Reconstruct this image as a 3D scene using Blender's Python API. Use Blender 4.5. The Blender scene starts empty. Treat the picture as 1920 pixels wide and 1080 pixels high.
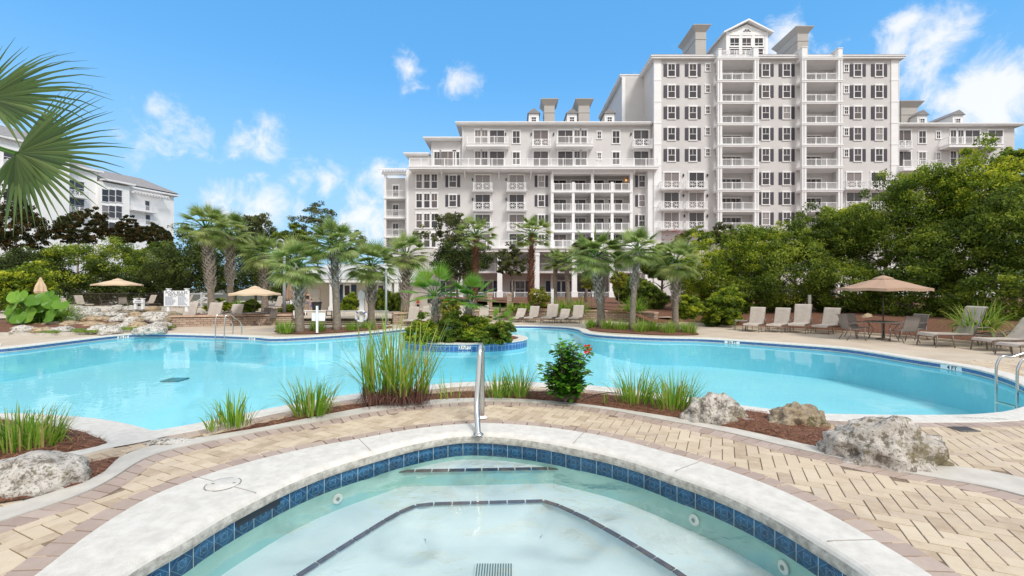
import bpy, math, random
import numpy as np
from mathutils import Vector, Matrix, noise, geometry
R = math.radians
sc = bpy.context.scene
COL = sc.collection
CAM_H = 2.1; F = 850.0

# ------------------------------------------------------------------ camera
cam = bpy.data.cameras.new('camera'); camo = bpy.data.objects.new('camera', cam); COL.objects.link(camo)
cam.sensor_width = 36; cam.lens = 36 * F / 1920; cam.clip_end = 3000; cam.clip_start = 0.05
camo.location = (0, 0, CAM_H); camo.rotation_euler = (R(90), 0, 0); sc.camera = camo

# ------------------------------------------------------------------ light
SUN_DIR = Vector((0.50, -0.80, 1.05)).normalized()
sun = bpy.data.lights.new('sun', 'SUN'); sun.energy = 2.0; sun.angle = R(14); sun.color = (1, .96, .9)
suno = bpy.data.objects.new('sun', sun); COL.objects.link(suno)
suno.rotation_euler = SUN_DIR.to_track_quat('Z', 'Y').to_euler()
sc.view_settings.view_transform = 'Standard'; sc.view_settings.look = 'None'
sc.view_settings.exposure = 0.35; sc.view_settings.gamma = 1

def pxdir(px, py):
    return Vector(((px - 960) / F, 1, (540 - py) / F)).normalized()

world = bpy.data.worlds.new('World'); sc.world = world; world.use_nodes = True
nt = world.node_tree; nt.nodes.clear()
def N(nt, t, **k):
    n = nt.nodes.new(t)
    for a, v in k.items(): setattr(n, a, v)
    return n
def setin(n, i, v): n.inputs[i].default_value = v
def mth(nt, op, a, b=None, clamp=False):
    n = N(nt, 'ShaderNodeMath', operation=op, use_clamp=clamp)
    for i, v in enumerate((a, b)):
        if v is None: continue
        if isinstance(v, (int, float)): n.inputs[i].default_value = v
        else: nt.links.new(v, n.inputs[i])
    return n.outputs[0]
def build_world():
    L = nt.links.new
    out = N(nt, 'ShaderNodeOutputWorld'); bg = N(nt, 'ShaderNodeBackground'); setin(bg, 1, 0.11)
    sky = N(nt, 'ShaderNodeTexSky', sky_type='NISHITA', sun_disc=False)
    sky.sun_elevation = math.asin(SUN_DIR.z); sky.sun_rotation = math.atan2(SUN_DIR.x, SUN_DIR.y)
    sky.air_density = 1.0; sky.dust_density = 0.2; sky.ozone_density = 2.0; sky.altitude = 0
    hs = N(nt, 'ShaderNodeHueSaturation'); setin(hs, 'Saturation', 1.18); setin(hs, 'Value', 1.95); setin(hs, 'Hue', .496)
    L(sky.outputs[0], hs.inputs['Color'])
    tc = N(nt, 'ShaderNodeTexCoord'); nrm = N(nt, 'ShaderNodeVectorMath', operation='NORMALIZE'); L(tc.outputs['Generated'], nrm.inputs[0])
    d = nrm.outputs[0]
    blobs = [(1740, 90, .105, 1.0), (1850, 180, .12, 1.1), (1700, 40, .05, .9), (1470, 75, .06, .95), (1540, 110, .06, .6),
             (290, 205, .05, .95), (300, 255, .10, .85), (365, 245, .06, .62), (490, 285, .085, .9), (480, 335, .07, .8), (560, 325, .085, .72), (620, 345, .08, .75), (500, 230, .05, .6),
             (765, 130, .065, .75), (862, 155, .065, .7), (480, 385, .12, .95), (420, 395, .09, .8), (690, 400, .12, 1.05), (725, 350, .10, .95),
             (560, 400, .06, .6), (0, 235, .09, .5), (1185, 150, .04, .4)]
    acc = None
    for x, y, r, s in blobs:
        dv = N(nt, 'ShaderNodeVectorMath', operation='DISTANCE'); L(d, dv.inputs[0]); dv.inputs[1].default_value = pxdir(x, y)
        mr = N(nt, 'ShaderNodeMapRange'); L(dv.outputs['Value'], mr.inputs[0])
        setin(mr, 1, 0); setin(mr, 2, r); setin(mr, 3, s); setin(mr, 4, 0)
        acc = mr.outputs[0] if acc is None else mth(nt, 'MAXIMUM', acc, mr.outputs[0])
    n1 = N(nt, 'ShaderNodeTexNoise'); L(d, n1.inputs['Vector']); setin(n1, 'Scale', 16); setin(n1, 'Detail', 9); setin(n1, 'Roughness', .62); setin(n1, 'Distortion', .4)
    v = mth(nt, 'ADD', mth(nt, 'MULTIPLY', acc, .62), mth(nt, 'MULTIPLY', mth(nt, 'SUBTRACT', n1.outputs[0], .5), 1.15))
    cm = N(nt, 'ShaderNodeMapRange', interpolation_type='SMOOTHSTEP'); L(v, cm.inputs[0]); setin(cm, 1, .20); setin(cm, 2, .62)
    cloud = mth(nt, 'MULTIPLY', cm.outputs[0], .88)
    # white cloud deck overhead and behind the viewer
    sep = N(nt, 'ShaderNodeSeparateXYZ'); L(d, sep.inputs[0])
    m1 = N(nt, 'ShaderNodeMapRange', interpolation_type='SMOOTHSTEP'); L(sep.outputs[2], m1.inputs[0]); setin(m1, 1, .56); setin(m1, 2, .8)
    m2 = N(nt, 'ShaderNodeMapRange', interpolation_type='SMOOTHSTEP'); L(sep.outputs[1], m2.inputs[0]); setin(m2, 1, .15); setin(m2, 2, -.2)
    ov = mth(nt, 'MULTIPLY', mth(nt, 'MAXIMUM', m1.outputs[0], m2.outputs[0]), .95)
    # pale milky band low over the horizon
    hz = N(nt, 'ShaderNodeMapRange', interpolation_type='SMOOTHSTEP'); L(sep.outputs[2], hz.inputs[0]); setin(hz, 1, .46); setin(hz, 2, -.02); setin(hz, 4, .95)
    mx0 = N(nt, 'ShaderNodeMix', data_type='RGBA'); L(hz.outputs[0], mx0.inputs[0]); mxa = N(nt, 'ShaderNodeMix', data_type='RGBA'); setin(mxa, 0, .62); L(hs.outputs[0], mxa.inputs[6]); mxa.inputs[7].default_value = (.72, 3.2, 6.6, 1); L(mxa.outputs[2], mx0.inputs[6]); mx0.inputs[7].default_value = (2.9, 4.9, 6.7, 1)
    tot = mth(nt, 'MAXIMUM', cloud, ov, True)
    mx = N(nt, 'ShaderNodeMix', data_type='RGBA'); L(tot, mx.inputs[0]); L(mx0.outputs[2], mx.inputs[6]); mx.inputs[7].default_value = (7.4, 7.4, 7.35, 1)
    L(mx.outputs[2], bg.inputs[0]); L(bg.outputs[0], out.inputs[0])
build_world()

# ------------------------------------------------------------------ helpers
def G(px, py, z=0.0):
    Y = (CAM_H - z) * F / (py - 540); return Vector(((px - 960) * Y / F, Y, z))
def AT(px, py, Y):
    return Vector(((px - 960) * Y / F, Y, CAM_H + (540 - py) * Y / F))

def mat(name, col, rough=.6, metal=0, spec=.5, bump=0, bscale=20, var=0, vscale=5, col2=None, emit=None, detail=4, coord='Object'):
    m = bpy.data.materials.new(name); m.use_nodes = True; t = m.node_tree; b = t.nodes['Principled BSDF']
    b.inputs['Base Color'].default_value = (*col, 1); b.inputs['Roughness'].default_value = rough
    b.inputs['Metallic'].default_value = metal; b.inputs['Specular IOR Level'].default_value = spec
    tc = N(t, 'ShaderNodeTexCoord')
    if var or col2:
        n = N(t, 'ShaderNodeTexNoise'); setin(n, 'Scale', vscale); setin(n, 'Detail', detail); setin(n, 'Roughness', .6); t.links.new(tc.outputs[coord], n.inputs['Vector'])
        mr = N(t, 'ShaderNodeMapRange'); t.links.new(n.outputs[0], mr.inputs[0]); setin(mr, 1, .35); setin(mr, 2, .65)
        mx = N(t, 'ShaderNodeMix', data_type='RGBA'); t.links.new(mr.outputs[0], mx.inputs[0])
        c2 = col2 if col2 else tuple(min(1, c * (1 + var)) for c in col); c1 = col if col2 else tuple(c * (1 - var) for c in col)
        mx.inputs[6].default_value = (*c1, 1); mx.inputs[7].default_value = (*c2, 1)
        t.links.new(mx.outputs[2], b.inputs['Base Color'])
    if bump:
        n = N(t, 'ShaderNodeTexNoise'); setin(n, 'Scale', bscale); setin(n, 'Detail', 6); t.links.new(tc.outputs[coord], n.inputs['Vector'])
        bp = N(t, 'ShaderNodeBump'); setin(bp, 'Strength', bump); setin(bp, 'Distance', .02); t.links.new(n.outputs[0], bp.inputs['Height'])
        t.links.new(bp.outputs[0], b.inputs['Normal'])
    return m

def leafmat(name, cols, rough=.55, trans=.48, boost=False):
    """cols: list of colours picked per leaf; vertex colour 'tint' shifts whole clumps (new growth / old growth); crowns also get lighter upward within each clump"""
    m = bpy.data.materials.new(name); m.use_nodes = True; t = m.node_tree; t.nodes.clear(); L = t.links.new
    o = N(t, 'ShaderNodeOutputMaterial'); g = N(t, 'ShaderNodeNewGeometry'); at = N(t, 'ShaderNodeAttribute', attribute_name='tint')
    oi = N(t, 'ShaderNodeObjectInfo')
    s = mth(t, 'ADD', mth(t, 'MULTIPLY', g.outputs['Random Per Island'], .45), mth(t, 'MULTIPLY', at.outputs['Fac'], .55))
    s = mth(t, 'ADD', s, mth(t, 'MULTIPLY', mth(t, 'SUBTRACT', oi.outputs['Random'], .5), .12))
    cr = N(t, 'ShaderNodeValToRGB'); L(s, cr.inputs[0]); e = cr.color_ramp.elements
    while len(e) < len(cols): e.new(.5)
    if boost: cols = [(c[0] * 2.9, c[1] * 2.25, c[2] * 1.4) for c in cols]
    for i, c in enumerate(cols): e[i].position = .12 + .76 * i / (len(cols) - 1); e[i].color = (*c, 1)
    b = N(t, 'ShaderNodeBsdfPrincipled'); setin(b, 'Roughness', rough); setin(b, 'Specular IOR Level', .35); L(cr.outputs[0], b.inputs['Base Color'])
    tr = N(t, 'ShaderNodeBsdfTranslucent'); hs = N(t, 'ShaderNodeHueSaturation'); setin(hs, 'Value', 1.3); setin(hs, 'Hue', .49); L(cr.outputs[0], hs.inputs['Color']); L(hs.outputs[0], tr.inputs[0])
    mx = N(t, 'ShaderNodeMixShader'); setin(mx, 0, trans); L(b.outputs[0], mx.inputs[1]); L(tr.outputs[0], mx.inputs[2]); L(mx.outputs[0], o.inputs[0])
    return m

def tag(o, label=None, cat=None, group=None, kind=None):
    if label: o['label'] = label
    if cat: o['category'] = cat
    if group: o['group'] = group
    if kind: o['kind'] = kind
    return o
def empty(name, loc=(0, 0, 0), rz=0, label=None, cat=None, group=None, scale=1):
    o = bpy.data.objects.new(name, None); COL.objects.link(o); o.location = loc; o.rotation_euler = (0, 0, rz)
    o.scale = (scale,) * 3 if isinstance(scale, (int, float)) else scale
    o.empty_display_size = .1
    return tag(o, label, cat, group)
KIDS = {}
def link_child(o, parent):
    o.parent = parent
    if parent is not None: KIDS.setdefault(parent.name, []).append(o)
def copy_tree(o, parent=None):
    c = o.copy(); COL.objects.link(c); c.parent = None
    if parent is not None: link_child(c, parent)
    for k in KIDS.get(o.name, []): copy_tree(k, c)
    return c
def place(o, loc, rz=0, label=None, scale=None, group=None):
    o.location = loc; o.rotation_euler = (o.rotation_euler[0], o.rotation_euler[1], rz)
    if scale is not None: o.scale = (scale,) * 3 if isinstance(scale, (int, float)) else scale
    if label: o['label'] = label
    if group: o['group'] = group
    return o

class MB:
    def __init__(s): s.v = []; s.f = []; s.t = []; s.tc = 0.5; s.m = []; s.mi = 0
    def add(s, vs, fs):
        b = len(s.v); s.v += [tuple(v) for v in vs]; s.f += [tuple(b + i for i in f) for f in fs]; s.t += [s.tc] * len(vs); s.m += [s.mi] * len(fs)
    def box(s, x0, x1, y0, y1, z0, z1):
        s.add([(x0, y0, z0), (x1, y0, z0), (x1, y1, z0), (x0, y1, z0), (x0, y0, z1), (x1, y0, z1), (x1, y1, z1), (x0, y1, z1)],
              [(0, 3, 2, 1), (4, 5, 6, 7), (0, 1, 5, 4), (1, 2, 6, 5), (2, 3, 7, 6), (3, 0, 4, 7)])
    def bar(s, a, b, w, h=None, up=Vector((0, 0, 1))):
        a = Vector(a); b = Vector(b); h = w if h is None else h; d = (b - a).normalized()
        u = Vector(up)
        if abs(d.dot(u)) > .95: u = Vector((0, 1, 0))
        x = d.cross(u).normalized() * w / 2; y = x.cross(d).normalized() * h / 2
        s.add([a - x - y, a + x - y, a + x + y, a - x + y, b - x - y, b + x - y, b + x + y, b - x + y],
              [(0, 1, 2, 3), (7, 6, 5, 4), (0, 4, 5, 1), (1, 5, 6, 2), (2, 6, 7, 3), (3, 7, 4, 0)])
    def tube(s, pts, r, n=8, cap=True):
        pts = [Vector(p) for p in pts]; k = len(pts); rs = r if isinstance(r, (list, tuple)) else [r] * k
        vs = []; fs = []; prev = None
        for i, p in enumerate(pts):
            d = (pts[min(i + 1, k - 1)] - pts[max(i - 1, 0)]).normalized()
            if prev is None: x = d.orthogonal().normalized()
            else: x = (prev - d * prev.dot(d)).normalized()
            prev = x; y = d.cross(x)
            for j in range(n):
                a = 2 * math.pi * j / n; vs.append(p + (x * math.cos(a) + y * math.sin(a)) * rs[i])
        for i in range(k - 1):
            for j in range(n): fs.append((i * n + j, i * n + (j + 1) % n, (i + 1) * n + (j + 1) % n, (i + 1) * n + j))
        if cap: fs.append(tuple(range(n))[::-1]); fs.append(tuple((k - 1) * n + j for j in range(n)))
        s.add(vs, fs)
    def lathe(s, prof, n=16, c=(0, 0, 0)):
        vs = []; fs = []; k = len(prof)
        for r, z in prof:
            for j in range(n):
                a = 2 * math.pi * j / n; vs.append((c[0] + r * math.cos(a), c[1] + r * math.sin(a), c[2] + z))
        for i in range(k - 1):
            for j in range(n): fs.append((i * n + j, i * n + (j + 1) % n, (i + 1) * n + (j + 1) % n, (i + 1) * n + j))
        fs.append(tuple(range(n))[::-1]); fs.append(tuple((k - 1) * n + j for j in range(n)))
        s.add(vs, fs)
    def prism(s, poly, z0, z1):
        n = len(poly); vs = [(p[0], p[1], z0) for p in poly] + [(p[0], p[1], z1) for p in poly]
        s.add(vs, [tuple(range(n))[::-1], tuple(range(n, 2 * n))] + [(i, (i + 1) % n, n + (i + 1) % n, n + i) for i in range(n)])
    def prism_y(s, poly, y0, y1):   # poly in x,z
        n = len(poly); vs = [(p[0], y0, p[1]) for p in poly] + [(p[0], y1, p[1]) for p in poly]
        s.add(vs, [tuple(range(n)), tuple(range(n, 2 * n))[::-1]] + [(i, n + i, n + (i + 1) % n, (i + 1) % n) for i in range(n)])
    def build(s, name, m=None, parent=None, smooth=False, off=None, tint=False):
        me = bpy.data.meshes.new(name)
        v = s.v
        if off is not None: v = [(a - off[0], b - off[1], c - off[2]) for a, b, c in v]
        me.from_pydata(v, [], s.f)
        if smooth: me.polygons.foreach_set('use_smooth', [True] * len(me.polygons))
        for mm in (m if isinstance(m, (list, tuple)) else [m]):
            if mm: me.materials.append(mm)
        if any(s.m): me.polygons.foreach_set('material_index', s.m)
        if tint:
            a = me.color_attributes.new('tint', 'FLOAT_COLOR', 'POINT')
            a.data.foreach_set('color', np.repeat(np.array(s.t, 'f'), 4))
        o = bpy.data.objects.new(name, me); COL.objects.link(o); link_child(o, parent)
        return o

def mesh_np(name, V, nq, m, parent=None, tint=None, k=4):
    """V: (nq*k,3) array of k-gon soup"""
    me = bpy.data.meshes.new(name); nv = len(V)
    me.vertices.add(nv); me.vertices.foreach_set('co', V.astype('f').ravel())
    me.loops.add(nv); me.loops.foreach_set('vertex_index', np.arange(nv, dtype='i'))
    me.polygons.add(nq); me.polygons.foreach_set('loop_start', np.arange(0, nv, k, dtype='i')); me.polygons.foreach_set('loop_total', np.full(nq, k, 'i'))
    me.update(); me.validate()
    me.materials.append(m)
    if tint is not None:
        a = me.color_attributes.new('tint', 'FLOAT_COLOR', 'POINT'); a.data.foreach_set('color', np.repeat(tint.astype('f'), 4))
    o = bpy.data.objects.new(name, me); COL.objects.link(o); link_child(o, parent); return o

def catmull(P, n=8, closed=False):
    P = [Vector(p) for p in P]; out = []; k = len(P)
    rng = range(k if closed else k - 1)
    for i in rng:
        if closed: p0, p1, p2, p3 = P[i - 1], P[i], P[(i + 1) % k], P[(i + 2) % k]
        else: p0, p1, p2, p3 = P[max(i - 1, 0)], P[i], P[i + 1], P[min(i + 2, k - 1)]
        for j in range(n):
            t = j / n
            out.append(.5 * ((2 * p1) + (p2 - p0) * t + (2 * p0 - 5 * p1 + 4 * p2 - p3) * t * t + (3 * p1 - p0 - 3 * p2 + p3) * t ** 3))
    if not closed: out.append(P[-1])
    return out
def resample(P, step, closed=True):
    P = [Vector(p[:2]) for p in P]; Q = P + [P[0]] if closed else P
    d = [0]
    for a, b in zip(Q, Q[1:]): d.append(d[-1] + (b - a).length)
    n = max(3, int(d[-1] / step)); out = []; j = 0
    for i in range(n if closed else n + 1):
        t = d[-1] * i / n
        while j < len(Q) - 2 and d[j + 1] < t: j += 1
        l = d[j + 1] - d[j]; out.append(Q[j].lerp(Q[j + 1], (t - d[j]) / l if l > 1e-9 else 0))
    return out
def area(P): return .5 * sum(a[0] * b[1] - b[0] * a[1] for a, b in zip(P, P[1:] + P[:1]))
def offset(P, d):          # d>0 outward for ccw closed polygon
    n = len(P); out = []
    for i in range(n):
        a, b, c = P[i - 1], P[i], P[(i + 1) % n]
        t = ((b - a).normalized() + (c - b).normalized())
        t = t.normalized() if t.length > 1e-6 else (c - b).normalized()
        out.append(Vector((b.x + t.y * d, b.y - t.x * d)))
    return out
def inside(p, P):
    x, y = p[0], p[1]; c = False; j = len(P) - 1
    for i in range(len(P)):
        if (P[i][1] > y) != (P[j][1] > y) and x < (P[j][0] - P[i][0]) * (y - P[i][1]) / (P[j][1] - P[i][1]) + P[i][0]: c = not c
        j = i
    return c
def ring_sweep(mb, P, prof, closed=True):
    n = len(P); rows = []
    for off, z in prof:
        Q = offset(P, off) if abs(off) > 1e-6 else P
        rows.append([(q[0], q[1], z) for q in Q])
    vs = [v for r in rows for v in r]; fs = []
    for i in range(len(prof) - 1):
        for j in range(n if closed else n - 1):
            fs.append((i * n + j, i * n + (j + 1) % n, (i + 1) * n + (j + 1) % n, (i + 1) * n + j))
    mb.add(vs, fs)
def fill_poly(loops, zf=0.0, extra=None, keep=None):
    """triangulate outer loop with hole loops; returns verts, faces"""
    vs = []; es = []
    for lp in loops:
        b = len(vs); vs += [Vector(p[:2]) for p in lp]; es += [(b + i, b + (i + 1) % len(lp)) for i in range(len(lp))]
    if extra: vs += [Vector(p[:2]) for p in extra]
    r = geometry.delaunay_2d_cdt(vs, es, [], 0, 1e-5)
    ov, of = r[0], r[2]; fs = []
    for f in of:
        c = sum((ov[i] for i in f), Vector((0, 0))) / len(f)
        if inside(c, loops[0]) and not any(inside(c, h) for h in loops[1:]): fs.append(f)
    z = zf if callable(zf) else (lambda x, y: zf)
    return [(v.x, v.y, z(v.x, v.y)) for v in ov], fs

# ------------------------------------------------------------------ materials
def siding(name, col, spacing=.2):
    m = mat(name, col, .7, var=.045, vscale=.35, detail=8); t = m.node_tree; b = t.nodes['Principled BSDF']
    tc = N(t, 'ShaderNodeTexCoord'); sp = N(t, 'ShaderNodeSeparateXYZ'); t.links.new(tc.outputs['Object'], sp.inputs[0])
    fr = mth(t, 'FRACT', mth(t, 'DIVIDE', sp.outputs[2], spacing))
    bp = N(t, 'ShaderNodeBump'); setin(bp, 'Strength', .5); setin(bp, 'Distance', .02); t.links.new(fr, bp.inputs['Height']); t.links.new(bp.outputs[0], b.inputs['Normal'])
    return m
M = {}
M['wall'] = siding('wall_siding', (.625, .60, .592)); M['wall_white'] = siding('white_siding', (.88, .87, .86)); M['trim'] = mat('white_trim', (.82, .81, .81), .5, var=.03, vscale=1)
M['roof'] = mat('grey_shingle', (.27, .26, .265), .85, var=.15, vscale=3, bump=.3, bscale=12)
M['chim'] = siding('chimney_siding', (.46, .43, .40), .25)
M['shutter'] = mat('dark_shutter', (.062, .054, .072), .55); M['navy'] = mat('navy_shutter', (.02, .045, .09), .5)
def panemat():
    m = bpy.data.materials.new('window_glass'); m.use_nodes = True; t = m.node_tree; b = t.nodes['Principled BSDF']; L = t.links.new
    oi = N(t, 'ShaderNodeObjectInfo'); tc = N(t, 'ShaderNodeTexCoord'); n = N(t, 'ShaderNodeTexNoise'); setin(n, 'Scale', .7); L(tc.outputs['Object'], n.inputs['Vector'])
    cr = N(t, 'ShaderNodeValToRGB'); L(oi.outputs['Random'], cr.inputs[0]); e = cr.color_ramp.elements
    e[0].position = 0; e[0].color = (.035, .03, .034, 1); e[1].position = 1; e[1].color = (.30, .27, .26, 1)
    x = e.new(.72); x.color = (.075, .06, .062, 1); y = e.new(.88); y.color = (.20, .165, .155, 1)
    L(cr.outputs[0], b.inputs['Base Color']); setin(b, 'Roughness', .12); b.inputs['Specular IOR Level'].default_value = .6
    return m
M['glass'] = panemat()
M['coping'] = mat('coping_stone', (.61, .58, .53), .75, bump=.45, bscale=140, col2=(.73, .70, .65), vscale=9, detail=8)
M['kerb'] = mat('kerb_concrete', (.50, .465, .415), .85, bump=.2, bscale=90, col2=(.60, .565, .51), vscale=4, detail=8)
M['deck'] = mat('deck_concrete', (.47, .385, .295), .85, bump=.12, bscale=40, col2=(.585, .495, .39), vscale=.9, detail=8)
M['grout'] = mat('grout_sand', (.22, .165, .115), .95, var=.25, vscale=30)
M['mulch'] = mat('red_mulch', (.10, .040, .022), .95, bump=1.0, bscale=55, col2=(.235, .105, .06), vscale=22, detail=8)
M['straw'] = mat('pine_straw', (.27, .125, .07), .8, var=.35, vscale=9)
M['soil'] = mat('garden_ground', (.05, .06, .03), .95, col2=(.12, .09, .055), vscale=.6, bump=.4, bscale=12)
M['metal'] = mat('brushed_steel', (.62, .61, .59), .22, metal=1, bump=.05, bscale=200)
M['whitepaint'] = mat('white_paint', (.82, .82, .83), .45)
M['bark'] = mat('grey_bark', (.16, .125, .095), .95, bump=.9, bscale=16, col2=(.27, .225, .18), vscale=7)
M['boots'] = mat('palm_boots', (.26, .215, .175), .95, bump=.7, bscale=26, col2=(.50, .45, .40), vscale=6)
M['redbark'] = mat('red_palm_bark', (.085, .032, .018), .95, bump=.9, bscale=22, col2=(.20, .085, .05), vscale=14)
def rockmat(name, a, b_, moss=None):
    m = mat(name, a, .95, bump=1.0, bscale=7, col2=b_, vscale=5.5, detail=12); t = m.node_tree; b = t.nodes['Principled BSDF']; L = t.links.new
    tc = N(t, 'ShaderNodeTexCoord'); v = N(t, 'ShaderNodeTexVoronoi'); setin(v, 'Scale', 20); L(tc.outputs['Object'], v.inputs['Vector'])
    n2 = N(t, 'ShaderNodeTexNoise'); setin(n2, 'Scale', 9); setin(n2, 'Detail', 10); setin(n2, 'Roughness', .75); L(tc.outputs['Object'], n2.inputs['Vector'])
    pit = N(t, 'ShaderNodeMapRange'); L(n2.outputs[0], pit.inputs[0]); setin(pit, 1, .42); setin(pit, 2, .50); nf = N(t, 'ShaderNodeTexNoise'); setin(nf, 'Scale', 34); setin(nf, 'Detail', 6); setin(nf, 'Roughness', .7); L(tc.outputs['Object'], nf.inputs['Vector']); pf = N(t, 'ShaderNodeMapRange'); L(nf.outputs[0], pf.inputs[0]); setin(pf, 1, .36); setin(pf, 2, .47); pitm = mth(t, 'MULTIPLY', pit.outputs[0], pf.outputs[0])
    src = b.inputs['Base Color'].links[0].from_socket
    mx = N(t, 'ShaderNodeMix', data_type='RGBA'); L(pitm, mx.inputs[0]); mx.inputs[6].default_value = (.17, .145, .115, 1); L(src, mx.inputs[7])
    last = mx.outputs[2]
    if moss:
        n = N(t, 'ShaderNodeTexNoise'); setin(n, 'Scale', 2.6); setin(n, 'Detail', 9); setin(n, 'Roughness', .7); L(tc.outputs['Object'], n.inputs['Vector'])
        mr = N(t, 'ShaderNodeMapRange'); L(n.outputs[0], mr.inputs[0]); setin(mr, 1, moss[1]); setin(mr, 2, moss[1] + .07); setin(mr, 4, .85)
        m2 = N(t, 'ShaderNodeMix', data_type='RGBA'); L(mr.outputs[0], m2.inputs[0]); L(last, m2.inputs[6]); m2.inputs[7].default_value = (*moss[0], 1); last = m2.outputs[2]
    L(last, b.inputs['Base Color'])
    bp = N(t, 'ShaderNodeBump'); setin(bp, 'Strength', .9); setin(bp, 'Distance', .03); L(n2.outputs[0], bp.inputs['Height'])
    old = b.inputs['Normal'].links[0].from_socket; L(old, bp.inputs['Normal']); L(bp.outputs[0], b.inputs['Normal'])
    return m
M['rock_grey'] = rockmat('lichen_limestone', (.40, .36, .31), (.66, .62, .57), ((.15, .12, .05), .53))
M['rock_moss'] = rockmat('mossy_limestone', (.42, .385, .34), (.68, .64, .59), ((.12, .11, .02), .585))
M['rock_white'] = rockmat('white_limestone', (.52, .48, .43), (.72, .69, .64), ((.18, .15, .05), .60))
M['rock_ochre'] = rockmat('ochre_limestone', (.40, .27, .14), (.58, .45, .30), ((.17, .16, .05), .58))
M['rock_brown'] = rockmat('brown_limestone', (.30, .22, .13), (.46, .38, .27), ((.08, .075, .02), .55))

def brickmat():
    m = bpy.data.materials.new('paver_brick'); m.use_nodes = True; t = m.node_tree; b = t.nodes['Principled BSDF']; L = t.links.new
    g = N(t, 'ShaderNodeNewGeometry'); tc = N(t, 'ShaderNodeTexCoord'); at = N(t, 'ShaderNodeAttribute', attribute_name='tint')
    n = N(t, 'ShaderNodeTexNoise'); setin(n, 'Scale', 7); setin(n, 'Detail', 9); setin(n, 'Roughness', .7); L(tc.outputs['Object'], n.inputs['Vector'])
    s = mth(t, 'ADD', mth(t, 'MULTIPLY', g.outputs['Random Per Island'], .6), mth(t, 'MULTIPLY', mth(t, 'SUBTRACT', n.outputs[0], .3), .9))
    c1 = N(t, 'ShaderNodeValToRGB'); L(s, c1.inputs[0]); e = c1.color_ramp.elements; e[0].position = .1; e[0].color = (.41, .31, .215, 1); e[1].position = .9; e[1].color = (.64, .535, .40, 1); x = e.new(.4); x.color = (.565, .455, .33, 1)
    c2 = N(t, 'ShaderNodeValToRGB'); L(s, c2.inputs[0]); e = c2.color_ramp.elements; e[0].position = .1; e[0].color = (.34, .255, .215, 1); e[1].position = .9; e[1].color = (.50, .40, .34, 1)
    mx = N(t, 'ShaderNodeMix', data_type='RGBA'); L(at.outputs['Fac'], mx.inputs[0]); L(c1.outputs[0], mx.inputs[6]); L(c2.outputs[0], mx.inputs[7])
    n3 = N(t, 'ShaderNodeTexNoise'); setin(n3, 'Scale', 1.3); setin(n3, 'Detail', 8); setin(n3, 'Roughness', .7); L(tc.outputs['Object'], n3.inputs['Vector'])
    sr = N(t, 'ShaderNodeMapRange'); L(n3.outputs[0], sr.inputs[0]); setin(sr, 1, .48); setin(sr, 2, .72); setin(sr, 4, .5)
    ms = N(t, 'ShaderNodeMix', data_type='RGBA'); L(sr.outputs[0], ms.inputs[0]); L(mx.outputs[2], ms.inputs[6]); ms.inputs[7].default_value = (.36, .27, .20, 1); L(ms.outputs[2], b.inputs['Base Color'])
    setin(b, 'Roughness', .85)
    n2 = N(t, 'ShaderNodeTexNoise'); setin(n2, 'Scale', 90); setin(n2, 'Detail', 5); L(tc.outputs['Object'], n2.inputs['Vector'])
    bp = N(t, 'ShaderNodeBump'); setin(bp, 'Strength', .3); setin(bp, 'Distance', .01); L(n2.outputs[0], bp.inputs['Height']); L(bp.outputs[0], b.inputs['Normal'])
    return m
M['brick'] = brickmat()

def watermat(name, tint, bscale, bstr, refl=1.0, churn=False, stretch=(1, 1, 1)):
    m = bpy.data.materials.new(name); m.use_nodes = True; t = m.node_tree; t.nodes.clear(); L = t.links.new
    o = N(t, 'ShaderNodeOutputMaterial'); tr = N(t, 'ShaderNodeBsdfTransparent'); tr.inputs[0].default_value = (*tint, 1)
    gl = N(t, 'ShaderNodeBsdfGlossy'); setin(gl, 'Roughness', .02)
    fr = N(t, 'ShaderNodeFresnel'); setin(fr, 'IOR', 1.33)
    tc = N(t, 'ShaderNodeTexCoord'); mp = N(t, 'ShaderNodeMapping'); mp.inputs['Scale'].default_value = stretch; L(tc.outputs['Object'], mp.inputs[0])
    n = N(t, 'ShaderNodeTexNoise'); setin(n, 'Scale', bscale); setin(n, 'Detail', 3); setin(n, 'Distortion', .6); L(mp.outputs[0], n.inputs['Vector'])
    n2 = N(t, 'ShaderNodeTexNoise'); setin(n2, 'Scale', bscale * .22); setin(n2, 'Detail', 2); L(mp.outputs[0], n2.inputs['Vector'])
    h = mth(t, 'ADD', mth(t, 'MULTIPLY', n.outputs[0], .25), mth(t, 'MULTIPLY', n2.outputs[0], .8))
    if churn:   # jets stir parts of the surface, the rest lies calm
        n4 = N(t, 'ShaderNodeTexNoise'); setin(n4, 'Scale', 1.1); setin(n4, 'Detail', 1); L(tc.outputs['Object'], n4.inputs['Vector'])
        mk = N(t, 'ShaderNodeMapRange', interpolation_type='SMOOTHSTEP'); L(n4.outputs[0], mk.inputs[0]); setin(mk, 1, .42); setin(mk, 2, .62); setin(mk, 3, .18)
        h = mth(t, 'MULTIPLY', h, mk.outputs[0])
    bp = N(t, 'ShaderNodeBump'); setin(bp, 'Strength', bstr); setin(bp, 'Distance', .1); L(h, bp.inputs['Height'])
    for x in (gl, fr): L(bp.outputs[0], x.inputs['Normal'])
    mx = N(t, 'ShaderNodeMixShader'); L(mth(t, 'MULTIPLY', fr.outputs[0], refl, True), mx.inputs[0]); L(tr.outputs[0], mx.inputs[1]); L(gl.outputs[0], mx.inputs[2]); L(mx.outputs[0], o.inputs[0])
    return m
M['water'] = watermat('pool_water_surface', (.84, .965, .985), 3.2, .10, .72)
M['spawater'] = watermat('spa_water_surface', (.93, .975, .97), 9.0, .55, 1.7, True)
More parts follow.
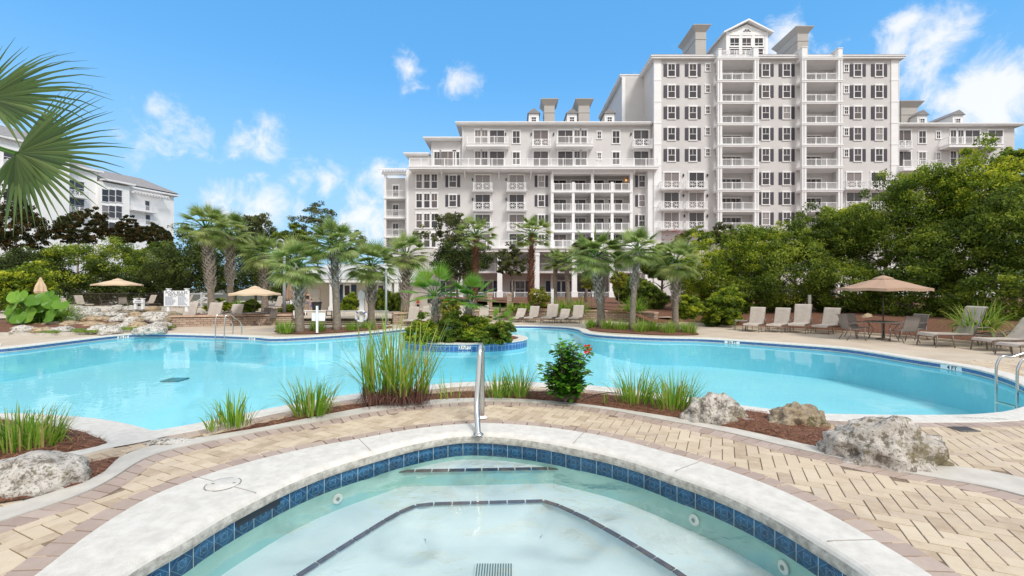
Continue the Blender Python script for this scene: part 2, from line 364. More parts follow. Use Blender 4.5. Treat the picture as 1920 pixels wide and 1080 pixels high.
M['plaster'] = mat('pool_plaster', (.37, .76, .86), .8, col2=(.42, .81, .89), vscale=.5)
M['spaplaster'] = mat('spa_plaster', (.64, .72, .735), .8, col2=(.71, .785, .795), vscale=1.5)
M['spawall'] = mat('spa_wall_plaster', (.33, .58, .55), .8, col2=(.38, .64, .60), vscale=2)
def tilemat(name, c1, c2, size, grout=(.45, .5, .52)):
    m = bpy.data.materials.new(name); m.use_nodes = True; t = m.node_tree; b = t.nodes['Principled BSDF']; L = t.links.new
    uv = N(t, 'ShaderNodeUVMap'); br = N(t, 'ShaderNodeTexBrick', offset=0); L(uv.outputs[0], br.inputs['Vector']); br.inputs['Color1'].default_value = (*c1, 1); br.inputs['Color2'].default_value = (*c2, 1)
    br.inputs['Mortar'].default_value = (*grout, 1); setin(br, 'Scale', 1 / size); setin(br, 'Mortar Size', .035); setin(br, 'Brick Width', 1); setin(br, 'Row Height', 1)
    L(br.outputs[0], b.inputs['Base Color']); setin(b, 'Roughness', .2); return m
M['mosaic'] = tilemat('blue_mosaic', (.035, .085, .26), (.075, .15, .36), .075, (.22, .28, .42))
M['islandtile'] = tilemat('blue_square_tile', (.03, .12, .34), (.06, .20, .45), .16, (.40, .55, .68))

# ------------------------------------------------------------------ pool outline (ground points)
pool_px = [(0, 654), (222, 629), (300, 626.5), (400, 629), (478, 632), (511, 634.5), (578, 632), (678, 625.5), (714, 622), (765, 616.5), (840, 612.5), (969, 611), (1050, 613), (1083, 617), (1097, 624), (1139, 629), (1222, 633),
           (1333, 636), (1500, 647), (1593, 655), (1710, 673), (1812, 689), (1885, 708), (1925, 726)]
far = [G(*p) for p in pool_px]
near_px = [(1901, 771), (1860, 777), (1784, 780.5), (1629, 780), (1512, 776), (1395, 763), (1240, 740), (1100, 724), (980, 718), (900, 718), (834, 721), (662, 741), (533, 763), (420, 786), (367, 797), (286, 811),
           (233, 797), (173, 787), (100, 781), (43, 778), (-60, 778), (-220, 782)]
near = [G(*p) for p in near_px]
rightend = [G(1950, 740), G(1940, 757)]
left = [Vector((-16.5, 6.6, 0)), Vector((-21, 9.5, 0)), Vector((-22, 14, 0)), Vector((-19.5, 16.8, 0))]
a = catmull([left[3]] + far + rightend + near[:15] + [near[15]], 6)
b2 = catmull([near[15]] + near[16:] + left[:3] + [left[3]], 6)
POOL = resample([p for p in a + b2[1:-1]], .16)
if area(POOL) < 0: POOL.reverse()
isl_c = Vector((-1.85, 18.1)); ISL = [Vector((isl_c.x + 2.45 * math.cos(t), isl_c.y + 1.9 * math.sin(t))) for t in [2 * math.pi * i / 96 for i in range(96)]]

# spa rings in polar form round the spa centre
SC = Vector((-.33, 3.56))
def polar(pts, z=0):
    o = []
    for p in pts:
        g = G(p[0], p[1], z); d = Vector((g.x - SC.x, g.y - SC.y)); o.append((math.atan2(d.y, d.x) % (2 * math.pi), d.length))
    return sorted(o)
def rfun(pts, back=None, z=0, smooth=True):
    P = polar(pts, z)
    th = [p[0] for p in P]; rr = [p[1] for p in P]
    T = np.linspace(0, 2 * math.pi, 721)[:-1]; v = np.interp(T, th, rr, period=2 * math.pi)
    if smooth:
        k = np.exp(-np.linspace(-2, 2, 31) ** 2); k /= k.sum(); v = np.convolve(np.r_[v[-15:], v, v[:15]], k, 'valid')
    return lambda t: float(np.interp(t % (2 * math.pi), T, v, period=2 * math.pi))
cop_out = rfun([(1241, 851), (1481, 932), (1641, 1020), (1740, 1080), (1030, 806), (667, 829), (780, 808), (375, 899), (278, 938), (78, 1080), (900, 797)])
cop_in = rfun([(860, 814.5), (889, 814), (1075, 837), (1266, 890), (1469, 975), (1550, 1024), (1640, 1080), (695, 851), (481, 932), (339, 1013), (240, 1066)])
LFT = [(0, 980), (83, 958), (178, 922), (236, 888), (262, 862), (310, 848)]
kerb_lo = rfun(LFT + [(433, 823), (600, 793), (725, 770), (819, 760), (912, 754), (1006, 757.5), (1100, 765), (1240, 790), (1357, 812), (1473, 841), (1590, 866), (1668, 886), (1745, 901), (1823, 908), (1920, 930)])
kerb_hi = rfun([(0, 955), (83, 936), (153, 910), (194, 888), (222, 861), (255, 843), (372, 824), (433, 815), (500, 804), (600, 783), (694, 765), (787, 754), (881, 749), (944, 749), (1037, 755), (1131, 765), (1200, 776), (1240, 782), (1407, 813), (1512, 838), (1629, 860), (1720, 872), (1820, 878), (1920, 897)])
def ringpts(fn, n=360, d=0, t0=0, t1=2 * math.pi):
    full = abs(t1 - t0 - 2 * math.pi) < 1e-6; m = n if full else n + 1
    return [Vector((SC.x + (fn(t) + d) * math.cos(t), SC.y + (fn(t) + d) * math.sin(t))) for t in [t0 + (t1 - t0) * i / n for i in range(m)]]
SPA_IN = ringpts(cop_in); SPA_OUT = ringpts(cop_out)

# ------------------------------------------------------------------ setting: ground, deck
def struct(o): o['kind'] = 'structure'; return o
BIG = [Vector((-60, -30)), Vector((60, -30)), Vector((60, 60)), Vector((-60, 60))]
v, f = fill_poly([BIG, offset(POOL, .1), offset(SPA_IN, .1)], 0.0); mb = MB(); mb.add(v, f); struct(mb.build('pool_deck', M['deck']))
OUT = [Vector((-900, -200)), Vector((900, -200)), Vector((900, 1500)), Vector((-900, 1500))]
v, f = fill_poly([OUT, BIG], 0.0); mb = MB(); mb.add(v, f); struct(mb.build('ground', M['soil']))

# pool shell, floor slopes up to a shallow beach at the far middle
def pool_z(x, y):
    z = -1.15
    d = math.hypot((x + .2) / 1.2, y - 25.2)
    z = max(z, -.12 - max(0, d - 1.5) * .17)
    return z
extra = [(x, y) for x in np.arange(-21, 18, 1.0) for y in np.arange(6.5, 27, 1.0) if inside((x, y), POOL)]
v, f = fill_poly([POOL], pool_z, extra); mb = MB(); mb.add([(x, y, z) for x, y, z in v], f)
struct(mb.build('pool_floor', M['plaster'], smooth=True))
def band(name, P, z0, z1, m, inner=0, parent=None):
    me = bpy.data.meshes.new(name); n = len(P); vs = [(p.x, p.y, z0) for p in P] + [(p.x, p.y, z1) for p in P]
    fs = [(i, n + i, n + (i + 1) % n, (i + 1) % n) for i in range(n)]
    me.from_pydata(vs, [], fs); uvl = me.uv_layers.new(name='UVMap'); d = [0]
    for i in range(n): d.append(d[-1] + (P[(i + 1) % n] - P[i]).length)
    k = 0
    for i in range(n):
        for (u, w) in ((d[i], z0), (d[i], z1), (d[i + 1], z1), (d[i + 1], z0)): uvl.data[k].uv = (u, w); k += 1
    me.materials.append(m); o = bpy.data.objects.new(name, me); COL.objects.link(o); link_child(o, parent)
    if parent is None: struct(o)
    return o
pw = MB(); ring_sweep(pw, POOL, [(0, -.17), (-.03, -.17), (-.03, -.19), (0, -1.2)]); struct(pw.build('pool_wall', M['plaster']))
band('pool_tile_band', offset(POOL, -.004), -.115, -.028, M['mosaic'])
cp = MB(); ring_sweep(cp, POOL, [(0, -.17), (0, -.028), (-.025, -.026), (-.035, -.005), (-.025, .018), (0, .026), (.38, .026), (.40, .018), (.40, -.02)]); struct(cp.build('pool_coping', M['coping'], smooth=False))
WATER_Z = -.13
v, f = fill_poly([POOL, ISL], WATER_Z); mb = MB(); mb.add(v, f); struct(mb.build('pool_water', M['water']))
# island
IZ = .12
ib = MB(); ring_sweep(ib, ISL, [(0, -.16), (0, IZ - .05), (.03, IZ - .05), (.04, IZ - .02), (.03, IZ), (-.34, IZ), (-.34, IZ - .05)]); struct(ib.build('island_coping', M['coping']))
ib = MB(); ring_sweep(ib, ISL, [(0, -1.3), (0, -.161)]); struct(ib.build('island_wall', M['plaster']))
band('island_tile_band', offset(ISL, .004), -.2, IZ - .052, M['islandtile'])
def mound(name, P, z0, h, m, step=.35, seed=1, rim=.5):
    pts = [(x, y) for x in np.arange(min(p.x for p in P), max(p.x for p in P), step) for y in np.arange(min(p.y for p in P), max(p.y for p in P), step) if inside((x, y), P)]
    def zf(x, y):
        d = min(math.hypot(x - p.x, y - p.y) for p in P)
        return z0 + h * min(1, d / rim) ** .7 + (.018 * noise.noise(Vector((x * 6, y * 6, seed))) if d > .02 else 0)
    v, f = fill_poly([P], zf, pts); mb = MB(); mb.add(v, f); return mb.build(name, m, smooth=True), zf
iso, islz = mound('island_mulch', offset(ISL, -.33), IZ - .03, .12, M['mulch']); struct(iso)

# spa shell
SW = -.21
sp = MB(); ring_sweep(sp, SPA_IN, [(0.05, -.30), (.05, -.085), (0, -.085), (-.012, -.06), (-.014, -.02), (.0, .012), (.035, .034), (.09, .04)])
def coping_mesh():
    mb = MB(); n = 360; prof = [(.02, -.118, 0), (-.032, -.116, 0), (-.046, -.105, 0), (-.053, -.08, 0), (-.054, -.045, 0), (-.048, -.015, 0), (-.034, .010, 0), (-.012, .028, 0), (.02, .038, 0), (.06, .042, 0)]
    rows = [[(p.x, p.y, z) for p in ringpts(cop_in, n, d)] for d, z, _ in prof]
    rows += [[(p.x, p.y, z) for p in ringpts(cop_out, n, d)] for d, z in ((-.02, .042), (0, .03), (0, -.02))]
    joints = set(int(round(j * n / 26)) for j in range(26))
    for i in range(len(rows) - 1):
        vs = rows[i] + rows[i + 1]; fs = [(j, (j + 1) % n, n + (j + 1) % n, n + j) for j in range(n)]
        mb.add(vs, fs)
    return mb
M['grime_shade'] = mat('weathered_shaded_coping_edge', (.30, .285, .25), .9, bump=.5, bscale=120, col2=(.60, .575, .52), vscale=14, detail=10)  # weathering plus the shade under the lip, both put into the colour
cmb = coping_mesh(); cmb.m = [1 if i // 360 < 5 else 0 for i in range(len(cmb.f))]; struct(cmb.build('spa_coping', [M['coping'], M['grime_shade']], smooth=True))
# joints cut in the coping: thin dark lines standing 2 mm proud
jm = MB()
for px_, py_ in ((1075, 837), (481, 932), (1266, 890), (695, 851), (1550, 1024)):
    g = G(px_, py_); t = math.atan2(g.y - SC.y, g.x - SC.x); a0, a1 = cop_in(t) - .05, cop_out(t)
    for k in range(12):
        r0 = a0 + .05 + (a1 - a0 - .06) * k / 12; r1 = a0 + .05 + (a1 - a0 - .06) * (k + 1) / 12
        jm.bar((SC.x + r0 * math.cos(t), SC.y + r0 * math.sin(t), .0435), (SC.x + r1 * math.cos(t), SC.y + r1 * math.sin(t), .0435), .009, .003)
struct(jm.build('spa_coping_joints', mat('joint_sealant', (.36, .33, .29), .9)))
# skimmer lid inscribed in the coping
sk = empty('skimmer', G(418, 908, .044), 0, 'skimmer with round white lid in the spa rim and dark slot in the tiles', 'skimmer')
mb = MB(); mb.lathe([(.155, 0), (.16, .003), (.155, .006), (.0, .006)], 40); mb.build('lid', M['coping'], sk, smooth=True)
mb = MB()
for i in range(40):
    a0, a1 = 2 * math.pi * i / 40, 2 * math.pi * (i + 1) / 40
    if i % 10 < 7: mb.bar((.165 * math.cos(a0), .165 * math.sin(a0), .002), (.165 * math.cos(a1), .165 * math.sin(a1), .002), .008, .004)
mb.bar((-.12, 0, .007), (-.09, 0, .007), .02, .003); mb.bar((.09, .02, .007), (.12, .02, .007), .02, .003)
mb.build('seam', mat('lid_seam', (.25, .23, .2), .9), sk)

# skimmer mouth: dark slot in the tile band
def skimmer_mouth():
    ts = [math.atan2(G(x, y, -.16).y - SC.y, G(x, y, -.16).x - SC.x) for x, y in ((436, 982), (524, 938))]
    mb = MB(); n = 8; vs = []
    for i in range(n + 1):
        t = ts[0] + (ts[1] - ts[0]) * i / n; r = cop_in(t) - .006; vs += [(r * math.cos(t), r * math.sin(t), -.20), (r * math.cos(t), r * math.sin(t), -.119), ((r + .2) * math.cos(t), (r + .2) * math.sin(t), -.119)]
    mb.add(vs, [(3 * i, 3 * i + 1, 3 * i + 4, 3 * i + 3) for i in range(n)]); mb.v = [(a + SC.x, b_ + SC.y, c) for a, b_, c in mb.v]; mb.build('opening', mat('skimmer_dark', (.012, .022, .035), .3), sk, off=G(418, 908, .044))
skimmer_mouth()
# spa tiles, each tile a face with a pattern
def spatile():
    m = bpy.data.materials.new('spa_blue_tile'); m.use_nodes = True; t = m.node_tree; b = t.nodes['Principled BSDF']; L = t.links.new
    uv = N(t, 'ShaderNodeUVMap'); vf = N(t, 'ShaderNodeVectorMath', operation='FRACTION'); L(uv.outputs[0], vf.inputs[0])
    sp = N(t, 'ShaderNodeSeparateXYZ'); L(vf.outputs[0], sp.inputs[0])
    ax = mth(t, 'ABSOLUTE', mth(t, 'SUBTRACT', sp.outputs[0], .5)); ay = mth(t, 'ABSOLUTE', mth(t, 'SUBTRACT', sp.outputs[1], .5))
    dia = mth(t, 'ADD', ax, ay); box = mth(t, 'MAXIMUM', ax, ay)
    l1 = mth(t, 'LESS_THAN', mth(t, 'ABSOLUTE', mth(t, 'SUBTRACT', dia, .46)), .018)
    l2 = mth(t, 'LESS_THAN', mth(t, 'ABSOLUTE', mth(t, 'SUBTRACT', box, .17)), .016)
    l3 = mth(t, 'LESS_THAN', mth(t, 'ABSOLUTE', mth(t, 'SUBTRACT', dia, .15)), .015)
    ln = mth(t, 'MAXIMUM', mth(t, 'MAXIMUM', l1, l2), l3)
    n = N(t, 'ShaderNodeTexNoise'); setin(n, 'Scale', 2.2); setin(n, 'Detail', 5); L(uv.outputs[0], n.inputs['Vector'])
    cr = N(t, 'ShaderNodeValToRGB'); L(n.outputs[0], cr.inputs[0]); e = cr.color_ramp.elements; e[0].position = .3; e[0].color = (.010, .040, .095, 1); e[1].position = .75; e[1].color = (.022, .14, .29, 1)
    mx = N(t, 'ShaderNodeMix', data_type='RGBA'); L(mth(t, 'MULTIPLY', ln, .5), mx.inputs[0]); L(cr.outputs[0], mx.inputs[6]); mx.inputs[7].default_value = (.16, .33, .50, 1)
    gr = mth(t, 'GREATER_THAN', ax, .483)
    m2 = N(t, 'ShaderNodeMix', data_type='RGBA'); L(gr, m2.inputs[0]); L(mx.outputs[2], m2.inputs[6]); m2.inputs[7].default_value = (.40, .50, .52, 1)
    L(m2.outputs[2], b.inputs['Base Color']); setin(b, 'Roughness', .12); return m
def spa_tiles():
    P = ringpts(cop_in, 720, .0); n = len(P); tot = sum((P[(i + 1) % n] - P[i]).length for i in range(n)); nt_ = round(tot / .215)
    me = bpy.data.meshes.new('spa_tile_band'); vs = [(p.x, p.y, -.31) for p in P] + [(p.x, p.y, -.117) for p in P]
    me.from_pydata(vs, [], [(i, n + i, n + (i + 1) % n, (i + 1) % n) for i in range(n)]); uvl = me.uv_layers.new(name='UVMap'); k = 0; d = 0
    for i in range(n):
        l = (P[(i + 1) % n] - P[i]).length; u0 = d / tot * nt_; u1 = (d + l) / tot * nt_; d += l
        for u, w in ((u0, .02), (u0, .98), (u1, .98), (u1, .02)): uvl.data[k].uv = (u, w); k += 1
    me.materials.append(spatile()); o = bpy.data.objects.new('spa_tile_band', me); COL.objects.link(o); struct(o)
spa_tiles()
BZ = -.56; FZ = -.86; STEPZ = -.36
W = ringpts(cop_in, 240, .0)
mb = MB(); ring_sweep(mb, W, [(0, BZ - .02), (0, -.305)]); struct(mb.build('spa_wall', M['spawall'], smooth=True))
bench_px = [(470, 1140), (560, 1080), (650, 1022), (740, 966), (772, 951), (790, 946), (905, 943), (1020, 940), (1034, 943), (1100, 973), (1180, 1018), (1280, 1080), (1340, 1125)]
bl = [G(x, y, BZ) for x, y in bench_px]
INN = [Vector((p.x, p.y)) for p in bl] + [Vector((bl[-1].x, 1.6)), Vector((bl[-1].x - .7, .95)), Vector((bl[0].x + .7, .95)), Vector((bl[0].x, 1.6))]
INN = resample(INN, .1)
if area(INN) < 0: INN.reverse()
v, f = fill_poly([offset(W, .02), INN], BZ); mb = MB(); mb.add(v, f); struct(mb.build('spa_bench', M['spaplaster']))
mb = MB(); ring_sweep(mb, INN, [(0, BZ), (-.02, BZ - .08), (-.06, BZ - .16), (-.13, BZ - .23), (-.22, BZ - .275), (-.33, FZ + .006), (-.42, FZ)]); v, f = fill_poly([offset(INN, -.42)], FZ); mb.add(v, f); struct(mb.build('spa_floor', M['spaplaster'], smooth=True))
stripm = mat('black_edge_tile', (.018, .012, .014), .3, var=.2, vscale=12)
def strip_tiles(P, z, w, name, L_=.22, closed=False, m=None):
    mb = MB(); Q = resample(P, L_, closed)
    for a_, b_ in zip(Q, Q[1:]):
        d = (b_ - a_) * .04; mb.bar((a_.x + d.x, a_.y + d.y, z), (b_.x - d.x, b_.y - d.y, z), w, .012)
    return struct(mb.build(name, m or stripm))
strip_tiles([Vector((p.x, p.y)) for p in bl], BZ + .006, .06, 'spa_bench_edge_tile', m=mat('mauve_edge_tile', (.13, .10, .11), .4, var=.25, vscale=9))
s0, s1 = G(715, 885, STEPZ), G(1088, 878, STEPZ)
stp = [s0] + [Vector((SC.x + (cop_in(t) + .01) * math.cos(t), SC.y + (cop_in(t) + .01) * math.sin(t), 0)) for t in np.linspace(math.atan2(s0.y - SC.y, s0.x - SC.x) + .0, math.atan2(s1.y - SC.y, s1.x - SC.x) - .0, 24)] + [s1]
SP_ = [Vector((p[0], p[1])) for p in stp]
v, f = fill_poly([SP_], STEPZ); mb = MB(); mb.add(v, f); struct(mb.build('spa_step', M['spaplaster']))
mb = MB(); mb.add([(s0.x, s0.y, BZ - .01), (s1.x, s1.y, BZ - .01), (s1.x, s1.y, STEPZ), (s0.x, s0.y, STEPZ)], [(0, 1, 2, 3)]); struct(mb.build('spa_step_riser', M['spawall']))
strip_tiles([Vector(s0[:2]), Vector(s1[:2])], STEPZ + .007, .075, 'spa_step_edge_tile')
v, f = fill_poly([W], SW); mb = MB(); mb.add(v, f); struct(mb.build('spa_water', M['spawater']))
jetm = mat('jet_plastic', (.78, .82, .80), .3)
for i, (x, y, lab) in enumerate([(630, 933, 'small round white jet fitting on the left spa wall'), (1299, 976, 'small round white jet fitting halfway along the right spa wall'), (1485, 1062, 'small round white jet fitting low on the right spa wall, nearest the frame edge')]):
    g = G(x, y, -.42); t = math.atan2(g.y - SC.y, g.x - SC.x); r = cop_in(t) - .008
    e_ = empty('jet_fitting', (SC.x + r * math.cos(t), SC.y + r * math.sin(t), -.42), 0, lab, 'pool jet', 'jet fittings round the spa'); e_.rotation_euler = (0, R(-90), t)
    mb = MB(); mb.lathe([(.0, .0), (.06, 0), (.062, .012), (.05, .022), (.03, .018)], 20); mb.build('flange', jetm, e_, smooth=True)
    mb = MB(); mb.lathe([(.0, .018), (.022, .02), (.0225, .024)], 12); mb.build('nozzle', mat('jet_eye', (.15, .25, .25), .4), e_)
g = G(926, 1076, FZ)
dr = empty('drain_cover', g, 0, 'slotted white drain cover on the floor of the spa', 'drain'); mb = MB(); mb.box(-.2, .2, -.14, .14, 0, .03)
mb.build('cover_plate', jetm, dr)
mb = MB()
for i in range(14): mb.box(-.185 + i * .0275, -.172 + i * .0275, -.12, .12, .031, .036)
mb.build('slot', mat('drain_slot', (.12, .2, .2), .6), dr)

# ------------------------------------------------------------------ pavers
random.seed(5)
bk = MB()
def brick(cx, cy, a, l, w, z0=.003, z1=.012, tint=0.0, poly=None):
    bk.tc = tint; j = lambda: random.uniform(-.0012, .0012)
    if poly is None:
        ca, sa = math.cos(a), math.sin(a); c = [(cx + ca * x - sa * y, cy + sa * x + ca * y) for x, y in ((-l / 2, -w / 2), (l / 2, -w / 2), (l / 2, w / 2), (-l / 2, w / 2))]
    else: c = poly
    m_ = (sum(p[0] for p in c) / 4, sum(p[1] for p in c) / 4); dz = random.uniform(-.0015, .0015)
    ins = [(m_[0] + (p[0] - m_[0]) * .965, m_[1] + (p[1] - m_[1]) * .965) for p in c]
    vs = [(p[0], p[1], z0) for p in c] + [(p[0], p[1], z1 - .004 + dz) for p in c] + [(p[0], p[1], z1 + dz + j()) for p in ins]
    fs = [(8, 9, 10, 11)] + [(i, (i + 1) % 4, 4 + (i + 1) % 4, 4 + i) for i in range(4)] + [(4 + i, 4 + (i + 1) % 4, 8 + (i + 1) % 4, 8 + i) for i in range(4)]
    bk.add(vs, fs)
SOL = .24
def sol_ring(fn, d0, d1, n, tint, t0=0, t1=2 * math.pi, z1=.018):
    for i in range(n):
        ta = t0 + (t1 - t0) * (i + .045) / n; tb = t0 + (t1 - t0) * (i + .955) / n
        q = [(SC.x + (fn(t) + d) * math.cos(t), SC.y + (fn(t) + d) * math.sin(t)) for t, d in ((ta, d0), (ta, d1), (tb, d1), (tb, d0))]
        brick(0, 0, 0, 0, 0, .004, z1, tint, q[::-1])
sol_ring(cop_out, .008, SOL, 64, 1.0, R(-10), R(190))
sol_ring(lambda t: kerb_lo(t), -SOL - .02, -.008, 96, 1.0, R(-4), R(184))
# herringbone
GW, GL = .14, .28; ang = R(-25); ca, sa = math.cos(ang), math.sin(ang)
pool_o = offset(POOL, .36)
poolbb = pool_o[::3]
def spa_r(p): d = Vector((p[0] - SC.x, p[1] - SC.y)); t = math.atan2(d.y, d.x); return d.length, t
for i in range(-80, 100):
    for j in range(-66, 66):
        # herringbone cell: pair of bricks repeating by (GW,GW) and (2GW,-2GW)
        for kx, ky, aa in ((0, 0, 0), (GW * 1.5, 0 - GW * .5 + GW, R(90))):
            u = i * GW + j * 2 * GW; w = i * GW - j * 2 * GW
            if aa == 0: cx_, cy_ = u + GW, w + GW * .5
            else: cx_, cy_ = u + GW * 3.5, w + GW
            x = ca * cx_ - sa * cy_; y = sa * cx_ + ca * cy_ + 5
            if not (-13 < x < 17 and 2.0 < y < 13): continue
            r, t = spa_r((x, y))
            if r < cop_out(t) + SOL - .06: continue
            if abs(x) > y * 1.25 + 1.5: continue
            k = kerb_lo(t)
            if y > 2 and k - SOL - .02 + .05 < r < kerb_hi(t) + .02: continue
            if inside((x, y), poolbb): continue
            brick(x, y, ang + aa, GL - .010, GW - .010, tint=.0 if random.random() > .1 else random.uniform(.15, .5))
o = bk.build('paving_bricks', M['brick'], tint=True); struct(o)
PB = [Vector(p) for p in ((-13, 1.5), (16.5, 1.5), (16.5, 13), (-13, 13))]
v, f = fill_poly([PB, offset(POOL, .3), offset([Vector(p) for p in SPA_OUT[::4]], -.05)], .002); mb = MB(); mb.add(v, f); struct(mb.build('paving_bed', M['grout']))
# soldier course following the near pool coping
bk2 = bk; bk = MB(); 
for i in range(len(pool_o)):
    pass
PO = resample(offset(POOL, .405), .16)
PO2 = offset(PO, .22)
for i in range(len(PO)):
    a_, b_ = PO[i], PO[(i + 1) % len(PO)]; c_, d_ = PO2[(i + 1) % len(PO)], PO2[i]
    if a_.y < 10.5 and (a_.x > .8 or -5.5 < a_.x < -.5) and abs(a_.x) < 16 and (c_ - d_).length > .05:
        q = [(a_.x * .96 + b_.x * .04, a_.y * .96 + b_.y * .04), (a_.x * .04 + b_.x * .96, a_.y * .04 + b_.y * .96), (d_.x * .04 + c_.x * .96, d_.y * .04 + c_.y * .96), (d_.x * .96 + c_.x * .04, d_.y * .96 + c_.y * .04)]
        rr_, tt_ = spa_r(a_)
        if rr_ > kerb_hi(tt_) + .05: brick(0, 0, 0, 0, 0, .004, .019, 1.0, q)
struct(bk.build('paving_border', M['brick'], tint=True))
# far side of the paving fades into plain deck: border sheet of deck concrete above the bed
# kerb ring
def kerb():
    mb = MB(); n = 400; t0, t1 = R(-6), R(186); z = .03
    A = ringpts(kerb_lo, n, 0, t0, t1); B = ringpts(kerb_hi, n, 0, t0, t1)
    vs = [(p.x, p.y, -.01) for p in A] + [(p.x, p.y, z) for p in A] + [(p.x, p.y, z) for p in B] + [(p.x, p.y, -.01) for p in B]; m_ = n + 1
    mb.add(vs, [(k * m_ + i, k * m_ + i + 1, (k + 1) * m_ + i + 1, (k + 1) * m_ + i) for k in range(3) for i in range(n)])
    return mb
struct(kerb().build('paving_kerb', M['kerb']))

# ------------------------------------------------------------------ mulch beds near
def gp(pts, z=0): return [Vector(G(x, y, z)[:2]) for x, y in pts]
bedA = catmull(gp([(366, 826), (430, 814), (500, 803), (600, 782), (694, 764), (787, 753), (881, 748), (944, 748), (1037, 754), (1131, 764), (1200, 775), (1240, 781), (1330, 799), (1407, 813), (1512, 838), (1629, 861), (1705, 879)]), 4) 
bedB = catmull(gp([(1735, 860), (1680, 846), (1600, 820), (1530, 803), (1450, 781), (1385, 772), (1290, 760), (1180, 748), (1112, 742), (1000, 737), (900, 736), (815, 741), (700, 756), (600, 770), (560, 780), (470, 802), (420, 812)]), 4)
BED = resample([Vector(p[:2]) for p in bedA + bedB], .12)
if area(BED) < 0: BED.reverse()
bo, bedz = mound('mulch_bed', BED, .022, .07, M['mulch'], .16, 3, .25); struct(bo)
BED2 = resample([Vector(p[:2]) for p in catmull(gp([(97, 803), (150, 813), (178, 824), (200, 837), (94, 859), (0, 872), (-140, 880), (-400, 890)]), 4)] + gp([(-500, 800), (-200, 788), (0, 790)]), .12)
if area(BED2) < 0: BED2.reverse()
bo2, bedz2 = mound('mulch_bed', BED2, .03, .07, M['mulch'], .16, 4, .25); struct(bo2)
BED3 = resample(gp([(224, 860), (196, 889), (153, 912), (60, 938), (-80, 960), (-80, 900), (60, 890), (150, 878), (172, 872)]), .1)
if area(BED3) < 0: BED3.reverse()
bo3, bedz3 = mound('mulch_bed', BED3, .03, .05, M['mulch'], .12, 5, .15); struct(bo3)
# broad white concrete apron left of the pool tip
ap = gp([(286, 811.5), (233, 798), (173, 788.5), (100, 782.5), (43, 779.5), (-60, 779.5), (-220, 784), (-300, 800), (0, 790), (97, 802), (150, 812), (178, 823), (200, 836), (212, 843), (262, 834), (312, 822)])
mb = MB(); v, f = fill_poly([ap], .031); mb.add(v, f); struct(mb.build('concrete_apron', M['coping']))
ap2 = gp([(214, 842), (200, 836), (94, 858), (0, 871), (-140, 879), (-140, 889), (0, 884), (110, 868)]); mb = MB(); mb.prism([tuple(p) for p in ap2], -.01, .034); struct(mb.build('concrete_kerb', M['coping']))
# pine straw strands over the mulch
def straw(polys, n, seed):
    rnd = random.Random(seed); mb = MB()
    for P, zf, k in polys:
        xs = [p.x for p in P]; ys = [p.y for p in P]; c = 0
        while c < k:
            x, y = rnd.uniform(min(xs), max(xs)), rnd.uniform(min(ys), max(ys))
            if abs(x) > y * 1.2 + .4 or not inside((x, y), P): 
                if rnd.random() < .002: c += 1
                continue
            c += 1; a_ = rnd.uniform(0, 6.28); l = rnd.uniform(.04, .11); z = .012 + max(.03, bzat(zf, x, y)); w = .0035
            dx, dy = math.cos(a_) * l / 2, math.sin(a_) * l / 2; px_, py_ = -math.sin(a_) * w, math.cos(a_) * w; dz = rnd.uniform(-.012, .016)
            mb.add([(x - dx - px_, y - dy - py_, z - dz), (x - dx + px_, y - dy + py_, z - dz), (x + dx + px_, y + dy + py_, z + dz), (x + dx - px_, y + dy - py_, z + dz)], [(0, 1, 2, 3)])
    o = mb.build('pine_straw', M['straw']); o['kind'] = 'stuff'; o['label'] = 'loose red brown pine straw lying over the mulch beds round the spa'; o['category'] = 'pine straw'
_c = {}
def bzat(zf, x, y):
    k = (id(zf), round(x * 8), round(y * 8))
    if k not in _c: _c[k] = zf(x, y)
    return _c[k]
straw([(BED, bedz, 5200), (BED2, bedz2, 2600), (BED3, bedz3, 700)], 0, 9)

# ------------------------------------------------------------------ terrace, right slope
TZ = .35
wallL = [G(316, 613), G(420, 611), (G(545, 609))]
wallR = [G(735, 608.5), G(800, 605.5), G(880, 601), G(1000, 599.5), G(1110, 600.5), G(1180, 603), G(1232, 607)]
terr = [Vector((-60, 21)), Vector((-33, 22)), Vector(G(60, 606)[:2]) , Vector(G(316, 609)[:2])] + [Vector((p.x, p.y + .3)) for p in wallL] + [Vector(G(560, 597, TZ)[:2]), Vector(G(735, 597, TZ)[:2])] + [Vector((p.x, p.y + .3)) for p in wallR] + [Vector((9.6, 27)), Vector((13, 62)), Vector((-60, 62))]
v, f = fill_poly([terr], TZ); mb = MB(); mb.add(v, f); struct(mb.build('upper_terrace', M['deck']))
mb = MB(); mb.prism([(-900, 62), (900, 62), (900, 1400), (-900, 1400)], -.1, TZ + .02); struct(mb.build('lawn_ground', M['soil']))
edge = catmull([Vector((p[0], p[1], 0)) for p in [(8.2, 25.6), tuple(G(1290, 607)[:2]), tuple(G(1360, 613)[:2]), tuple(G(1506, 620)[:2]), tuple(G(1681, 632)[:2]), tuple(G(1914, 652)[:2]), (22, 10), (26, 3)]], 8)
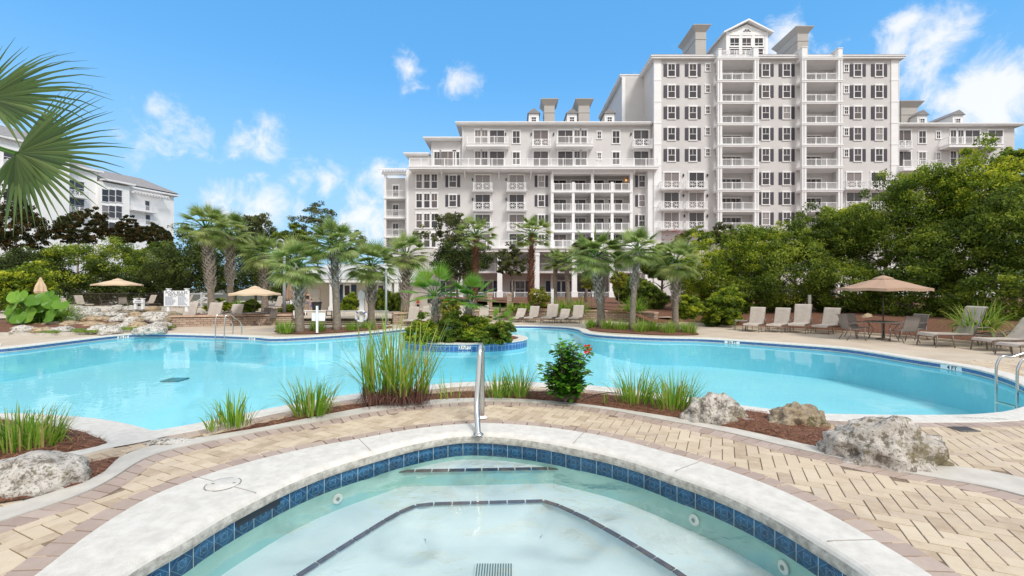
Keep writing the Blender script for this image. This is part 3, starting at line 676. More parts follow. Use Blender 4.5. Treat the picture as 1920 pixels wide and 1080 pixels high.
def slope():
    rows = []; offs = [(0, .0), (.04, .06), (.7, .22), (1.6, .48), (2.7, .66), (6, .8), (60, .9)]
    for off, z in offs:
        r = []
        for i, p in enumerate(edge):
            d = (edge[min(i + 1, len(edge) - 1)] - edge[max(0, i - 1)]).normalized(); nx, ny = -d.y, d.x
            if nx + ny < 0: nx, ny = -nx, -ny
            q = (p.x + nx * off, p.y + ny * off); r.append((q[0], q[1], z + (.05 * noise.noise(Vector((q[0], q[1], 0))) if off > .1 else 0)))
        rows.append(r)
    mb = MB(); n = len(edge); vs = [v for r in rows for v in r]
    mb.add(vs, [(k * n + i, (k + 1) * n + i, (k + 1) * n + i + 1, k * n + i + 1) for k in range(len(rows) - 1) for i in range(n - 1)])
    return mb
struct(slope().build('mulch_slope', M['mulch'], smooth=True))
mb = MB(); n = len(edge)
for a_, b_ in zip(edge, edge[1:]): mb.bar((a_.x, a_.y, .045), (b_.x, b_.y, .045), .18, .10)
struct(mb.build('deck_edge_kerb', M['deck']))
# raised planting beds behind the wall
def bed_prism(name, pts, z1, z0=0):
    mb = MB(); mb.prism([(p[0], p[1]) for p in pts], z0, z1); return struct(mb.build(name, M['mulch']))
bed_prism('raised_bed', [(p.x, p.y + .32) for p in wallR] + [(p.x * 1.08, p.y + 4.5) for p in wallR[::-1]], .56)
bed_prism('raised_bed', [(p.x, p.y + .32) for p in wallL] + [(p.x * 1.05, p.y + 3.5) for p in wallL[::-1]], .52)
# peninsula planters on the pool edge (two mulch beds with palms)
def zero(): pass
pen1 = catmull(gp([(1098, 617), (1125, 622.5), (1180, 626), (1240, 629), (1300, 629), (1310, 626.5), (1290, 621), (1240, 614), (1180, 611.5), (1120, 612)]), 5, True)
PEN1 = resample(pen1, .25); 
if area(PEN1) < 0: PEN1.reverse()
po, _z = mound('mulch_bed', PEN1, .03, .06, M['mulch'], .5, 6, .4); struct(po)
pen2 = catmull(gp([(515, 623), (560, 627.5), (630, 624.5), (690, 620), (735, 614.5), (720, 611.5), (660, 613.5), (590, 617), (530, 618.5)]), 5, True)
PEN2 = resample(pen2, .25)
if area(PEN2) < 0: PEN2.reverse()
po, _z = mound('mulch_bed', PEN2, .03, .06, M['mulch'], .5, 7, .4); struct(po)
# bed around the waterfall rocks, left
bedW = resample(catmull(gp([(-300, 640), (-60, 629), (0, 628), (100, 628), (200, 624), (316, 616), (330, 613), (300, 607), (200, 604), (50, 604), (-100, 606), (-300, 612)]), 5, True), .4)
if area(bedW) < 0: bedW.reverse()
po, _z = mound('mulch_bed', bedW, .03, .35, M['mulch'], .8, 8, 3.0); struct(po)
kb = catmull([G(-300, 641), G(-60, 630), G(0, 629), G(100, 629), G(200, 625), G(316, 617)], 6); mb = MB()
for a_, b_ in zip(kb, kb[1:]): mb.bar((a_.x, a_.y, .06), (b_.x, b_.y, .06), .16, .14)
struct(mb.build('bed_kerb', M['kerb']))
# ================================================================== BUILDINGS
S1 = 65.4 / F
DT, DW = 65.4, 66.7                     # tower front plane, wing front plane
def zx(px, py, D): return ((px - 960) * D / F, CAM_H + (540 - py) * D / F)
hotel = empty('resort_hotel', (20, 66, 0), 0, 'large pale grey resort hotel with white balconies, dark shutters and a tall central tower', 'hotel')
HO = (20, 66, 0)
def XX(px, D): return (px - 960) * D / F
def ZZ(py, D): return CAM_H + (540 - py) * D / F

# --- walls (footprint prisms)
mb = MB()
x = lambda px, D=DT: XX(px, D)
tower_top = ZZ(106, DT) - .5
b1l, b1r, b2l, b2r = x(1340), x(1421), x(1499), x(1578)
fp = [(x(1227), DT), (b1l, DT), (b1l, 67.2), (b1r, 67.2), (b1r, DT), (b2l, DT), (b2l, 67.2), (b2r, 67.2), (b2r, DT), (x(1684), DT), (x(1684), 88), (XX(1170, 70.7), 88), (XX(1170, 70.7), 70.7), (x(1227), 70.7)]
mb.prism(fp, 0, tower_top)
mb.build('tower_wall', M['wall'], hotel, off=HO)
mb = MB(); lgl, lgr = XX(1035, DW), XX(1184, DW)
terr_z = ZZ(311, 64.5) - .0
low_top = terr_z + .02
mb.prism([(XX(763, DW), DW), (lgl, DW), (lgl, 68.8), (lgr, 68.8), (lgr, DW), (x(1227) - .01, DW), (x(1227) - .01, 82), (XX(763, DW), 82)], 0, low_top)
mb.build('wing_wall', M['wall'], hotel, off=HO)
mb = MB(); up_top = ZZ(236, DW); mb.box(XX(866, DW), x(1227) - .02, DW + .0, 81.9, low_top + .002, up_top); mb.build('wing_wall', M['wall'], hotel, off=HO)
mb = MB(); mb.box(XX(807, DW), XX(866, DW) - .01, DW + .6, 80, low_top + .002, ZZ(262, DW)); mb.build('wing_wall', M['wall'], hotel, off=HO)
mb = MB(); mb.box(XX(764, DW), XX(807, DW) - .01, DW + 1.2, 79, low_top + .002, ZZ(288, DW)); mb.build('wing_wall', M['wall'], hotel, off=HO)
# right wing
mb = MB(); mb.box(x(1684) + .01, XX(1902, DW), DW, 82, 0, ZZ(238, DW)); mb.build('wing_wall', M['wall'], hotel, off=HO)

# --- eaves and roofs
def eave(x0, x1, y0, y1, z, over=.7, th=.34, hip=1.2, top=True, ridge=None):
    mb = MB(); mb.box(x0 - over, x1 + over, y0 - over, y1 + over, z + .004, z + th); mb.box(x0 - over - .12, x1 + over + .12, y0 - over - .12, y1 + over, z + th * .55, z + th * .55 + .16)
    o = mb.build('cornice', M['trim'], hotel, off=HO)
    if top:
        mb = MB(); a0, a1, c0, c1 = x0 - over - .1, x1 + over + .1, y0 - over - .1, y1 + over; zz = z + th + .003; i = min(a1 - a0, c1 - c0) / 2.2
        vs = [(a0, c0, zz), (a1, c0, zz), (a1, c1, zz), (a0, c1, zz), (a0 + i, c0 + i, zz + hip), (a1 - i, c0 + i, zz + hip), (a1 - i, c1 - i * .9, zz + hip), (a0 + i, c1 - i * .9, zz + hip)]
        mb.add(vs, [(0, 3, 2, 1), (4, 5, 6, 7), (0, 1, 5, 4), (1, 2, 6, 5), (2, 3, 7, 6), (3, 0, 4, 7)]); mb.build('roof', M['roof'], hotel, off=HO)
eave(x(1227), x(1684), DT, 70.6, tower_top, .55, .5, .5)
eave(XX(1170, 70.7), x(1684) - .3, 71.3, 88, tower_top + .02, .55, .45, .8)
eave(XX(866, DW), x(1227) - .9, DW, 81.5, up_top, .75, .34, 1.0)
eave(XX(807, DW), XX(866, DW) - 1.0, DW + .6, 80, ZZ(262, DW), .9, .3, .5)
eave(XX(764, DW), XX(807, DW) - 1.0, DW + 1.2, 79, ZZ(288, DW), .6, .3, .4)
eave(x(1684) + .75, XX(1902, DW), DW, 81.5, ZZ(238, DW), .7, .34, 1.0)
# corner pilasters with panel joints
for px0, px1, D in ((1227, 1239.5, DT), (1671, 1684, DT)):
    mb = MB(); mb.box(x(px0) - .08, x(px1), D - .12, D + .3, 0, tower_top); k = 0
    for py in (152, 192, 232, 272, 311, 349, 389, 428): mb.box(x(px0) - .12, x(px1) + .03, D - .16, D - .1, ZZ(py, D), ZZ(py, D) + .22)
    mb.build('corner_pilaster', M['trim'], hotel, off=HO)
mb = MB(); mb.box(XX(1166, 70.7), XX(1172, 70.7), 70.55, 70.9, terr_z, tower_top); mb.build('corner_pilaster', M['trim'], hotel, off=HO)
mb = MB(); mb.box(XX(763, DW) - .06, XX(766, DW), DW - .06, DW + .3, 0, low_top); mb.build('corner_pilaster', M['trim'], hotel, off=HO)
mb = MB(); mb.box(x(1227) - .9, x(1227) - .08, DT + .1, DW, 0, ZZ(318, DT)); mb.build('corner_pilaster', M['trim'], hotel, off=HO)
for px, y0, y1, D in ((1227 - 9, 244, 300, DW), (868, 236, 300, DW), (1684, 110, 440, DT)):
    mb = MB(); mb.tube([(XX(px, D), D - .12, ZZ(y0, D)), (XX(px, D), D - .12, ZZ(y1, D))], .06, 6); mb.build('downpipe', M['trim'], hotel, off=HO)

# --- window prototypes (origin at centre of opening, facing -Y)
def win_frame(w, h, cols=2, rows=2, t=.14, sill=True, mull=.045):
    mb = MB(); W2, H2 = w / 2, h / 2
    mb.box(-W2 - t, -W2, -.07, .0, -H2, H2); mb.box(W2, W2 + t, -.07, .0, -H2, H2)
    mb.box(-W2 - t - .05, W2 + t + .05, -.1, .0, H2, H2 + t * 1.5); mb.box(-W2 - t - .04, W2 + t + .04, -.12, .0, -H2 - t * .9, -H2)
    for i in range(1, cols): xx = -W2 + w * i / cols; mb.box(xx - mull / 2, xx + mull / 2, -.045, -.012, -H2, H2)
    for j in range(1, rows): zz = -H2 + h * j / rows; mb.box(-W2, W2, -.055, -.01, zz - mull * .7, zz + mull * .7)
    return mb
def pane(w, h): 
    mb = MB(); mb.box(-w / 2, w / 2, -.008, .02, -h / 2, h / 2); return mb
def make_window(name, w, h, cols=1, rows=2, shutters=0, topgrid=False, shm='shutter'):
    mb = win_frame(w, h, cols, rows)
    if topgrid: mb.box(-.02, .02, -.045, -.012, 0, h / 2)
    o = mb.build(name, M['trim'], hotel); pane(w, h).build('pane', M['glass'], o)
    if shutters:
        for s in (-1, 1):
            mb = MB(); c = s * (w / 2 + .14 + shutters / 2 + .03); mb.box(c - shutters / 2, c + shutters / 2, -.06, 0, -h / 2 - .03, h / 2 + .03)
            for k in range(int(h / .16)): zz = -h / 2 + .05 + k * .16; mb.box(c - shutters / 2 + .05, c + shutters / 2 - .05, -.075, -.06, zz, zz + .09)
            mb.build('shutter', M[shm], o)
    return o
_used = set()
def put_win(proto, px, py, D, y=None, label=None):
    o = proto if proto.name not in _used else copy_tree(proto, hotel)
    _used.add(proto.name if o is proto else o.name)
    o.location = (XX(px, D) - HO[0], (D if y is None else y) - HO[1] - .002, ZZ(py, D) - HO[2]); return o
W_sh = make_window('window', .95, 1.72, 1, 2, .5, True)
W_small = make_window('window', .5, .95, 2, 2)
W_single = make_window('window', .98, 1.75, 2, 2)
W_nar = make_window('window', .80, 1.62, 1, 2, 0, True)
W_wing = make_window('window', .98, 1.66, 1, 2, .42, True)
W_nsh = make_window('window', .82, 1.62, 1, 2, .40, True)
W_door = make_window('balcony_door', 2.1, 2.15, 2, 1)
W_pair = make_window('balcony_door', 2.9, 2.1, 4, 1)
rows_t = [132, 171.8, 211.6, 251.4, 291]
for py in rows_t:
    for px in (1259, 1299, 1608, 1648): put_win(W_sh, px, py, DT)
    put_win(W_small, 1327, py - 5, DT); put_win(W_small, 1586.5, py - 4, DT)
for py in rows_t + [335, 372, 410]:
    for px in (1435.5, 1474.8): put_win(W_sh, px, py, DT)

# --- balcony builder
def rail_mesh(w, d, h=1.05, posts=2, star=False, sides=True, side_only=None):
    """rail round a slab: front at y=-d, from x=-w/2..w/2, z from 0"""
    mb = MB(); x0, x1 = -w / 2, w / 2
    mb.box(x0, x1, -d, -d + .07, h - .07, h); mb.box(x0, x1, -d + .01, -d + .06, .10, .15)
    for i in range(posts): 
        xx = x0 + (x1 - x0) * i / (posts - 1) if posts > 1 else x0
        xx = min(max(xx, x0 + .05), x1 - .05); mb.box(xx - .055, xx + .055, -d - .01, -d + .09, 0, h + .06)
    if sides:
        for xx in (x0, x1 - .06): mb.box(xx, xx + .06, -d + .07, 0, h - .06, h - .005); mb.box(xx, xx + .06, -d + .07, 0, .10, .15)
        k = int(d / .16)
        for i in range(1, k + 1): 
            for xx in (x0 + .03, x1 - .03): yy = -d + d * i / (k + 1); mb.box(xx - .014, xx + .014, yy - .014, yy + .014, .15, h - .06)
    if star:
        a = min(w * .2, .55); xs = [x0 + .1, x0 + w * .2, x0 + w * .8, x1 - .1]
        z0, z1 = .16, h - .08; yy = -d + .035
        for cx in (-w * .22, w * .22):
            hw = w * .22 - .06
            for p, q in (((cx - hw, z0), (cx + hw, z1)), ((cx - hw, z1), (cx + hw, z0)), ((cx, z0), (cx, z1)), ((cx - hw, (z0 + z1) / 2), (cx + hw, (z0 + z1) / 2))):
                mb.bar((p[0], yy, p[1]), (q[0], yy, q[1]), .05)
            for s in (-1, 1): mb.bar((cx + s * hw, yy, z0), (cx + s * hw, yy, z1), .06)
    else:
        k = max(2, int(w / .15))
        for i in range(1, k): xx = x0 + w * i / k; mb.box(xx - .015, xx + .015, -d + .02, -d + .05, .15, h - .07)
    return mb
def balcony(px, py_slab, D, w, d, posts=2, star=False, slab=.2, kind='balcony', y0=None, sides=True):
    y = D if y0 is None else y0
    X, Z = XX(px, D), ZZ(py_slab, D)
    mb = MB(); mb.box(X - w / 2 - .08, X + w / 2 + .08, y - d - .08, y - .003, Z - slab, Z); mb.box(X - w / 2 - .14, X + w / 2 + .14, y - d - .14, y - .003, Z - .08, Z - .02)
    o = mb.build(kind, M['trim'], hotel, off=HO)
    r = rail_mesh(w, d, posts=posts, star=star, sides=sides); r.v = [(a + X, b + y, c + Z + .002) for a, b, c in r.v]
    r.build('railing', M['trim'], o, off=HO); return o
for px in (1259, 1306, 1601, 1647):
    for k, (py, ps) in enumerate(((338, 353), (375.5, 391.5), (413, 429))):
        put_win(W_door, px, py, DT); balcony(px + (1 if px < 1400 else 6), ps, DT - 1.2, 2.95, 1.15, 3, True, .2, y0=DT)
# tower balcony bays
slabs = [149.6, 190, 230.5, 270.5, 311, 355, 393, 431]
BD = 64.05
for (L0, L1, bl_, br_) in ((1346, 1423, b1l, b1r), (1504, 1580, b2l, b2r)):
    xl, xr = XX(L0, BD), XX(L1, BD); xc = (xl + xr) / 2; w = xr - xl
    mb = MB(); top = ZZ(106, BD)
    for xa, xb in ((xl, xl + .22), (xl + .32, xl + .62), (xr - .62, xr - .32), (xr - .22, xr)): mb.box(xa, xb, BD, BD + .45, 0, top)
    mb.box(xl - .02, xl + .1, BD + .5, DT - .002, 0, top) if False else None
    mb.build('bay_pier', M['trim'], hotel, off=HO)
    mb = MB()
    for xa in (bl_, br_ - .12): mb.box(xa + .001, xa + .12, DT + .01, 67.19, 0, tower_top - .01)
    for sy in [106] + slabs:
        Z = ZZ(sy, BD)
    mb.build('bay_side_wall', M['wall'], hotel, off=HO)
    for i, sy in enumerate([107.5] + slabs):
        Z = ZZ(sy, BD); mb = MB(); mb.box(xl - .05, xr + .05, BD - .06, DT - .003, Z - .34, Z); mb.box(bl_ + .13, br_ - .13, DT, 67.18, Z - .30, Z - .01)
        mb.box(xl - .12, xr + .12, BD - .12, BD - .05, Z - .14, Z - .02)
        if i == 0: mb.build('bay_roof', M['trim'], hotel, off=HO); continue
        o = mb.build('balcony', M['trim'], hotel, off=HO)
        r = rail_mesh(w - 1.26, .0, posts=4, sides=False); r.v = [(a + xc, b + BD + .2, c + Z + .003) for a, b, c in r.v]; r.build('railing', M['trim'], o, off=HO)
        # deck chairs and table on the balcony are not separable at this size
        for dx, pr in ((-w * .30, W_nar), (.1, W_pair)):
            q = put_win(pr, 1000, 300, DT); q.location = (xc + dx + .35 - HO[0], 67.195 - HO[1], Z + 1.12)
            if pr is W_nar: q.scale = (1, 1, 1.25)
# --- penthouse gable
PD = 68.0; pl, pr_ = XX(1361, PD), XX(1440, PD); pz0, pz1 = tower_top + .1, ZZ(62, PD)
mb = MB(); mb.box(pl, pr_, PD, 78, pz0, pz1); pk = ZZ(42, PD); pc = (pl + pr_) / 2
mb.prism_y([(pl + .01, pz1 + .001), (pr_ - .01, pz1 + .001), (pc, pk - .25)], PD + .01, 78); mb.build('penthouse_wall', M['wall_white'], hotel, off=HO)
mb = MB()
for s in (-1, 1):
    e = Vector((pc + s * (pc - pl + .55), 0, pz1 - .25)); a = Vector((pc, 0, pk))
    mb.prism_y([(a.x, a.z), (e.x, e.z), (e.x, e.z + .22), (a.x, a.z + .26)][::s], PD - .6, 78.4)
mb.build('penthouse_roof', M['trim'], hotel, off=HO)
mb = MB(); mb.box(pl + .02, pr_ - .02, PD - .1, PD - .002, pz1 - .35, pz1 + .1); 
for q in (0, .33, .66, 1): xx = pl + .25 + (pr_ - pl - .5) * q; mb.box(xx - .22, xx + .22, PD - .08, PD - .003, pz0, pz1 - .36)
mb.build('penthouse_trim', M['trim'], hotel, off=HO)
W_pent = make_window('window', 1.3, 1.5, 2, 2)
for px in (1377, 1399.5, 1422):
    put_win(W_pent, px, 81.5, PD)
    o = put_win(W_pent, px, 98, PD)
mb = MB(); fc = (XX(1400, PD), ZZ(63, PD)); arc = [(fc[0] + .66 * math.cos(t), fc[1] + .66 * math.sin(t)) for t in [math.pi * i / 12 for i in range(13)]]
mb.prism_y(arc, PD - .06, PD - .004); fan = mb.build('fanlight', M['glass'], hotel, off=HO)
mb = MB()
for t in (R(0), R(45), R(90), R(135), R(180)): mb.bar((fc[0], PD - .08, fc[1]), (fc[0] + .68 * math.cos(t), PD - .08, fc[1] + .68 * math.sin(t)), .07, .05)
for a_, b_ in zip(arc, arc[1:]): mb.bar((a_[0], PD - .08, a_[1]), (b_[0], PD - .08, b_[1]), .06)
mb.build('muntin', M['trim'], fan, off=HO)
# lean-to gable roof at left of penthouse
mb = MB(); mb.prism_y([(XX(1361, PD) - .02, pz1 - .5), (XX(1361, PD) - .02, pz0), (XX(1361, PD) - 2.6, pz0)], 72, 78.3); mb.build('lean_roof', M['trim'], hotel, off=HO)
# parapet rail over bay 1 and bay piers on top
Zt = ZZ(106.5, BD)
r = rail_mesh(XX(1414, BD) - XX(1352, BD), 0, 1.0, 5, sides=False); cx0 = (XX(1414, BD) + XX(1352, BD)) / 2; r.v = [(a + cx0, b + BD + .2, c + Zt) for a, b, c in r.v]; r.build('roof_railing', M['trim'], hotel, off=HO)
for pa, pb, pt in ((1413, 1422, 89), (1347, 1353, 92), (1504, 1514, 89), (1572, 1580, 91)):
    mb = MB(); mb.box(XX(pa, BD), XX(pb, BD), BD, 67.5, Zt + .01, ZZ(pt, BD)); mb.box(XX(pa, BD) - .06, XX(pb, BD) + .06, BD - .06, 67.6, ZZ(pt, BD) + .002, ZZ(pt, BD) + .1); mb.build('parapet_pier', M['trim'], hotel, off=HO)
# chimneys: wide flues with flared crowns
def chimney(p0, p1, ytop, ybase, D, depth, zb):
    a0, a1 = XX(p0, D), XX(p1, D); zt = ZZ(ytop, D); mb = MB(); mb.box(a0, a1, D, D + depth, zb, zt - .9); mb.box(a0 - .06, a1 + .06, D - .06, D + depth + .06, zt - 2.0, zt - 1.85)
    fl = .55; vs = [(a0, D, zt - .899), (a1, D, zt - .899), (a1, D + depth, zt - .899), (a0, D + depth, zt - .899), (a0 - fl, D - fl, zt - .1), (a1 + fl, D - fl, zt - .1), (a1 + fl, D + depth + fl, zt - .1), (a0 - fl, D + depth + fl, zt - .1)]
    mb.add(vs, [(0, 3, 2, 1), (4, 5, 6, 7), (0, 1, 5, 4), (1, 2, 6, 5), (2, 3, 7, 6), (3, 0, 4, 7)])
    mb.box(a0 - fl, a1 + fl, D - fl, D + depth + fl, zt - .099, zt); mb.build('chimney', M['chim'], hotel, off=HO)
chimney(1304, 1324, 49, 100, 68, 5.2, tower_top)
chimney(1495.5, 1515.6, 52, 102, 68, 5.4, tower_top)
chimney(1020.5, 1040, 187, 230, 69.5, 2.5, up_top); chimney(1085, 1105.5, 187, 230, 69.5, 2.5, up_top)
chimney(1690, 1721, 191, 230, 69.5, 8, ZZ(238, DW))
def dormer(px, ytop, D=68.2, w=20, zb=None, back=5.0):
    a0, a1 = XX(px - w / 2, D), XX(px + w / 2, D); zt = ZZ(ytop + 9, D); mb = MB(); mb.box(a0, a1, D, D + back, zb, zt); c = (a0 + a1) / 2
    o = mb.build('dormer', M['wall_white'], hotel, off=HO)
    mb = MB(); mb.prism_y([(a0 - .2, zt + .002), (a1 + .2, zt + .002), (c, zt + .75)], D - .25, D + back + .1); mb.build('dormer_roof', M['roof'], o, off=HO)
    mb = win_frame(.62, .95, 2, 3, .09); mb.v = [(p + c, q + D - .003, s + zt - 1.05) for p, q, s in mb.v]; mb.build('dormer_frame', M['trim'], o, off=HO)
    mb = pane(.62, .95); mb.v = [(p + c, q + D - .003, s + zt - 1.05) for p, q, s in mb.v]; mb.build('pane', mat('dormer_glass', (.04, .035, .04), .1), o, off=HO)
for px, w in ((1001, 19), (1072.5, 18), (1143, 18)): dormer(px, 204, w=w, zb=up_top)
dormer(1729, 207, w=18, zb=ZZ(238, DW)); dormer(1796, 207, w=19, zb=ZZ(238, DW))

# --- wing: windows rows
for py in (257.5, 297):
    dz = 0
    for px, p in ((968, W_single), (1155, W_single), (1123.5, W_small), (896, W_nar), (909, W_nar), (1082, W_nar), (1095, W_nar), (1729, W_single), (1759, W_small), (1787, W_nar), (1801, W_nar)):
        put_win(p, px, py - (4 if p is W_small else 0), DW)
    for px in (1014, 1202, 932, 1060, 1694, 1823): put_win(W_door, px, py + 1, DW)
    if py < 280: put_win(W_door, 1866, py + 1, DW)
for px in (819.5, 856): put_win(W_nar, px, 298, DW + .6)
put_win(W_door, 840, 298, DW + .6)
def bal2(a, b, ps, posts, star=False, d=1.5): 
    Df = DW - d; balcony((a + b) / 2, ps, Df, (b - a) * Df / F, d, posts, star, .45 if not star else .25, y0=DW)
bal2(875, 953, 269, 4); bal2(1044, 1112, 269, 4); bal2(998, 1033, 274, 3, True, 1.1); bal2(1189, 1224, 274, 3, True, 1.1)
bal2(1684, 1711, 277, 3, True, 1.1); bal2(1780, 1880, 270, 5)
# long terrace with rail and brackets
Df = 64.5; tx0, tx1 = XX(766, Df), XX(1235, Df); mb = MB(); mb.box(tx0, tx1, Df, DW - .003, terr_z - .42, terr_z); mb.box(tx0 - .08, tx1 + .08, Df - .08, Df + .1, terr_z - .16, terr_z - .04)
tr_ = mb.build('terrace_slab', M['trim'], hotel, off=HO)
r = rail_mesh(tx1 - tx0 - .1, 0, 1.1, 22, sides=False); r.v = [(a + (tx0 + tx1) / 2, b + Df + .12, c + terr_z + .002) for a, b, c in r.v]; r.build('railing', M['trim'], tr_, off=HO)
for px in (830, 873, 936, 995, 1034, 1110, 1185):
    mb = MB(); X = XX(px, DW); mb.prism([(X - .08, Df + .5), (X + .08, Df + .5), (X + .08, DW), (X - .08, DW)], terr_z - .62, terr_z - .43); mb.bar((X, Df + .6, terr_z - .6), (X, DW - .02, terr_z - 1.4), .14); mb.build('bracket', M['trim'], hotel, off=HO)
rt0, rt1 = XX(1678, Df), XX(1760, Df); mb = MB(); mb.box(x(1684) + .02, rt1, Df, DW - .003, ZZ(314, Df) - .42, ZZ(314, Df)); tr_ = mb.build('terrace_slab', M['trim'], hotel, off=HO)
r = rail_mesh(rt1 - x(1684) - .2, 0, 1.1, 5, sides=False); r.v = [(a + (x(1684) + rt1) / 2, b + Df + .12, c + ZZ(314, Df) + .002) for a, b, c in r.v]; r.build('railing', M['trim'], tr_, off=HO)
# lower wing
for py in (340, 376.5, 414, 450):
    for px in (786, 800.5, 814.5): put_win(W_nar, px, py, DW)
    put_win(W_wing, 849, py, DW); put_win(W_nsh, 1015, py, DW); put_win(W_nsh, 1203.5, py, DW)
    for px in (905, 968.7): put_win(W_door, px, py + 2.5, DW)
    if py < 440:
        for px in (905, 968.7): balcony(px, py + 16, DW - 1.2, 2.75, 1.15, 2, True, .2, y0=DW)
# loggias
zt = ZZ(320, DW)
mb = MB(); mb.box(lgl - .1, lgr + .1, DW - 1.2, DW - .003, terr_z - .9, terr_z - .43); mb.build('loggia_beam', M['trim'], hotel, off=HO)
for px in (1035.5, 1075, 1111, 1148, 1184):
    mb = MB(); X = XX(px, DW - 1.2); top = ZZ(341, DW - 1.2) if px in (1075, 1148) else terr_z - .9; mb.box(X - .2, X + .2, DW - 1.2, DW - .8, 0, top); mb.build('loggia_post', M['trim'], hotel, off=HO)
for sy in (359, 397, 433.5, 466):
    Dl = DW - 1.2; Z = ZZ(sy, Dl) + .15; mb = MB(); mb.box(XX(1034, Dl), XX(1185, Dl), Dl - .1, DW - .003, Z - .3, Z); mb.box(lgl + .002, lgr - .002, DW, 68.79, Z - .28, Z - .01)
    o = mb.build('balcony', M['trim'], hotel, off=HO)
    for a_, b_ in ((1036, 1074), (1076, 1110), (1112, 1147), (1149, 1183)):
        w = XX(b_, Dl) - XX(a_, Dl) - .36; c = (XX(b_, Dl) + XX(a_, Dl)) / 2
        r = rail_mesh(w, 0, 1.05, 3, sides=False); r.v = [(p + c, q + Dl + .15, s + Z + .003) for p, q, s in r.v]; r.build('railing', M['trim'], o, off=HO)
        q = put_win(W_door, 1000, 300, DW); q.location = (c - HO[0] - .2, 68.795 - HO[1], Z + 1.12)
mb = MB(); mb.box((lgl + lgr) / 2 - .12, (lgl + lgr) / 2 + .12, DW - .8, 68.79, 0, terr_z - .43); mb.build('loggia_wall', M['wall'], hotel, off=HO)
# wall lamps, one lit on the third loggia
lampm = mat('black_lantern', (.03, .03, .03), .4)
for px, py in ((886, 337), (949, 337), (886, 374), (949, 374), (948, 252), (1038, 252), (996, 252), (1183, 252), (1281, 329), (1326, 329), (1281, 367), (1326, 367), (1283, 405), (1326, 405)):
    D = DW if px < 1240 else DT; mb = MB(); X, Z = XX(px, D), ZZ(py, D); mb.box(X - .08, X + .08, D - .2, D - .003, Z - .18, Z + .2); mb.build('wall_lantern', lampm, hotel, off=HO)
em = mat('lit_lantern', (1, .6, .3), .4); em.node_tree.nodes['Principled BSDF'].inputs['Emission Color'].default_value = (1, .45, .12, 1); em.node_tree.nodes['Principled BSDF'].inputs['Emission Strength'].default_value = 1.0
mb = MB(); X, Z = XX(1174, DW + 2), ZZ(338, DW + 2); mb.box(X - .1, X + .1, 68.6, 68.79, Z - .12, Z + .12); mb.build('wall_lantern', em, hotel, off=HO)['label'] = 'lit orange wall lantern'
# open balcony block at far left with pergola
Ds = 68.0; sl, sr = XX(720, Ds), XX(764, Ds)
mb = MB(); mb.box(sl, sr, Ds + 1.9, 76, 0, ZZ(328, Ds)); mb.build('wing_wall', M['wall'], hotel, off=HO)
mb = MB()
for X in (sl, sr - .35): mb.box(X, X + .3, Ds, Ds + .35, 0, ZZ(326, Ds))
mb.box(sl - .1, sl + .05, Ds + .4, Ds + 1.9, 0, ZZ(328, Ds)) ; mb.build('corner_pilaster', M['trim'], hotel, off=HO)
mb = MB(); mb.box(sl - .3, sr, Ds - .2, Ds + .1, ZZ(327, Ds), ZZ(323, Ds))
for i in range(9): X = sl - .1 + (sr - sl) * i / 8.5; mb.box(X, X + .1, Ds - .8, Ds + 2.5, ZZ(323, Ds) + .002, ZZ(323, Ds) + .28)
mb.box(sl - .6, sr, Ds - .6, Ds - .5, ZZ(320, Ds) + .02, ZZ(318, Ds) + .04); mb.build('pergola', M['trim'], hotel, off=HO)
for sy in (369, 406, 442, 477):
    Z = ZZ(sy, Ds); mb = MB(); mb.box(sl - .1, sr, Ds - .1, Ds + 1.89, Z - .3, Z); o = mb.build('balcony', M['trim'], hotel, off=HO)
    r = rail_mesh(sr - sl - .3, 0, 1.05, 2, sides=False); r.v = [(p + (sl + sr) / 2, q + Ds + .1, s + Z + .002) for p, q, s in r.v]; r.build('railing', M['trim'], o, off=HO)
    q = put_win(W_nar, 741, 300, Ds); q.location = (XX(742, Ds + 1.9) - HO[0], Ds + 1.897 - HO[1], Z + 1.1); q.scale = (1, 1, 1.2)
# porch: two-storey colonnade in front of the wing
PDp = 60.5; pz = ZZ(464.6, PDp); pb = ZZ(472, PDp)
mb = MB(); mb.box(XX(815, PDp), XX(1225, PDp), PDp, DW - .003, pb, pz - .12); mb.box(XX(815, PDp) - .15, XX(1225, PDp) + .15, PDp - .2, PDp + .2, pz - .119, pz); po_ = mb.build('porch_roof', M['trim'], hotel, off=HO)
r = rail_mesh(XX(1225, PDp) - XX(815, PDp) - .2, 0, 1.05, 18, sides=False); r.v = [(a + (XX(815, PDp) + XX(1225, PDp)) / 2, b + PDp + .15, c + pz + .002) for a, b, c in r.v]; r.build('railing', M['trim'], po_, off=HO)
for px in (862, 937, 1007, 1077.5, 1148, 1215):
    X = XX(px, PDp); mb = MB(); mb.box(X - .33, X + .33, PDp + .1, PDp + .76, TZ + 1.3, pb - .001); mb.box(X - .42, X + .42, PDp, PDp + .85, TZ, TZ + 1.299); mb.box(X - .4, X + .4, PDp + .03, PDp + .83, pb - .5, pb - .3); mb.build('porch_column', M['trim'], hotel, off=HO)
mz = ZZ(508, PDp + 2); mb = MB(); mb.box(XX(815, PDp), XX(1225, PDp), PDp + 2, DW - .003, mz - .3, mz); po_ = mb.build('porch_gallery', M['trim'], hotel, off=HO)
r = rail_mesh(XX(1225, PDp) - XX(815, PDp) - .2, 0, 1.05, 12, sides=False); r.v = [(a + (XX(815, PDp) + XX(1225, PDp)) / 2, b + PDp + 2.15, c + mz + .002) for a, b, c in r.v]; r.build('railing', M['trim'], po_, off=HO)
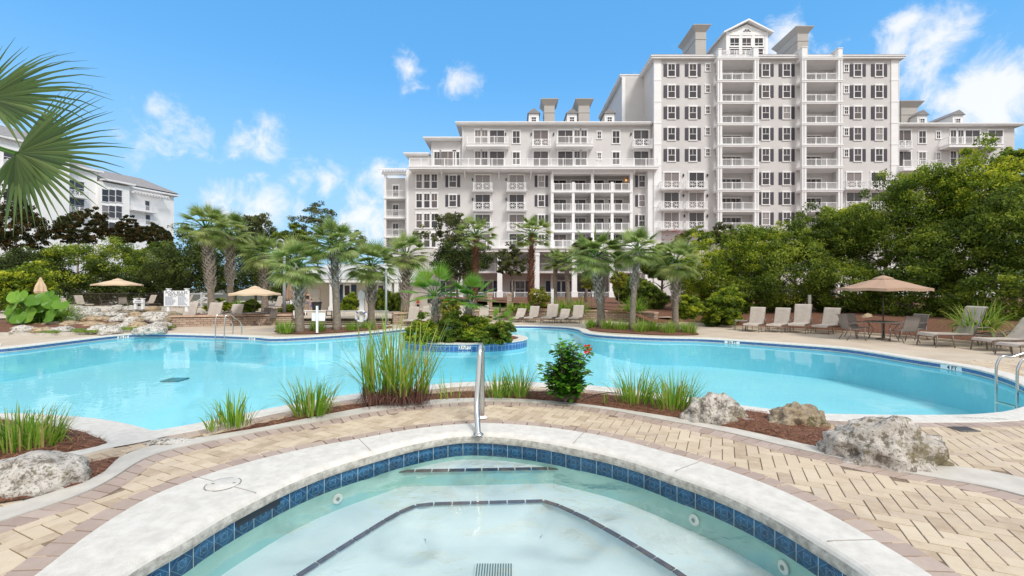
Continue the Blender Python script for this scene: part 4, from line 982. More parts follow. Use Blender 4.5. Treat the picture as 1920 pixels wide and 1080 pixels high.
r = rail_mesh(XX(1225, PDp) - XX(815, PDp) - .2, 0, .95, 12, sides=False); r.v = [(a + (XX(815, PDp) + XX(1225, PDp)) / 2, b + PDp + .3, c + TZ + .25) for a, b, c in r.v]; r.build('porch_railing', M['trim'], hotel, off=HO)
W_gr = make_window('window', 1.3, 2.3, 2, 2, .62, False, 'navy')
for px in (845, 893, 915, 975, 1042, 1062, 1110, 1180): put_win(W_gr, px, 542, DW)

# --- white building at the far left, its facade running away from the viewer
LC = AT(326, 540, 95); dirv = Vector((.32, .95, 0)).normalized()
ann = empty('white_residence_block', (LC.x, LC.y, 0), 0, 'white four storey building with grey hip roof behind the magnolias at far left', 'building')
ann.rotation_euler = (0, 0, math.atan2(-dirv.y, -dirv.x))      # local +x runs along the facade toward the viewer; local +y ... faces outward
ze = CAM_H + (540 - 368) * 95 / F
def loc_t(px):                                                  # distance along the facade for an image column
    k = (px - 960) / F; return (LC.x - k * LC.y) / (dirv.x - k * dirv.y)
def facez(px, py):
    t = loc_t(px); Yw = LC.y - t * dirv.y; return t, CAM_H + (540 - py) * Yw / F
# outward normal is to the right of travel direction (+x world); in local coords that is +y or -y
nrm_w = Vector((dirv.y, -dirv.x, 0)); ry = ann.rotation_euler[2]; ylocal = Vector((-math.sin(ry), math.cos(ry), 0)); sg = 1 if ylocal.dot(nrm_w) > 0 else -1
def lbox(mb, t0, t1, o0, o1, z0, z1): mb.box(t0, t1, min(sg * o0, sg * o1), max(sg * o0, sg * o1), z0, z1)
t_a = loc_t(265); t_b = loc_t(235); t_c = loc_t(178); t_d = loc_t(112); t_e = loc_t(88)
mb = MB(); lbox(mb, 0, t_b, -12, 0, 0, ze); lbox(mb, t_b + .001, t_c, -12, 1.2, 0, ze + .0); lbox(mb, t_c + .001, t_d, -12, .6, 0, ze + 1.6); lbox(mb, t_d + .001, t_d + 60, -12, 2.6, 0, ze + 3.4); mb.build('wall', M['wall_white'], ann)
mb = MB()
for t0, t1, o, z in ((0, t_b, 0, ze), (t_b + .05, t_c, 1.2, ze + .25), (t_c + .05, t_d, .6, ze + 1.6), (t_d + .05, t_d + 60, 2.6, ze + 3.4)): lbox(mb, t0 - .7, t1 - .4, -12, o + .7, z + .003, z + .3)
mb.build('eaves', M['trim'], ann)
mb = MB()
for t0, t1, o, z in ((-.8, t_c, .6, ze + .55), (t_c + .1, t_d, .9, ze + 1.92), (t_d + .1, t_d + 60, 3.2, ze + 3.72)):
    y0, y1 = (-12.5, o) if sg > 0 else (-o, 12.5); i = 4.5; hp = 2.6
    vs = [(t0, y0, z), (t1, y0, z), (t1, y1, z), (t0, y1, z), (t0 + i, y0 + i, z + hp), (t1 - .5, y0 + i, z + hp), (t1 - .5, y1 - i, z + hp), (t0 + i, y1 - i, z + hp)]
    mb.add(vs, [(0, 3, 2, 1), (4, 5, 6, 7), (0, 1, 5, 4), (1, 2, 6, 5), (2, 3, 7, 6), (3, 0, 4, 7)])
mb.build('roof', M['roof'], ann)
def lwin(px, py, w, h, o, name='window', cols=1):
    t, z = facez(px, py); e = win_frame(w, h, cols, 2, .1)
    e.v = [(t + a, sg * (o - b * 1.0), z + c) for a, b, c in e.v]; wo = e.build(name, M['trim'], ann)
    e = pane(w, h); e.v = [(t + a, sg * (o - b * 1.0 + .002), z + c) for a, b, c in e.v]; e.build('pane', M['glass'], wo); return t, z
for py in (368, 398, 429):
    for px in (189, 202, 214.5): lwin(px, py + (px - 202) * .03, 1.0, 2.2, 1.2)
for px, py in ((276, 386), (277, 412)): lwin(px, py, .8, 1.9, 0)
lwin(236.5, 382, .9, 2.0, 0)
for py in (352, 385): t, z = lwin(136, py, 2.6, 2.3, .6, 'balcony_door', 2)
def lbal(px0, px1, py, o, d=1.2, star=True):
    (t1, z), (t0, z2) = facez(px0, py), facez(px1, py); z = (z + z2) / 2; w = t1 - t0; mb = MB(); lbox(mb, t0 - .1, t1 + .1, o, o + d, z - .2, z); b_ = mb.build('balcony', M['trim'], ann)
    r = rail_mesh(w, d, star=star, posts=3); r.v = [(p + (t0 + t1) / 2, sg * (o - q), s + z + .002) for p, q, s in r.v]; r.build('railing', M['trim'], b_)
lbal(119, 154, 370, .6); lbal(119, 154, 401, .6); lbal(238, 285, 396, 0, 1.6, False); lbal(238, 285, 423, 0, 1.6, False)
for py in (300, 341, 380): lwin(8, py, 2.4, 2.4, 2.6, 'balcony_door', 2); lbal(-14, 20, py + 18, 2.6)
mb = MB()
for i in range(12): t = t_b - .6 - i * (t_b - 1.5) / 14; z = ze - .9; lbox(mb, t, t + .12, 0, 2.2, z, z + .25)
lbox(mb, 2, t_b, 1.6, 1.75, ze - 1.1, ze - .9); mb.build('pergola', M['trim'], ann)

# --- pool bar building
BY = 36.0; bar_ = empty('pool_bar_building', (XX(640, BY), BY, TZ), 0, 'low cream pool house with pale metal roof, white columns and navy shutters behind the palms', 'pool house'); BO = (XX(640, BY), BY, TZ)
mb = MB(); bx0, bx1 = XX(547, BY), XX(775, BY); zt = ZZ(530, BY)
mb.prism([(bx0, BY + 1.0), (XX(621, BY), BY + 1.0), (XX(621, BY), BY), (bx1, BY), (bx1, BY + 6), (bx0, BY + 6)], TZ, zt); mb.build('wall', siding('cream_siding', (.62, .56, .49), .12), bar_, off=BO)
mb = MB(); mb.box(bx0 - .3, bx1 + .3, BY - .9, BY + 6.5, zt + .002, ZZ(524, BY)); mb.build('fascia', M['trim'], bar_, off=BO)
mb = MB(); z0 = ZZ(524, BY) + .004; z1 = ZZ(497, BY + 3); i = 2.6; a0, a1, c0, c1 = bx0 - .35, bx1 + .35, BY - .95, BY + 6.6
mb.add([(a0, c0, z0), (a1, c0, z0), (a1, c1, z0), (a0, c1, z0), (a0 + i, c0 + i, z1), (a1 - i, c0 + i, z1), (a1 - i, c1 - i, z1), (a0 + i, c1 - i, z1)], [(0, 3, 2, 1), (4, 5, 6, 7), (0, 1, 5, 4), (1, 2, 6, 5), (2, 3, 7, 6), (3, 0, 4, 7)])
mb.build('roof', mat('pale_roof', (.50, .50, .50), .6, bump=.2, bscale=6), bar_, off=BO)
for px in (549, 623, 731, 744):
    X = XX(px, BY - .7); mb = MB(); mb.box(X - .16, X + .16, BY - .85, BY - .53, TZ, zt); mb.box(X - .22, X + .22, BY - .91, BY - .47, TZ, TZ + .3); mb.build('column', M['trim'], bar_, off=BO)
def bp_box(name, px0, px1, py0, py1, D, th, m, parent=None):
    mb = MB(); mb.box(XX(px0, D), XX(px1, D), D - th, D - .003, ZZ(py1, D), ZZ(py0, D)); return mb.build(name, m, parent or bar_, off=BO)
dd = bp_box('door', 578, 600, 542, 580, BY + 1, .06, mat('cream_door', (.70, .66, .60), .5)); bp_box('door_panel', 582, 596, 543.5, 557, BY + .93, .02, mat('door_panel', (.60, .58, .56), .3), dd)
mb = MB(); mb.tube([(XX(598.5, BY + .9), BY + .9, ZZ(560, BY + .9)), (XX(598.5, BY + .9), BY + .83, ZZ(560, BY + .9))], .04, 8); mb.build('handle', M['metal'], dd, off=BO)
for pc in (651, 714):
    wf = bp_box('window', pc - 7.5, pc + 7.5, 531, 556, BY, .05, M['trim']); bp_box('pane', pc - 4.5, pc + 4.5, 535.5, 554, BY - .055, .012, mat('bar_glass', (.05, .03, .03), .15), wf)
    for s in (-1, 1): bp_box('shutter', pc + s * 12.5 - 4.6, pc + s * 12.5 + 4.6, 534, 568, BY, .06, M['navy'], wf)
# white bungalow glimpses are part of the hotel porch; end of buildings
# ================================================================== RETAINING WALL, STEPS
def curvewall(name, P, z1, label):
    w = empty(name, P[0], 0, label, 'wall'); O = P[0]; mb = MB(); cp_ = MB()
    Q = catmull(P, 5)
    for a_, b_ in zip(Q, Q[1:]):
        mb.bar((a_.x, a_.y + .15, z1 / 2 - .05), (b_.x, b_.y + .15, z1 / 2 - .05), .3, z1 - .1)
        cp_.bar((a_.x, a_.y + .14, z1 - .02), (b_.x, b_.y + .14, z1 - .02), .4, .09)
    bm_ = bpy.data.materials.get('wall_block') or blockmat(); mb.build('wall_body', bm_, w, off=O); cp_.build('wall_cap', M['wallcap'], w, off=O); return w
def blockmat():
    m = bpy.data.materials.new('wall_block'); m.use_nodes = True; t = m.node_tree; b = t.nodes['Principled BSDF']; L = t.links.new
    tc = N(t, 'ShaderNodeTexCoord'); mp = N(t, 'ShaderNodeMapping'); mp.inputs['Rotation'].default_value = (R(90), 0, 0); L(tc.outputs['Object'], mp.inputs[0])
    br = N(t, 'ShaderNodeTexBrick'); L(mp.outputs[0], br.inputs['Vector']); br.inputs['Color1'].default_value = (.36, .25, .19, 1); br.inputs['Color2'].default_value = (.50, .38, .29, 1); br.inputs['Mortar'].default_value = (.16, .12, .10, 1)
    setin(br, 'Scale', 1); setin(br, 'Mortar Size', .012); setin(br, 'Brick Width', .32); setin(br, 'Row Height', .12); L(br.outputs[0], b.inputs['Base Color']); setin(b, 'Roughness', .9)
    bp = N(t, 'ShaderNodeBump'); setin(bp, 'Strength', .6); setin(bp, 'Distance', .02); L(br.outputs['Fac'], bp.inputs['Height']); bp.invert = True; L(bp.outputs[0], b.inputs['Normal']); return m
M['wallcap'] = mat('tan_wall_cap', (.52, .36, .26), .85, var=.15, vscale=4)
curvewall('retaining_wall', wallR, .65, 'curved tan block retaining wall behind the central loungers, right of the steps')
curvewall('retaining_wall', wallL, .58, 'low tan block retaining wall behind the left loungers, left of the steps')
st = empty('stone_steps', G(640, 606), 0, 'wide stone steps rising from the pool deck to the pool house', 'steps'); SO = G(640, 606)
for k in range(4):
    y0 = 24.6 + k * .42 + 1.2; mb = MB(); z1 = .09 * (k + 1); xa, xb = XX(548, 26.6), XX(736, 26.6); mb.box(xa, xb, y0, 29.5, .09 * k + (.003 if k else .0), z1 - .025); mb.build('riser', mat('brown_riser', (.16, .11, .085), .9) if k == 0 else bpy.data.materials['brown_riser'], st, off=SO)
    mb = MB(); mb.box(xa, xb, y0 - .03, 29.5 if k == 3 else y0 + .45, z1 - .024, z1); mb.build('tread', M['deck'], st, off=SO)
def handrail(name, pts, posts, r, m, label, cat='handrail', group=None):
    O = posts[0][0] if posts else pts[0]; e = empty(name, O, 0, label, cat, group); mb = MB(); mb.tube(pts, r, 8); mb.build('rail', m, e, off=O, smooth=True)
    for a_, b_ in posts: mb = MB(); mb.tube([a_, b_], r, 8); mb.build('post', m, e, off=O, smooth=True)
    return e
darkmetal = mat('dark_bronze', (.06, .045, .035), .45)
ye = 26.3
handrail('step_handrail', [AT(550, 583, ye), AT(618, 583, ye), AT(630, 583, 28)], [(AT(551, 606, ye), AT(551, 583, ye)), (AT(573, 594, 27.5), AT(573, 583, 27.5))], .035, M['whitepaint'], 'white topped handrail at the left side of the stone steps')
handrail('step_handrail', [AT(612, 583, ye), AT(622, 583, ye), AT(622, 603, ye)], [(AT(612, 592, ye), AT(612, 583, ye)), (AT(612, 591.5, ye), AT(622, 591.5, ye))], .03, darkmetal, 'dark looped handrail in the middle of the stone steps')
handrail('step_handrail', [AT(637, 583, 27), AT(728, 583, 27)], [(AT(645, 600, 27), AT(645, 583, 27)), (AT(720, 600, 27), AT(720, 583, 27))], .03, M['whitepaint'], 'long pale handrail across the right side of the stone steps')

# ================================================================== FOLIAGE
rng = np.random.default_rng(7)
def leaf_quads(C, size, aspect=.5, up=.3, rs=None):
    """diamond leaves at centres C (n,3); returns (n*4,3)"""
    n = len(C); d = rng.normal(size=(n, 3)); d /= np.linalg.norm(d, axis=1)[:, None]
    nz = rng.normal(size=(n, 3)) + np.array([0, 0, up]); nz /= np.linalg.norm(nz, axis=1)[:, None]
    s = np.cross(d, nz); s /= np.linalg.norm(s, axis=1)[:, None] + 1e-9
    L_ = size * (rng.uniform(.7, 1.3, n) if rs is None else rs); L_ = L_[:, None]
    V = np.empty((n, 4, 3)); V[:, 0] = C - d * L_ * .5; V[:, 1] = C + s * L_ * aspect * .5 - d * L_ * .08; V[:, 2] = C + d * L_ * .5; V[:, 3] = C - s * L_ * aspect * .5 - d * L_ * .08
    return V.reshape(-1, 3)
def crown_mesh(name, m, n_clump, per, shape, clump_r, leaf, aspect=.55, flat=.8, surf=.55, seed=0, lobes=None):
    """shape: function giving points in unit crown volume; crown of unit radius"""
    global rng; rng = np.random.default_rng(seed)
    pts = []
    while len(pts) < n_clump:
        p = rng.normal(size=3); p /= np.linalg.norm(p); r = rng.uniform(surf, 1.0) ** .5; p *= r
        q = shape(p)
        if q is not None: pts.append(q)
    C = np.array(pts); cr = clump_r * rng.uniform(.6, 1.35, n_clump)
    off = rng.normal(size=(n_clump, per, 3)); off /= np.linalg.norm(off, axis=2)[..., None]; off *= rng.uniform(.25, 1.0, (n_clump, per, 1)) ** .6
    off[..., 2] *= flat
    P = (C[:, None] + off * cr[:, None, None]).reshape(-1, 3)
    tint = np.repeat(rng.uniform(0, 1, n_clump), per); tint = np.clip(tint + .28 * off[..., 2].ravel(), 0, 1)  # random tone per clump, then lighter towards the top of each clump
    V = leaf_quads(P, leaf, aspect, .8)
    return V, np.repeat(tint, 4)
def lump(seed):
    r = np.random.default_rng(seed); L_ = [(r.normal(size=3), r.uniform(.10, .30)) for _ in range(9)]
    L_ = [(a / np.linalg.norm(a), b) for a, b in L_]
    def sh(p, sx=1, sy=1, sz=1):
        d = p / (np.linalg.norm(p) + 1e-9); k = .74 + sum(b * max(0, float(d @ a)) ** 6 * 1.6 for a, b in L_)
        q = p * k
        if q[2] < -.75: return None
        return q
    return sh
LM = {}
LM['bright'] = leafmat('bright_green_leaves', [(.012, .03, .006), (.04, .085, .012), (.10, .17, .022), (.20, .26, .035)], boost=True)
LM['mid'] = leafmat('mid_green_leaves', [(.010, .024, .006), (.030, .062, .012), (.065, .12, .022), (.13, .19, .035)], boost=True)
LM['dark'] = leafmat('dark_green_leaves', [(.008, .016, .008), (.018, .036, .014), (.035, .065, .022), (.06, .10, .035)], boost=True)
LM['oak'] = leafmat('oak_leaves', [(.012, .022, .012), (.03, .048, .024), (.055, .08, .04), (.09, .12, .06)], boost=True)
LM['magnolia'] = leafmat('magnolia_leaves', [(.010, .016, .009), (.016, .030, .012), (.028, .028, .013), (.050, .036, .018)], boost=True)
LM['yellow'] = leafmat('yellow_green_leaves', [(.06, .09, .01), (.16, .19, .02), (.30, .30, .03), (.42, .38, .05)])
LM['grass'] = leafmat('grass_blades', [(.06, .14, .012), (.13, .28, .02), (.22, .40, .035), (.34, .45, .08), (.50, .38, .16)], .45, .4)
LM['fan'] = leafmat('palm_fan_leaves', [(.09, .15, .035), (.19, .28, .07), (.31, .40, .12), (.50, .52, .24)], .45, .5)
LM['fannear'] = leafmat('near_palm_leaves', [(.04, .08, .02), (.08, .14, .035), (.14, .20, .06), (.26, .24, .10)], .4, .4)
LM['fanbright'] = leafmat('young_palm_leaves', [(.05, .13, .015), (.09, .22, .02), (.15, .32, .03), (.30, .36, .04)], .45, .35)
LM['broad'] = leafmat('elephant_ear_leaves', [(.08, .20, .018), (.15, .33, .03), (.24, .44, .05)], .35, .4)
LM['pink'] = leafmat('pink_blossom', [(.35, .03, .06), (.55, .08, .12), (.6, .2, .2)], .6, .3)
crown_cache = {}
def crown(kind, variant, leafabs, radius, dens=1.0):
    key = (kind, variant, round(leafabs / radius, 3), dens)
    if key not in crown_cache:
        specs = {'bright': (210, 85, .21), 'mid': (210, 85, .20), 'dark': (200, 85, .22), 'oak': (170, 80, .17), 'magnolia': (240, 60, .13), 'yellow': (50, 40, .24), 'pink': (20, 14, .12)}[kind]
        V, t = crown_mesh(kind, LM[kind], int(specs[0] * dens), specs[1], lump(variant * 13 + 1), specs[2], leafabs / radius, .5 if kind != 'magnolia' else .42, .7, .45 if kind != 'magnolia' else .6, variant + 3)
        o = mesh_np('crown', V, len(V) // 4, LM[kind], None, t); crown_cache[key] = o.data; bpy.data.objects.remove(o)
    return crown_cache[key]
def tree(name, kind, px, py, rpx, Y, label, cat='tree', variant=None, sy=.9, sz=1.0, leaf=.16, group=None, trunk=True, base=None, tr=.14, dens=1.0, rz=None):
    """crown centred on the image point at distance Y with radius rpx image pixels"""
    c = AT(px, py, Y); r = rpx * Y / F; variant = variant if variant is not None else random.randint(0, 3); gz = base if base is not None else (TZ if c.x < 9 else .7)
    e = empty(name, (c.x, c.y, gz), 0, label, cat, group)
    cm = bpy.data.objects.new('crown', crown(kind, variant, leaf, r, dens)); COL.objects.link(cm); link_child(cm, e)
    cm.location = (0, 0, c.z - gz); r *= .9; cm.scale = (r, r * sy, r * sz); cm.rotation_euler = (0, 0, random.uniform(0, 6.28) if rz is None else rz)
    if trunk:
        rn = random.Random(int(px * 7 + py)); mb = MB(); h = c.z - gz
        pts = [(0, 0, -.1)] + [(rn.uniform(-.08, .08) * r, rn.uniform(-.08, .08) * r, h * t) for t in (.35, .7, 1.0)]
        mb.tube(pts, [tr, tr * .8, tr * .6, tr * .3], 8)
        for k in range(6):
            a_ = rn.uniform(0, 6.28); z0 = h * rn.uniform(.4, .9); q = Vector((math.cos(a_), math.sin(a_), 0)) * r * .75 * sy
            mb.tube([(0, 0, z0), (q.x * .5, q.y * .5, z0 + r * sz * .22), (q.x, q.y, z0 + r * sz * .4)], [tr * .45, tr * .28, tr * .1], 6)
        mb.build('trunk', M['bark'], e, smooth=True)
    return e
random.seed(11)
# ---- right hand bank of trees
RT = [('bright', 1325, 520, 66, 29, 'leafy yellow green tree at the left end of the right bank, behind the squat palm', .95),
      ('mid', 1215, 560, 42, 31, 'low dark green shrubby tree behind the three pool edge palms', .8),
      ('bright', 1420, 478, 74, 28, 'broad bright green tree above the loungers row at the start of the right bank', .95),
      ('mid', 1400, 560, 68, 27, 'dark shaded tree low behind the leftmost right side lounger', .8),
      ('mid', 1490, 520, 84, 26.5, 'mid green tree directly behind the row of four deck loungers', .95),
      ('mid', 1545, 455, 68, 27.5, 'green tree whose top stands in front of the hotel tower base', .95),
      ('bright', 1600, 430, 62, 29, 'bright topped tree just right of the hotel tower bays', .9),
      ('mid', 1590, 540, 86, 25.5, 'dense dark tree behind the open brown umbrella', .85),
      ('mid', 1660, 440, 90, 26, 'large green tree rising above and left of the brown umbrella', .95),
      ('mid', 1700, 555, 92, 23.5, 'dark shaded tree between the umbrella and the side facing lounger', .85),
      ('bright', 1745, 380, 88, 24.5, 'tall bright green tree in front of the right hotel wing', .95),
      ('mid', 1780, 480, 98, 22.5, 'wide mid green tree at the right edge above the reclined loungers', .95),
      ('bright', 1845, 362, 84, 22.5, 'tallest yellow green tree near the right edge of the frame', .95),
      ('mid', 1850, 570, 96, 20.5, 'very dark low tree behind the lounger nearest the right edge', .8),
      ('mid', 1925, 430, 112, 20, 'big green tree cut off by the right edge of the frame', 1.0),
      ('mid', 1905, 318, 58, 23, 'small pale topped tree at the upper right edge', .8)]
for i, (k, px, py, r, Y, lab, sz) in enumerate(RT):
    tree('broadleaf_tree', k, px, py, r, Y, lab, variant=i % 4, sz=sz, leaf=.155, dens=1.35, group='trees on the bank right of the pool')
tree('crape_myrtle', 'mid', 1290, 455, 40, 36, 'airy crape myrtle with pink blossoms in front of the tower', variant=1, sz=.7, leaf=.16, dens=.55)
tree('crape_myrtle', 'oak', 1355, 440, 34, 35, 'thin tipped brownish green crape myrtle right of the pink one', variant=2, sz=.8, leaf=.16, dens=.5)
pk = tree('flower_cluster', 'pink', 1262, 440, 30, 36, 'scattered pink crape myrtle blossoms at the top of the small tree', 'blossom', variant=3, sz=.6, leaf=.13, trunk=False)
# ---- left bank
LT = [('magnolia', 22, 425, 58, 50, 'magnolia with bronze leaves at the far left edge, tallest of the four', 1.05),
      ('magnolia', 147, 428, 46, 54, 'round bronze leaved magnolia second from the left', .85),
      ('magnolia', 238, 438, 32, 58, 'small bronze magnolia under the pergola of the white block', .8),
      ('magnolia', 300, 446, 27, 60, 'small bronze magnolia at the right corner of the white block', .95)]
for i, (k, px, py, r, Y, lab, sz) in enumerate(LT): tree('magnolia_tree', k, px, py, r, Y, lab, variant=i % 2, sz=sz, leaf=.34, group='magnolias in front of the white block')
LT = [('bright', 25, 545, 60, 32, 'bright green shrubby tree cut by the left frame edge behind the elephant ears', .8),
      ('dark', 55, 510, 62, 44, 'dark tree between the bright shrub and the bronze magnolias', .9),
      ('bright', 128, 502, 70, 47, 'yellow green tree behind the closed umbrella at left', .85),
      ('dark', 175, 545, 58, 46, 'dark undergrowth tree left of the open cream umbrella', .7),
      ('mid', 235, 500, 60, 49, 'green tree behind the open cream umbrella on the upper terrace', .85),
      ('dark', 290, 545, 60, 46, 'dark tree behind the pool rules sign', .8),
      ('mid', 305, 490, 52, 45, 'green tree just left of the tall palm pair', .85),
      ('dark', 350, 505, 62, 44, 'dark tree immediately behind the leftmost tall palm', 1.0),
      ('dark', 440, 500, 66, 46, 'dark tree behind the second tall palm', 1.0),
      ('oak', 480, 440, 44, 50, 'slim grey green tree rising behind the tall palm pair', 1.15),
      ('dark', 530, 520, 62, 44, 'dark tree behind the shepherd hook lamp post', .95),
      ('mid', 555, 455, 40, 47, 'olive green tree above the pool house roof end', .7),
      ('oak', 595, 415, 44, 50, 'open crowned oak standing against the sky behind the central palms', .85),
      ('oak', 650, 455, 44, 49, 'oak right of the open crowned oak', .8),
      ('oak', 845, 430, 45, 47, 'upper part of a grey green live oak in front of the hotel wing', .95),
      ('dark', 860, 488, 62, 46, 'large dark live oak in front of the hotel porch', .75),
      ('oak', 960, 492, 38, 44, 'thin dark oak between the two red trunk palms', .85),
      ('oak', 1098, 468, 30, 42, 'grey green tree behind the left pool edge palm at right', .9),
      ('mid', 1180, 545, 44, 38, 'green thicket between the right pool edge palms', .8),
      ('mid', 1240, 500, 36, 37, 'green tree behind the slender tall palm', .9)]
for i, (k, px, py, r, Y, lab, sz) in enumerate(LT):
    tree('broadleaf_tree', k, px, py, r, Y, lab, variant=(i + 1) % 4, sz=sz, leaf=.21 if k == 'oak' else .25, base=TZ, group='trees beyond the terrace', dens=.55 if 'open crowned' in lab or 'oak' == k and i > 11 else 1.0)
for px, py, r, Y, lab in ((1108, 528, 22, 31, 'small tree with yellow leaves left of the first pool edge palm at right'), (1160, 525, 20, 31, 'small yellow leaved tree between the first and second pool edge palms'), (1010, 560, 26, 30, 'thin yellow green sapling behind the central loungers'), (845, 580, 26, 21, 'low yellow frond bush behind the young palms on the island')):
    tree('yellow_sapling', 'yellow', px, py, r, Y, lab, variant=2, leaf=.17, tr=.035, base=.5, group='yellow leaved saplings')

# ---- shrubs
def shrub(kind, px, py, rpx, label, z=0, sz=.8, leaf=.1, variant=0, group='rounded shrubs', sy=1, name='shrub', Y=None, dens=.8):
    c = G(px, py, z) if Y is None else Vector(AT(px, py, Y)); r = rpx * c.y / F; e = empty(name, (c.x, c.y, c.z if Y is not None else z), 0, label, 'shrub', group)
    cm = bpy.data.objects.new('foliage', crown(kind, variant, leaf, r, dens)); COL.objects.link(cm); link_child(cm, e); cm.location = (0, 0, r * sz * .62); cm.scale = (r, r * sy, r * sz)
    return e
shrub('bright', 1350, 602, 36, 'rounded bright green shrub on the mulch slope left of the side table', .3, .95, .16, 1)
shrub('bright', 1290, 592, 28, 'dark leaved shrub behind the squat boot trunk palm', .6, .9, .16, 2)
shrub('bright', 653, 583, 17, 'bushy green shrub under the pool house window', TZ, 1.1, .13, 1)
shrub('mid', 718, 583, 16, 'tall dense shrub between the white pool house columns', TZ, 1.7, .13, 2)
shrub('mid', 743, 583, 12, 'dark shrub right of the last pool house column', TZ, 1.9, .13, 3)
shrub('bright', 410, 583, 22, 'low yellow green shrub right of the leftmost palm trunk', .5, .5, .14, 0)
shrub('mid', 465, 583, 20, 'low green shrub under the second umbrella', .5, .6, .14, 1)
shrub('mid', 545, 585, 14, 'green shrub beside the lamp post foot', .5, .7, .14, 3)
for px, r, lab, v_ in ((790, 30, 'leftmost dark leafy shrub on the planted island', 0), (840, 34, 'leafy shrub at the left foot of the young palms on the island', 1), (886, 36, 'shrub between the two young palms on the island', 2), (938, 30, 'rightmost leafy shrub on the island', 3)):
    shrub('mid' if v_ % 2 else 'bright', px, 641 - (6 if v_ in (1, 2) else 2), r, lab, IZ + .1, .82, .085, v_, 'shrubs on the island')
for px, lab in ((30, 'weeds with small leaves under the elephant ear at left'), (170, 'seedlings between waterfall boulders')): pass

# ---- strap leaf strips
def strip(mb, base, dirv, L_, w, droop, n=5, curve=None, side=None, taper=.15, fold=0):
    d = Vector(dirv).normalized(); s = side if side is not None else d.cross(Vector((0, 0, 1)))
    if s.length < .05: s = Vector((random.uniform(-1, 1), random.uniform(-1, 1), 0))
    s = s.normalized(); p = Vector(base); vs = []; seg = L_ / n; dd = d.copy()
    for i in range(n + 1):
        t = i / n; ww = w * (1 - (1 - taper) * t ** 1.6) * (.5 if i == 0 else 1) * (0.08 if i == n else 1)
        vs += [p - s * ww / 2, p + s * ww / 2]
        dd = (dd + Vector((0, 0, -droop * seg * (1 + t)))).normalized(); p = p + dd * seg
    mb.add(vs, [(2 * i, 2 * i + 1, 2 * i + 3, 2 * i + 2) for i in range(n)])
def grass(name, loc, h, spread, n, w, label, m='grass', lean=.55, droop=.7, group='ornamental grass clumps', seed=0, base_part=False, cat='grass clump', basew=.35):
    random.seed(seed + 100); e = empty(name, loc, 0, label, cat, group); mb = MB()
    for i in range(n):
        a_ = random.uniform(0, 6.28); r0 = spread * math.sqrt(random.random()) * basew; l = random.uniform(0, lean) ** 1.0
        d = Vector((math.cos(a_) * l, math.sin(a_) * l, 1)); mb.tc = random.random()
        strip(mb, (math.cos(a_) * r0, math.sin(a_) * r0 * .8, 0), d, h * random.uniform(.5, 1.15), w * random.uniform(.8, 1.5), droop * random.uniform(.3, 2.2) / max(h, .3), 6)
    mb.build('blades', LM[m], e, tint=True); return e
def gz_(px, py): return G(px, py, .06)
grass('grass_clump', gz_(30, 838), .52, .55, 210, .016, 'bright green grass clump at the far left edge, on the mulch bed', seed=1, lean=.45, basew=.9)
grass('grass_clump', gz_(75, 836), .48, .35, 120, .016, 'smaller grass clump touching the right of the far left one', seed=2, lean=.5, basew=.8)
grass('grass_clump', gz_(438, 797), .50, .34, 85, .018, 'sparse grass clump at the left tip of the curved mulch bed', seed=3, lean=.5, basew=.8)
grass('grass_clump', gz_(398, 808), .36, .10, 14, .016, 'few stray grass blades at the very tip of the mulch bed', seed=13, lean=.5, basew=.8)
grass('grass_clump', gz_(585, 776), .62, .42, 170, .018, 'full grass clump left of the tall reeds', seed=4, lean=.55, basew=.75)
grass('grass_clump', gz_(845, 745), .5, .45, 34, .012, 'thin wispy grass between the tall reeds and the steel handrail', seed=5, lean=.5, basew=.9)
grass('grass_clump', gz_(935, 744), .52, .32, 90, .015, 'dark green grass clump just right of the steel handrail', seed=6, lean=.5, basew=.8)
grass('grass_clump', gz_(972, 742), .66, .3, 110, .016, 'taller grass clump left of the hibiscus', seed=7, lean=.5, basew=.8)
grass('grass_clump', gz_(1190, 755), .62, .42, 130, .018, 'grass clump right of the hibiscus', seed=8, lean=.5, basew=.8)
grass('grass_clump', gz_(1262, 766), .64, .46, 170, .018, 'grass clump beside the first grey boulder', seed=9, lean=.5, basew=.8)
grass('grass_clump', gz_(1135, 757), .25, .06, 10, .016, 'tiny grass sprig over the irrigation hose', seed=10, lean=.3)
# tall reeds
random.seed(77); e = empty('tall_reeds', gz_(742, 757), 0, 'tall upright reed grass with purple brown base in the mulch bed left of centre', 'reeds'); mb = MB()
for cx, cy, k, hh in ((-.42, .05, 44, 1.5), (-.15, .1, 50, 1.75), (.12, .0, 48, 1.7), (.4, .08, 46, 1.55)):
    for i in range(k):
        a_ = random.uniform(0, 6.28); r0 = .16 * math.sqrt(random.random()); lx = cx * .55 + random.gauss(0, .22); ly = random.gauss(0, .22)
        mb.tc = random.uniform(.1, 1); h = hh * random.uniform(.4, 1.05)
        strip(mb, (cx + math.cos(a_) * r0, cy + math.sin(a_) * r0, .15), (lx, ly, 1), h, random.uniform(.022, .036), random.choice((.05, .1, .3, .9)), 7)
mb.build('blades', LM['grass'], e, tint=True)
mb = MB()
for cx, cy in ((-.42, .05), (-.15, .1), (.12, .0), (.4, .08)):
    for i in range(90):
        a_ = random.uniform(0, 6.28); r0 = .19 * math.sqrt(random.random()); strip(mb, (cx + math.cos(a_) * r0, cy + math.sin(a_) * r0, 0), (math.cos(a_) * .25, math.sin(a_) * .25, 1), random.uniform(.2, .42), .026, .2, 3)
    for i in range(50):
        a_ = random.uniform(0, 6.28); strip(mb, (cx + math.cos(a_) * .1, cy + math.sin(a_) * .1, .15), (math.cos(a_), math.sin(a_), .4), random.uniform(.2, .38), .014, 4.5, 4)
mb.build('dry_base', leafmat('dry_reed_base', [(.10, .045, .035), (.19, .10, .07), (.30, .20, .12)], .8, .1), e)
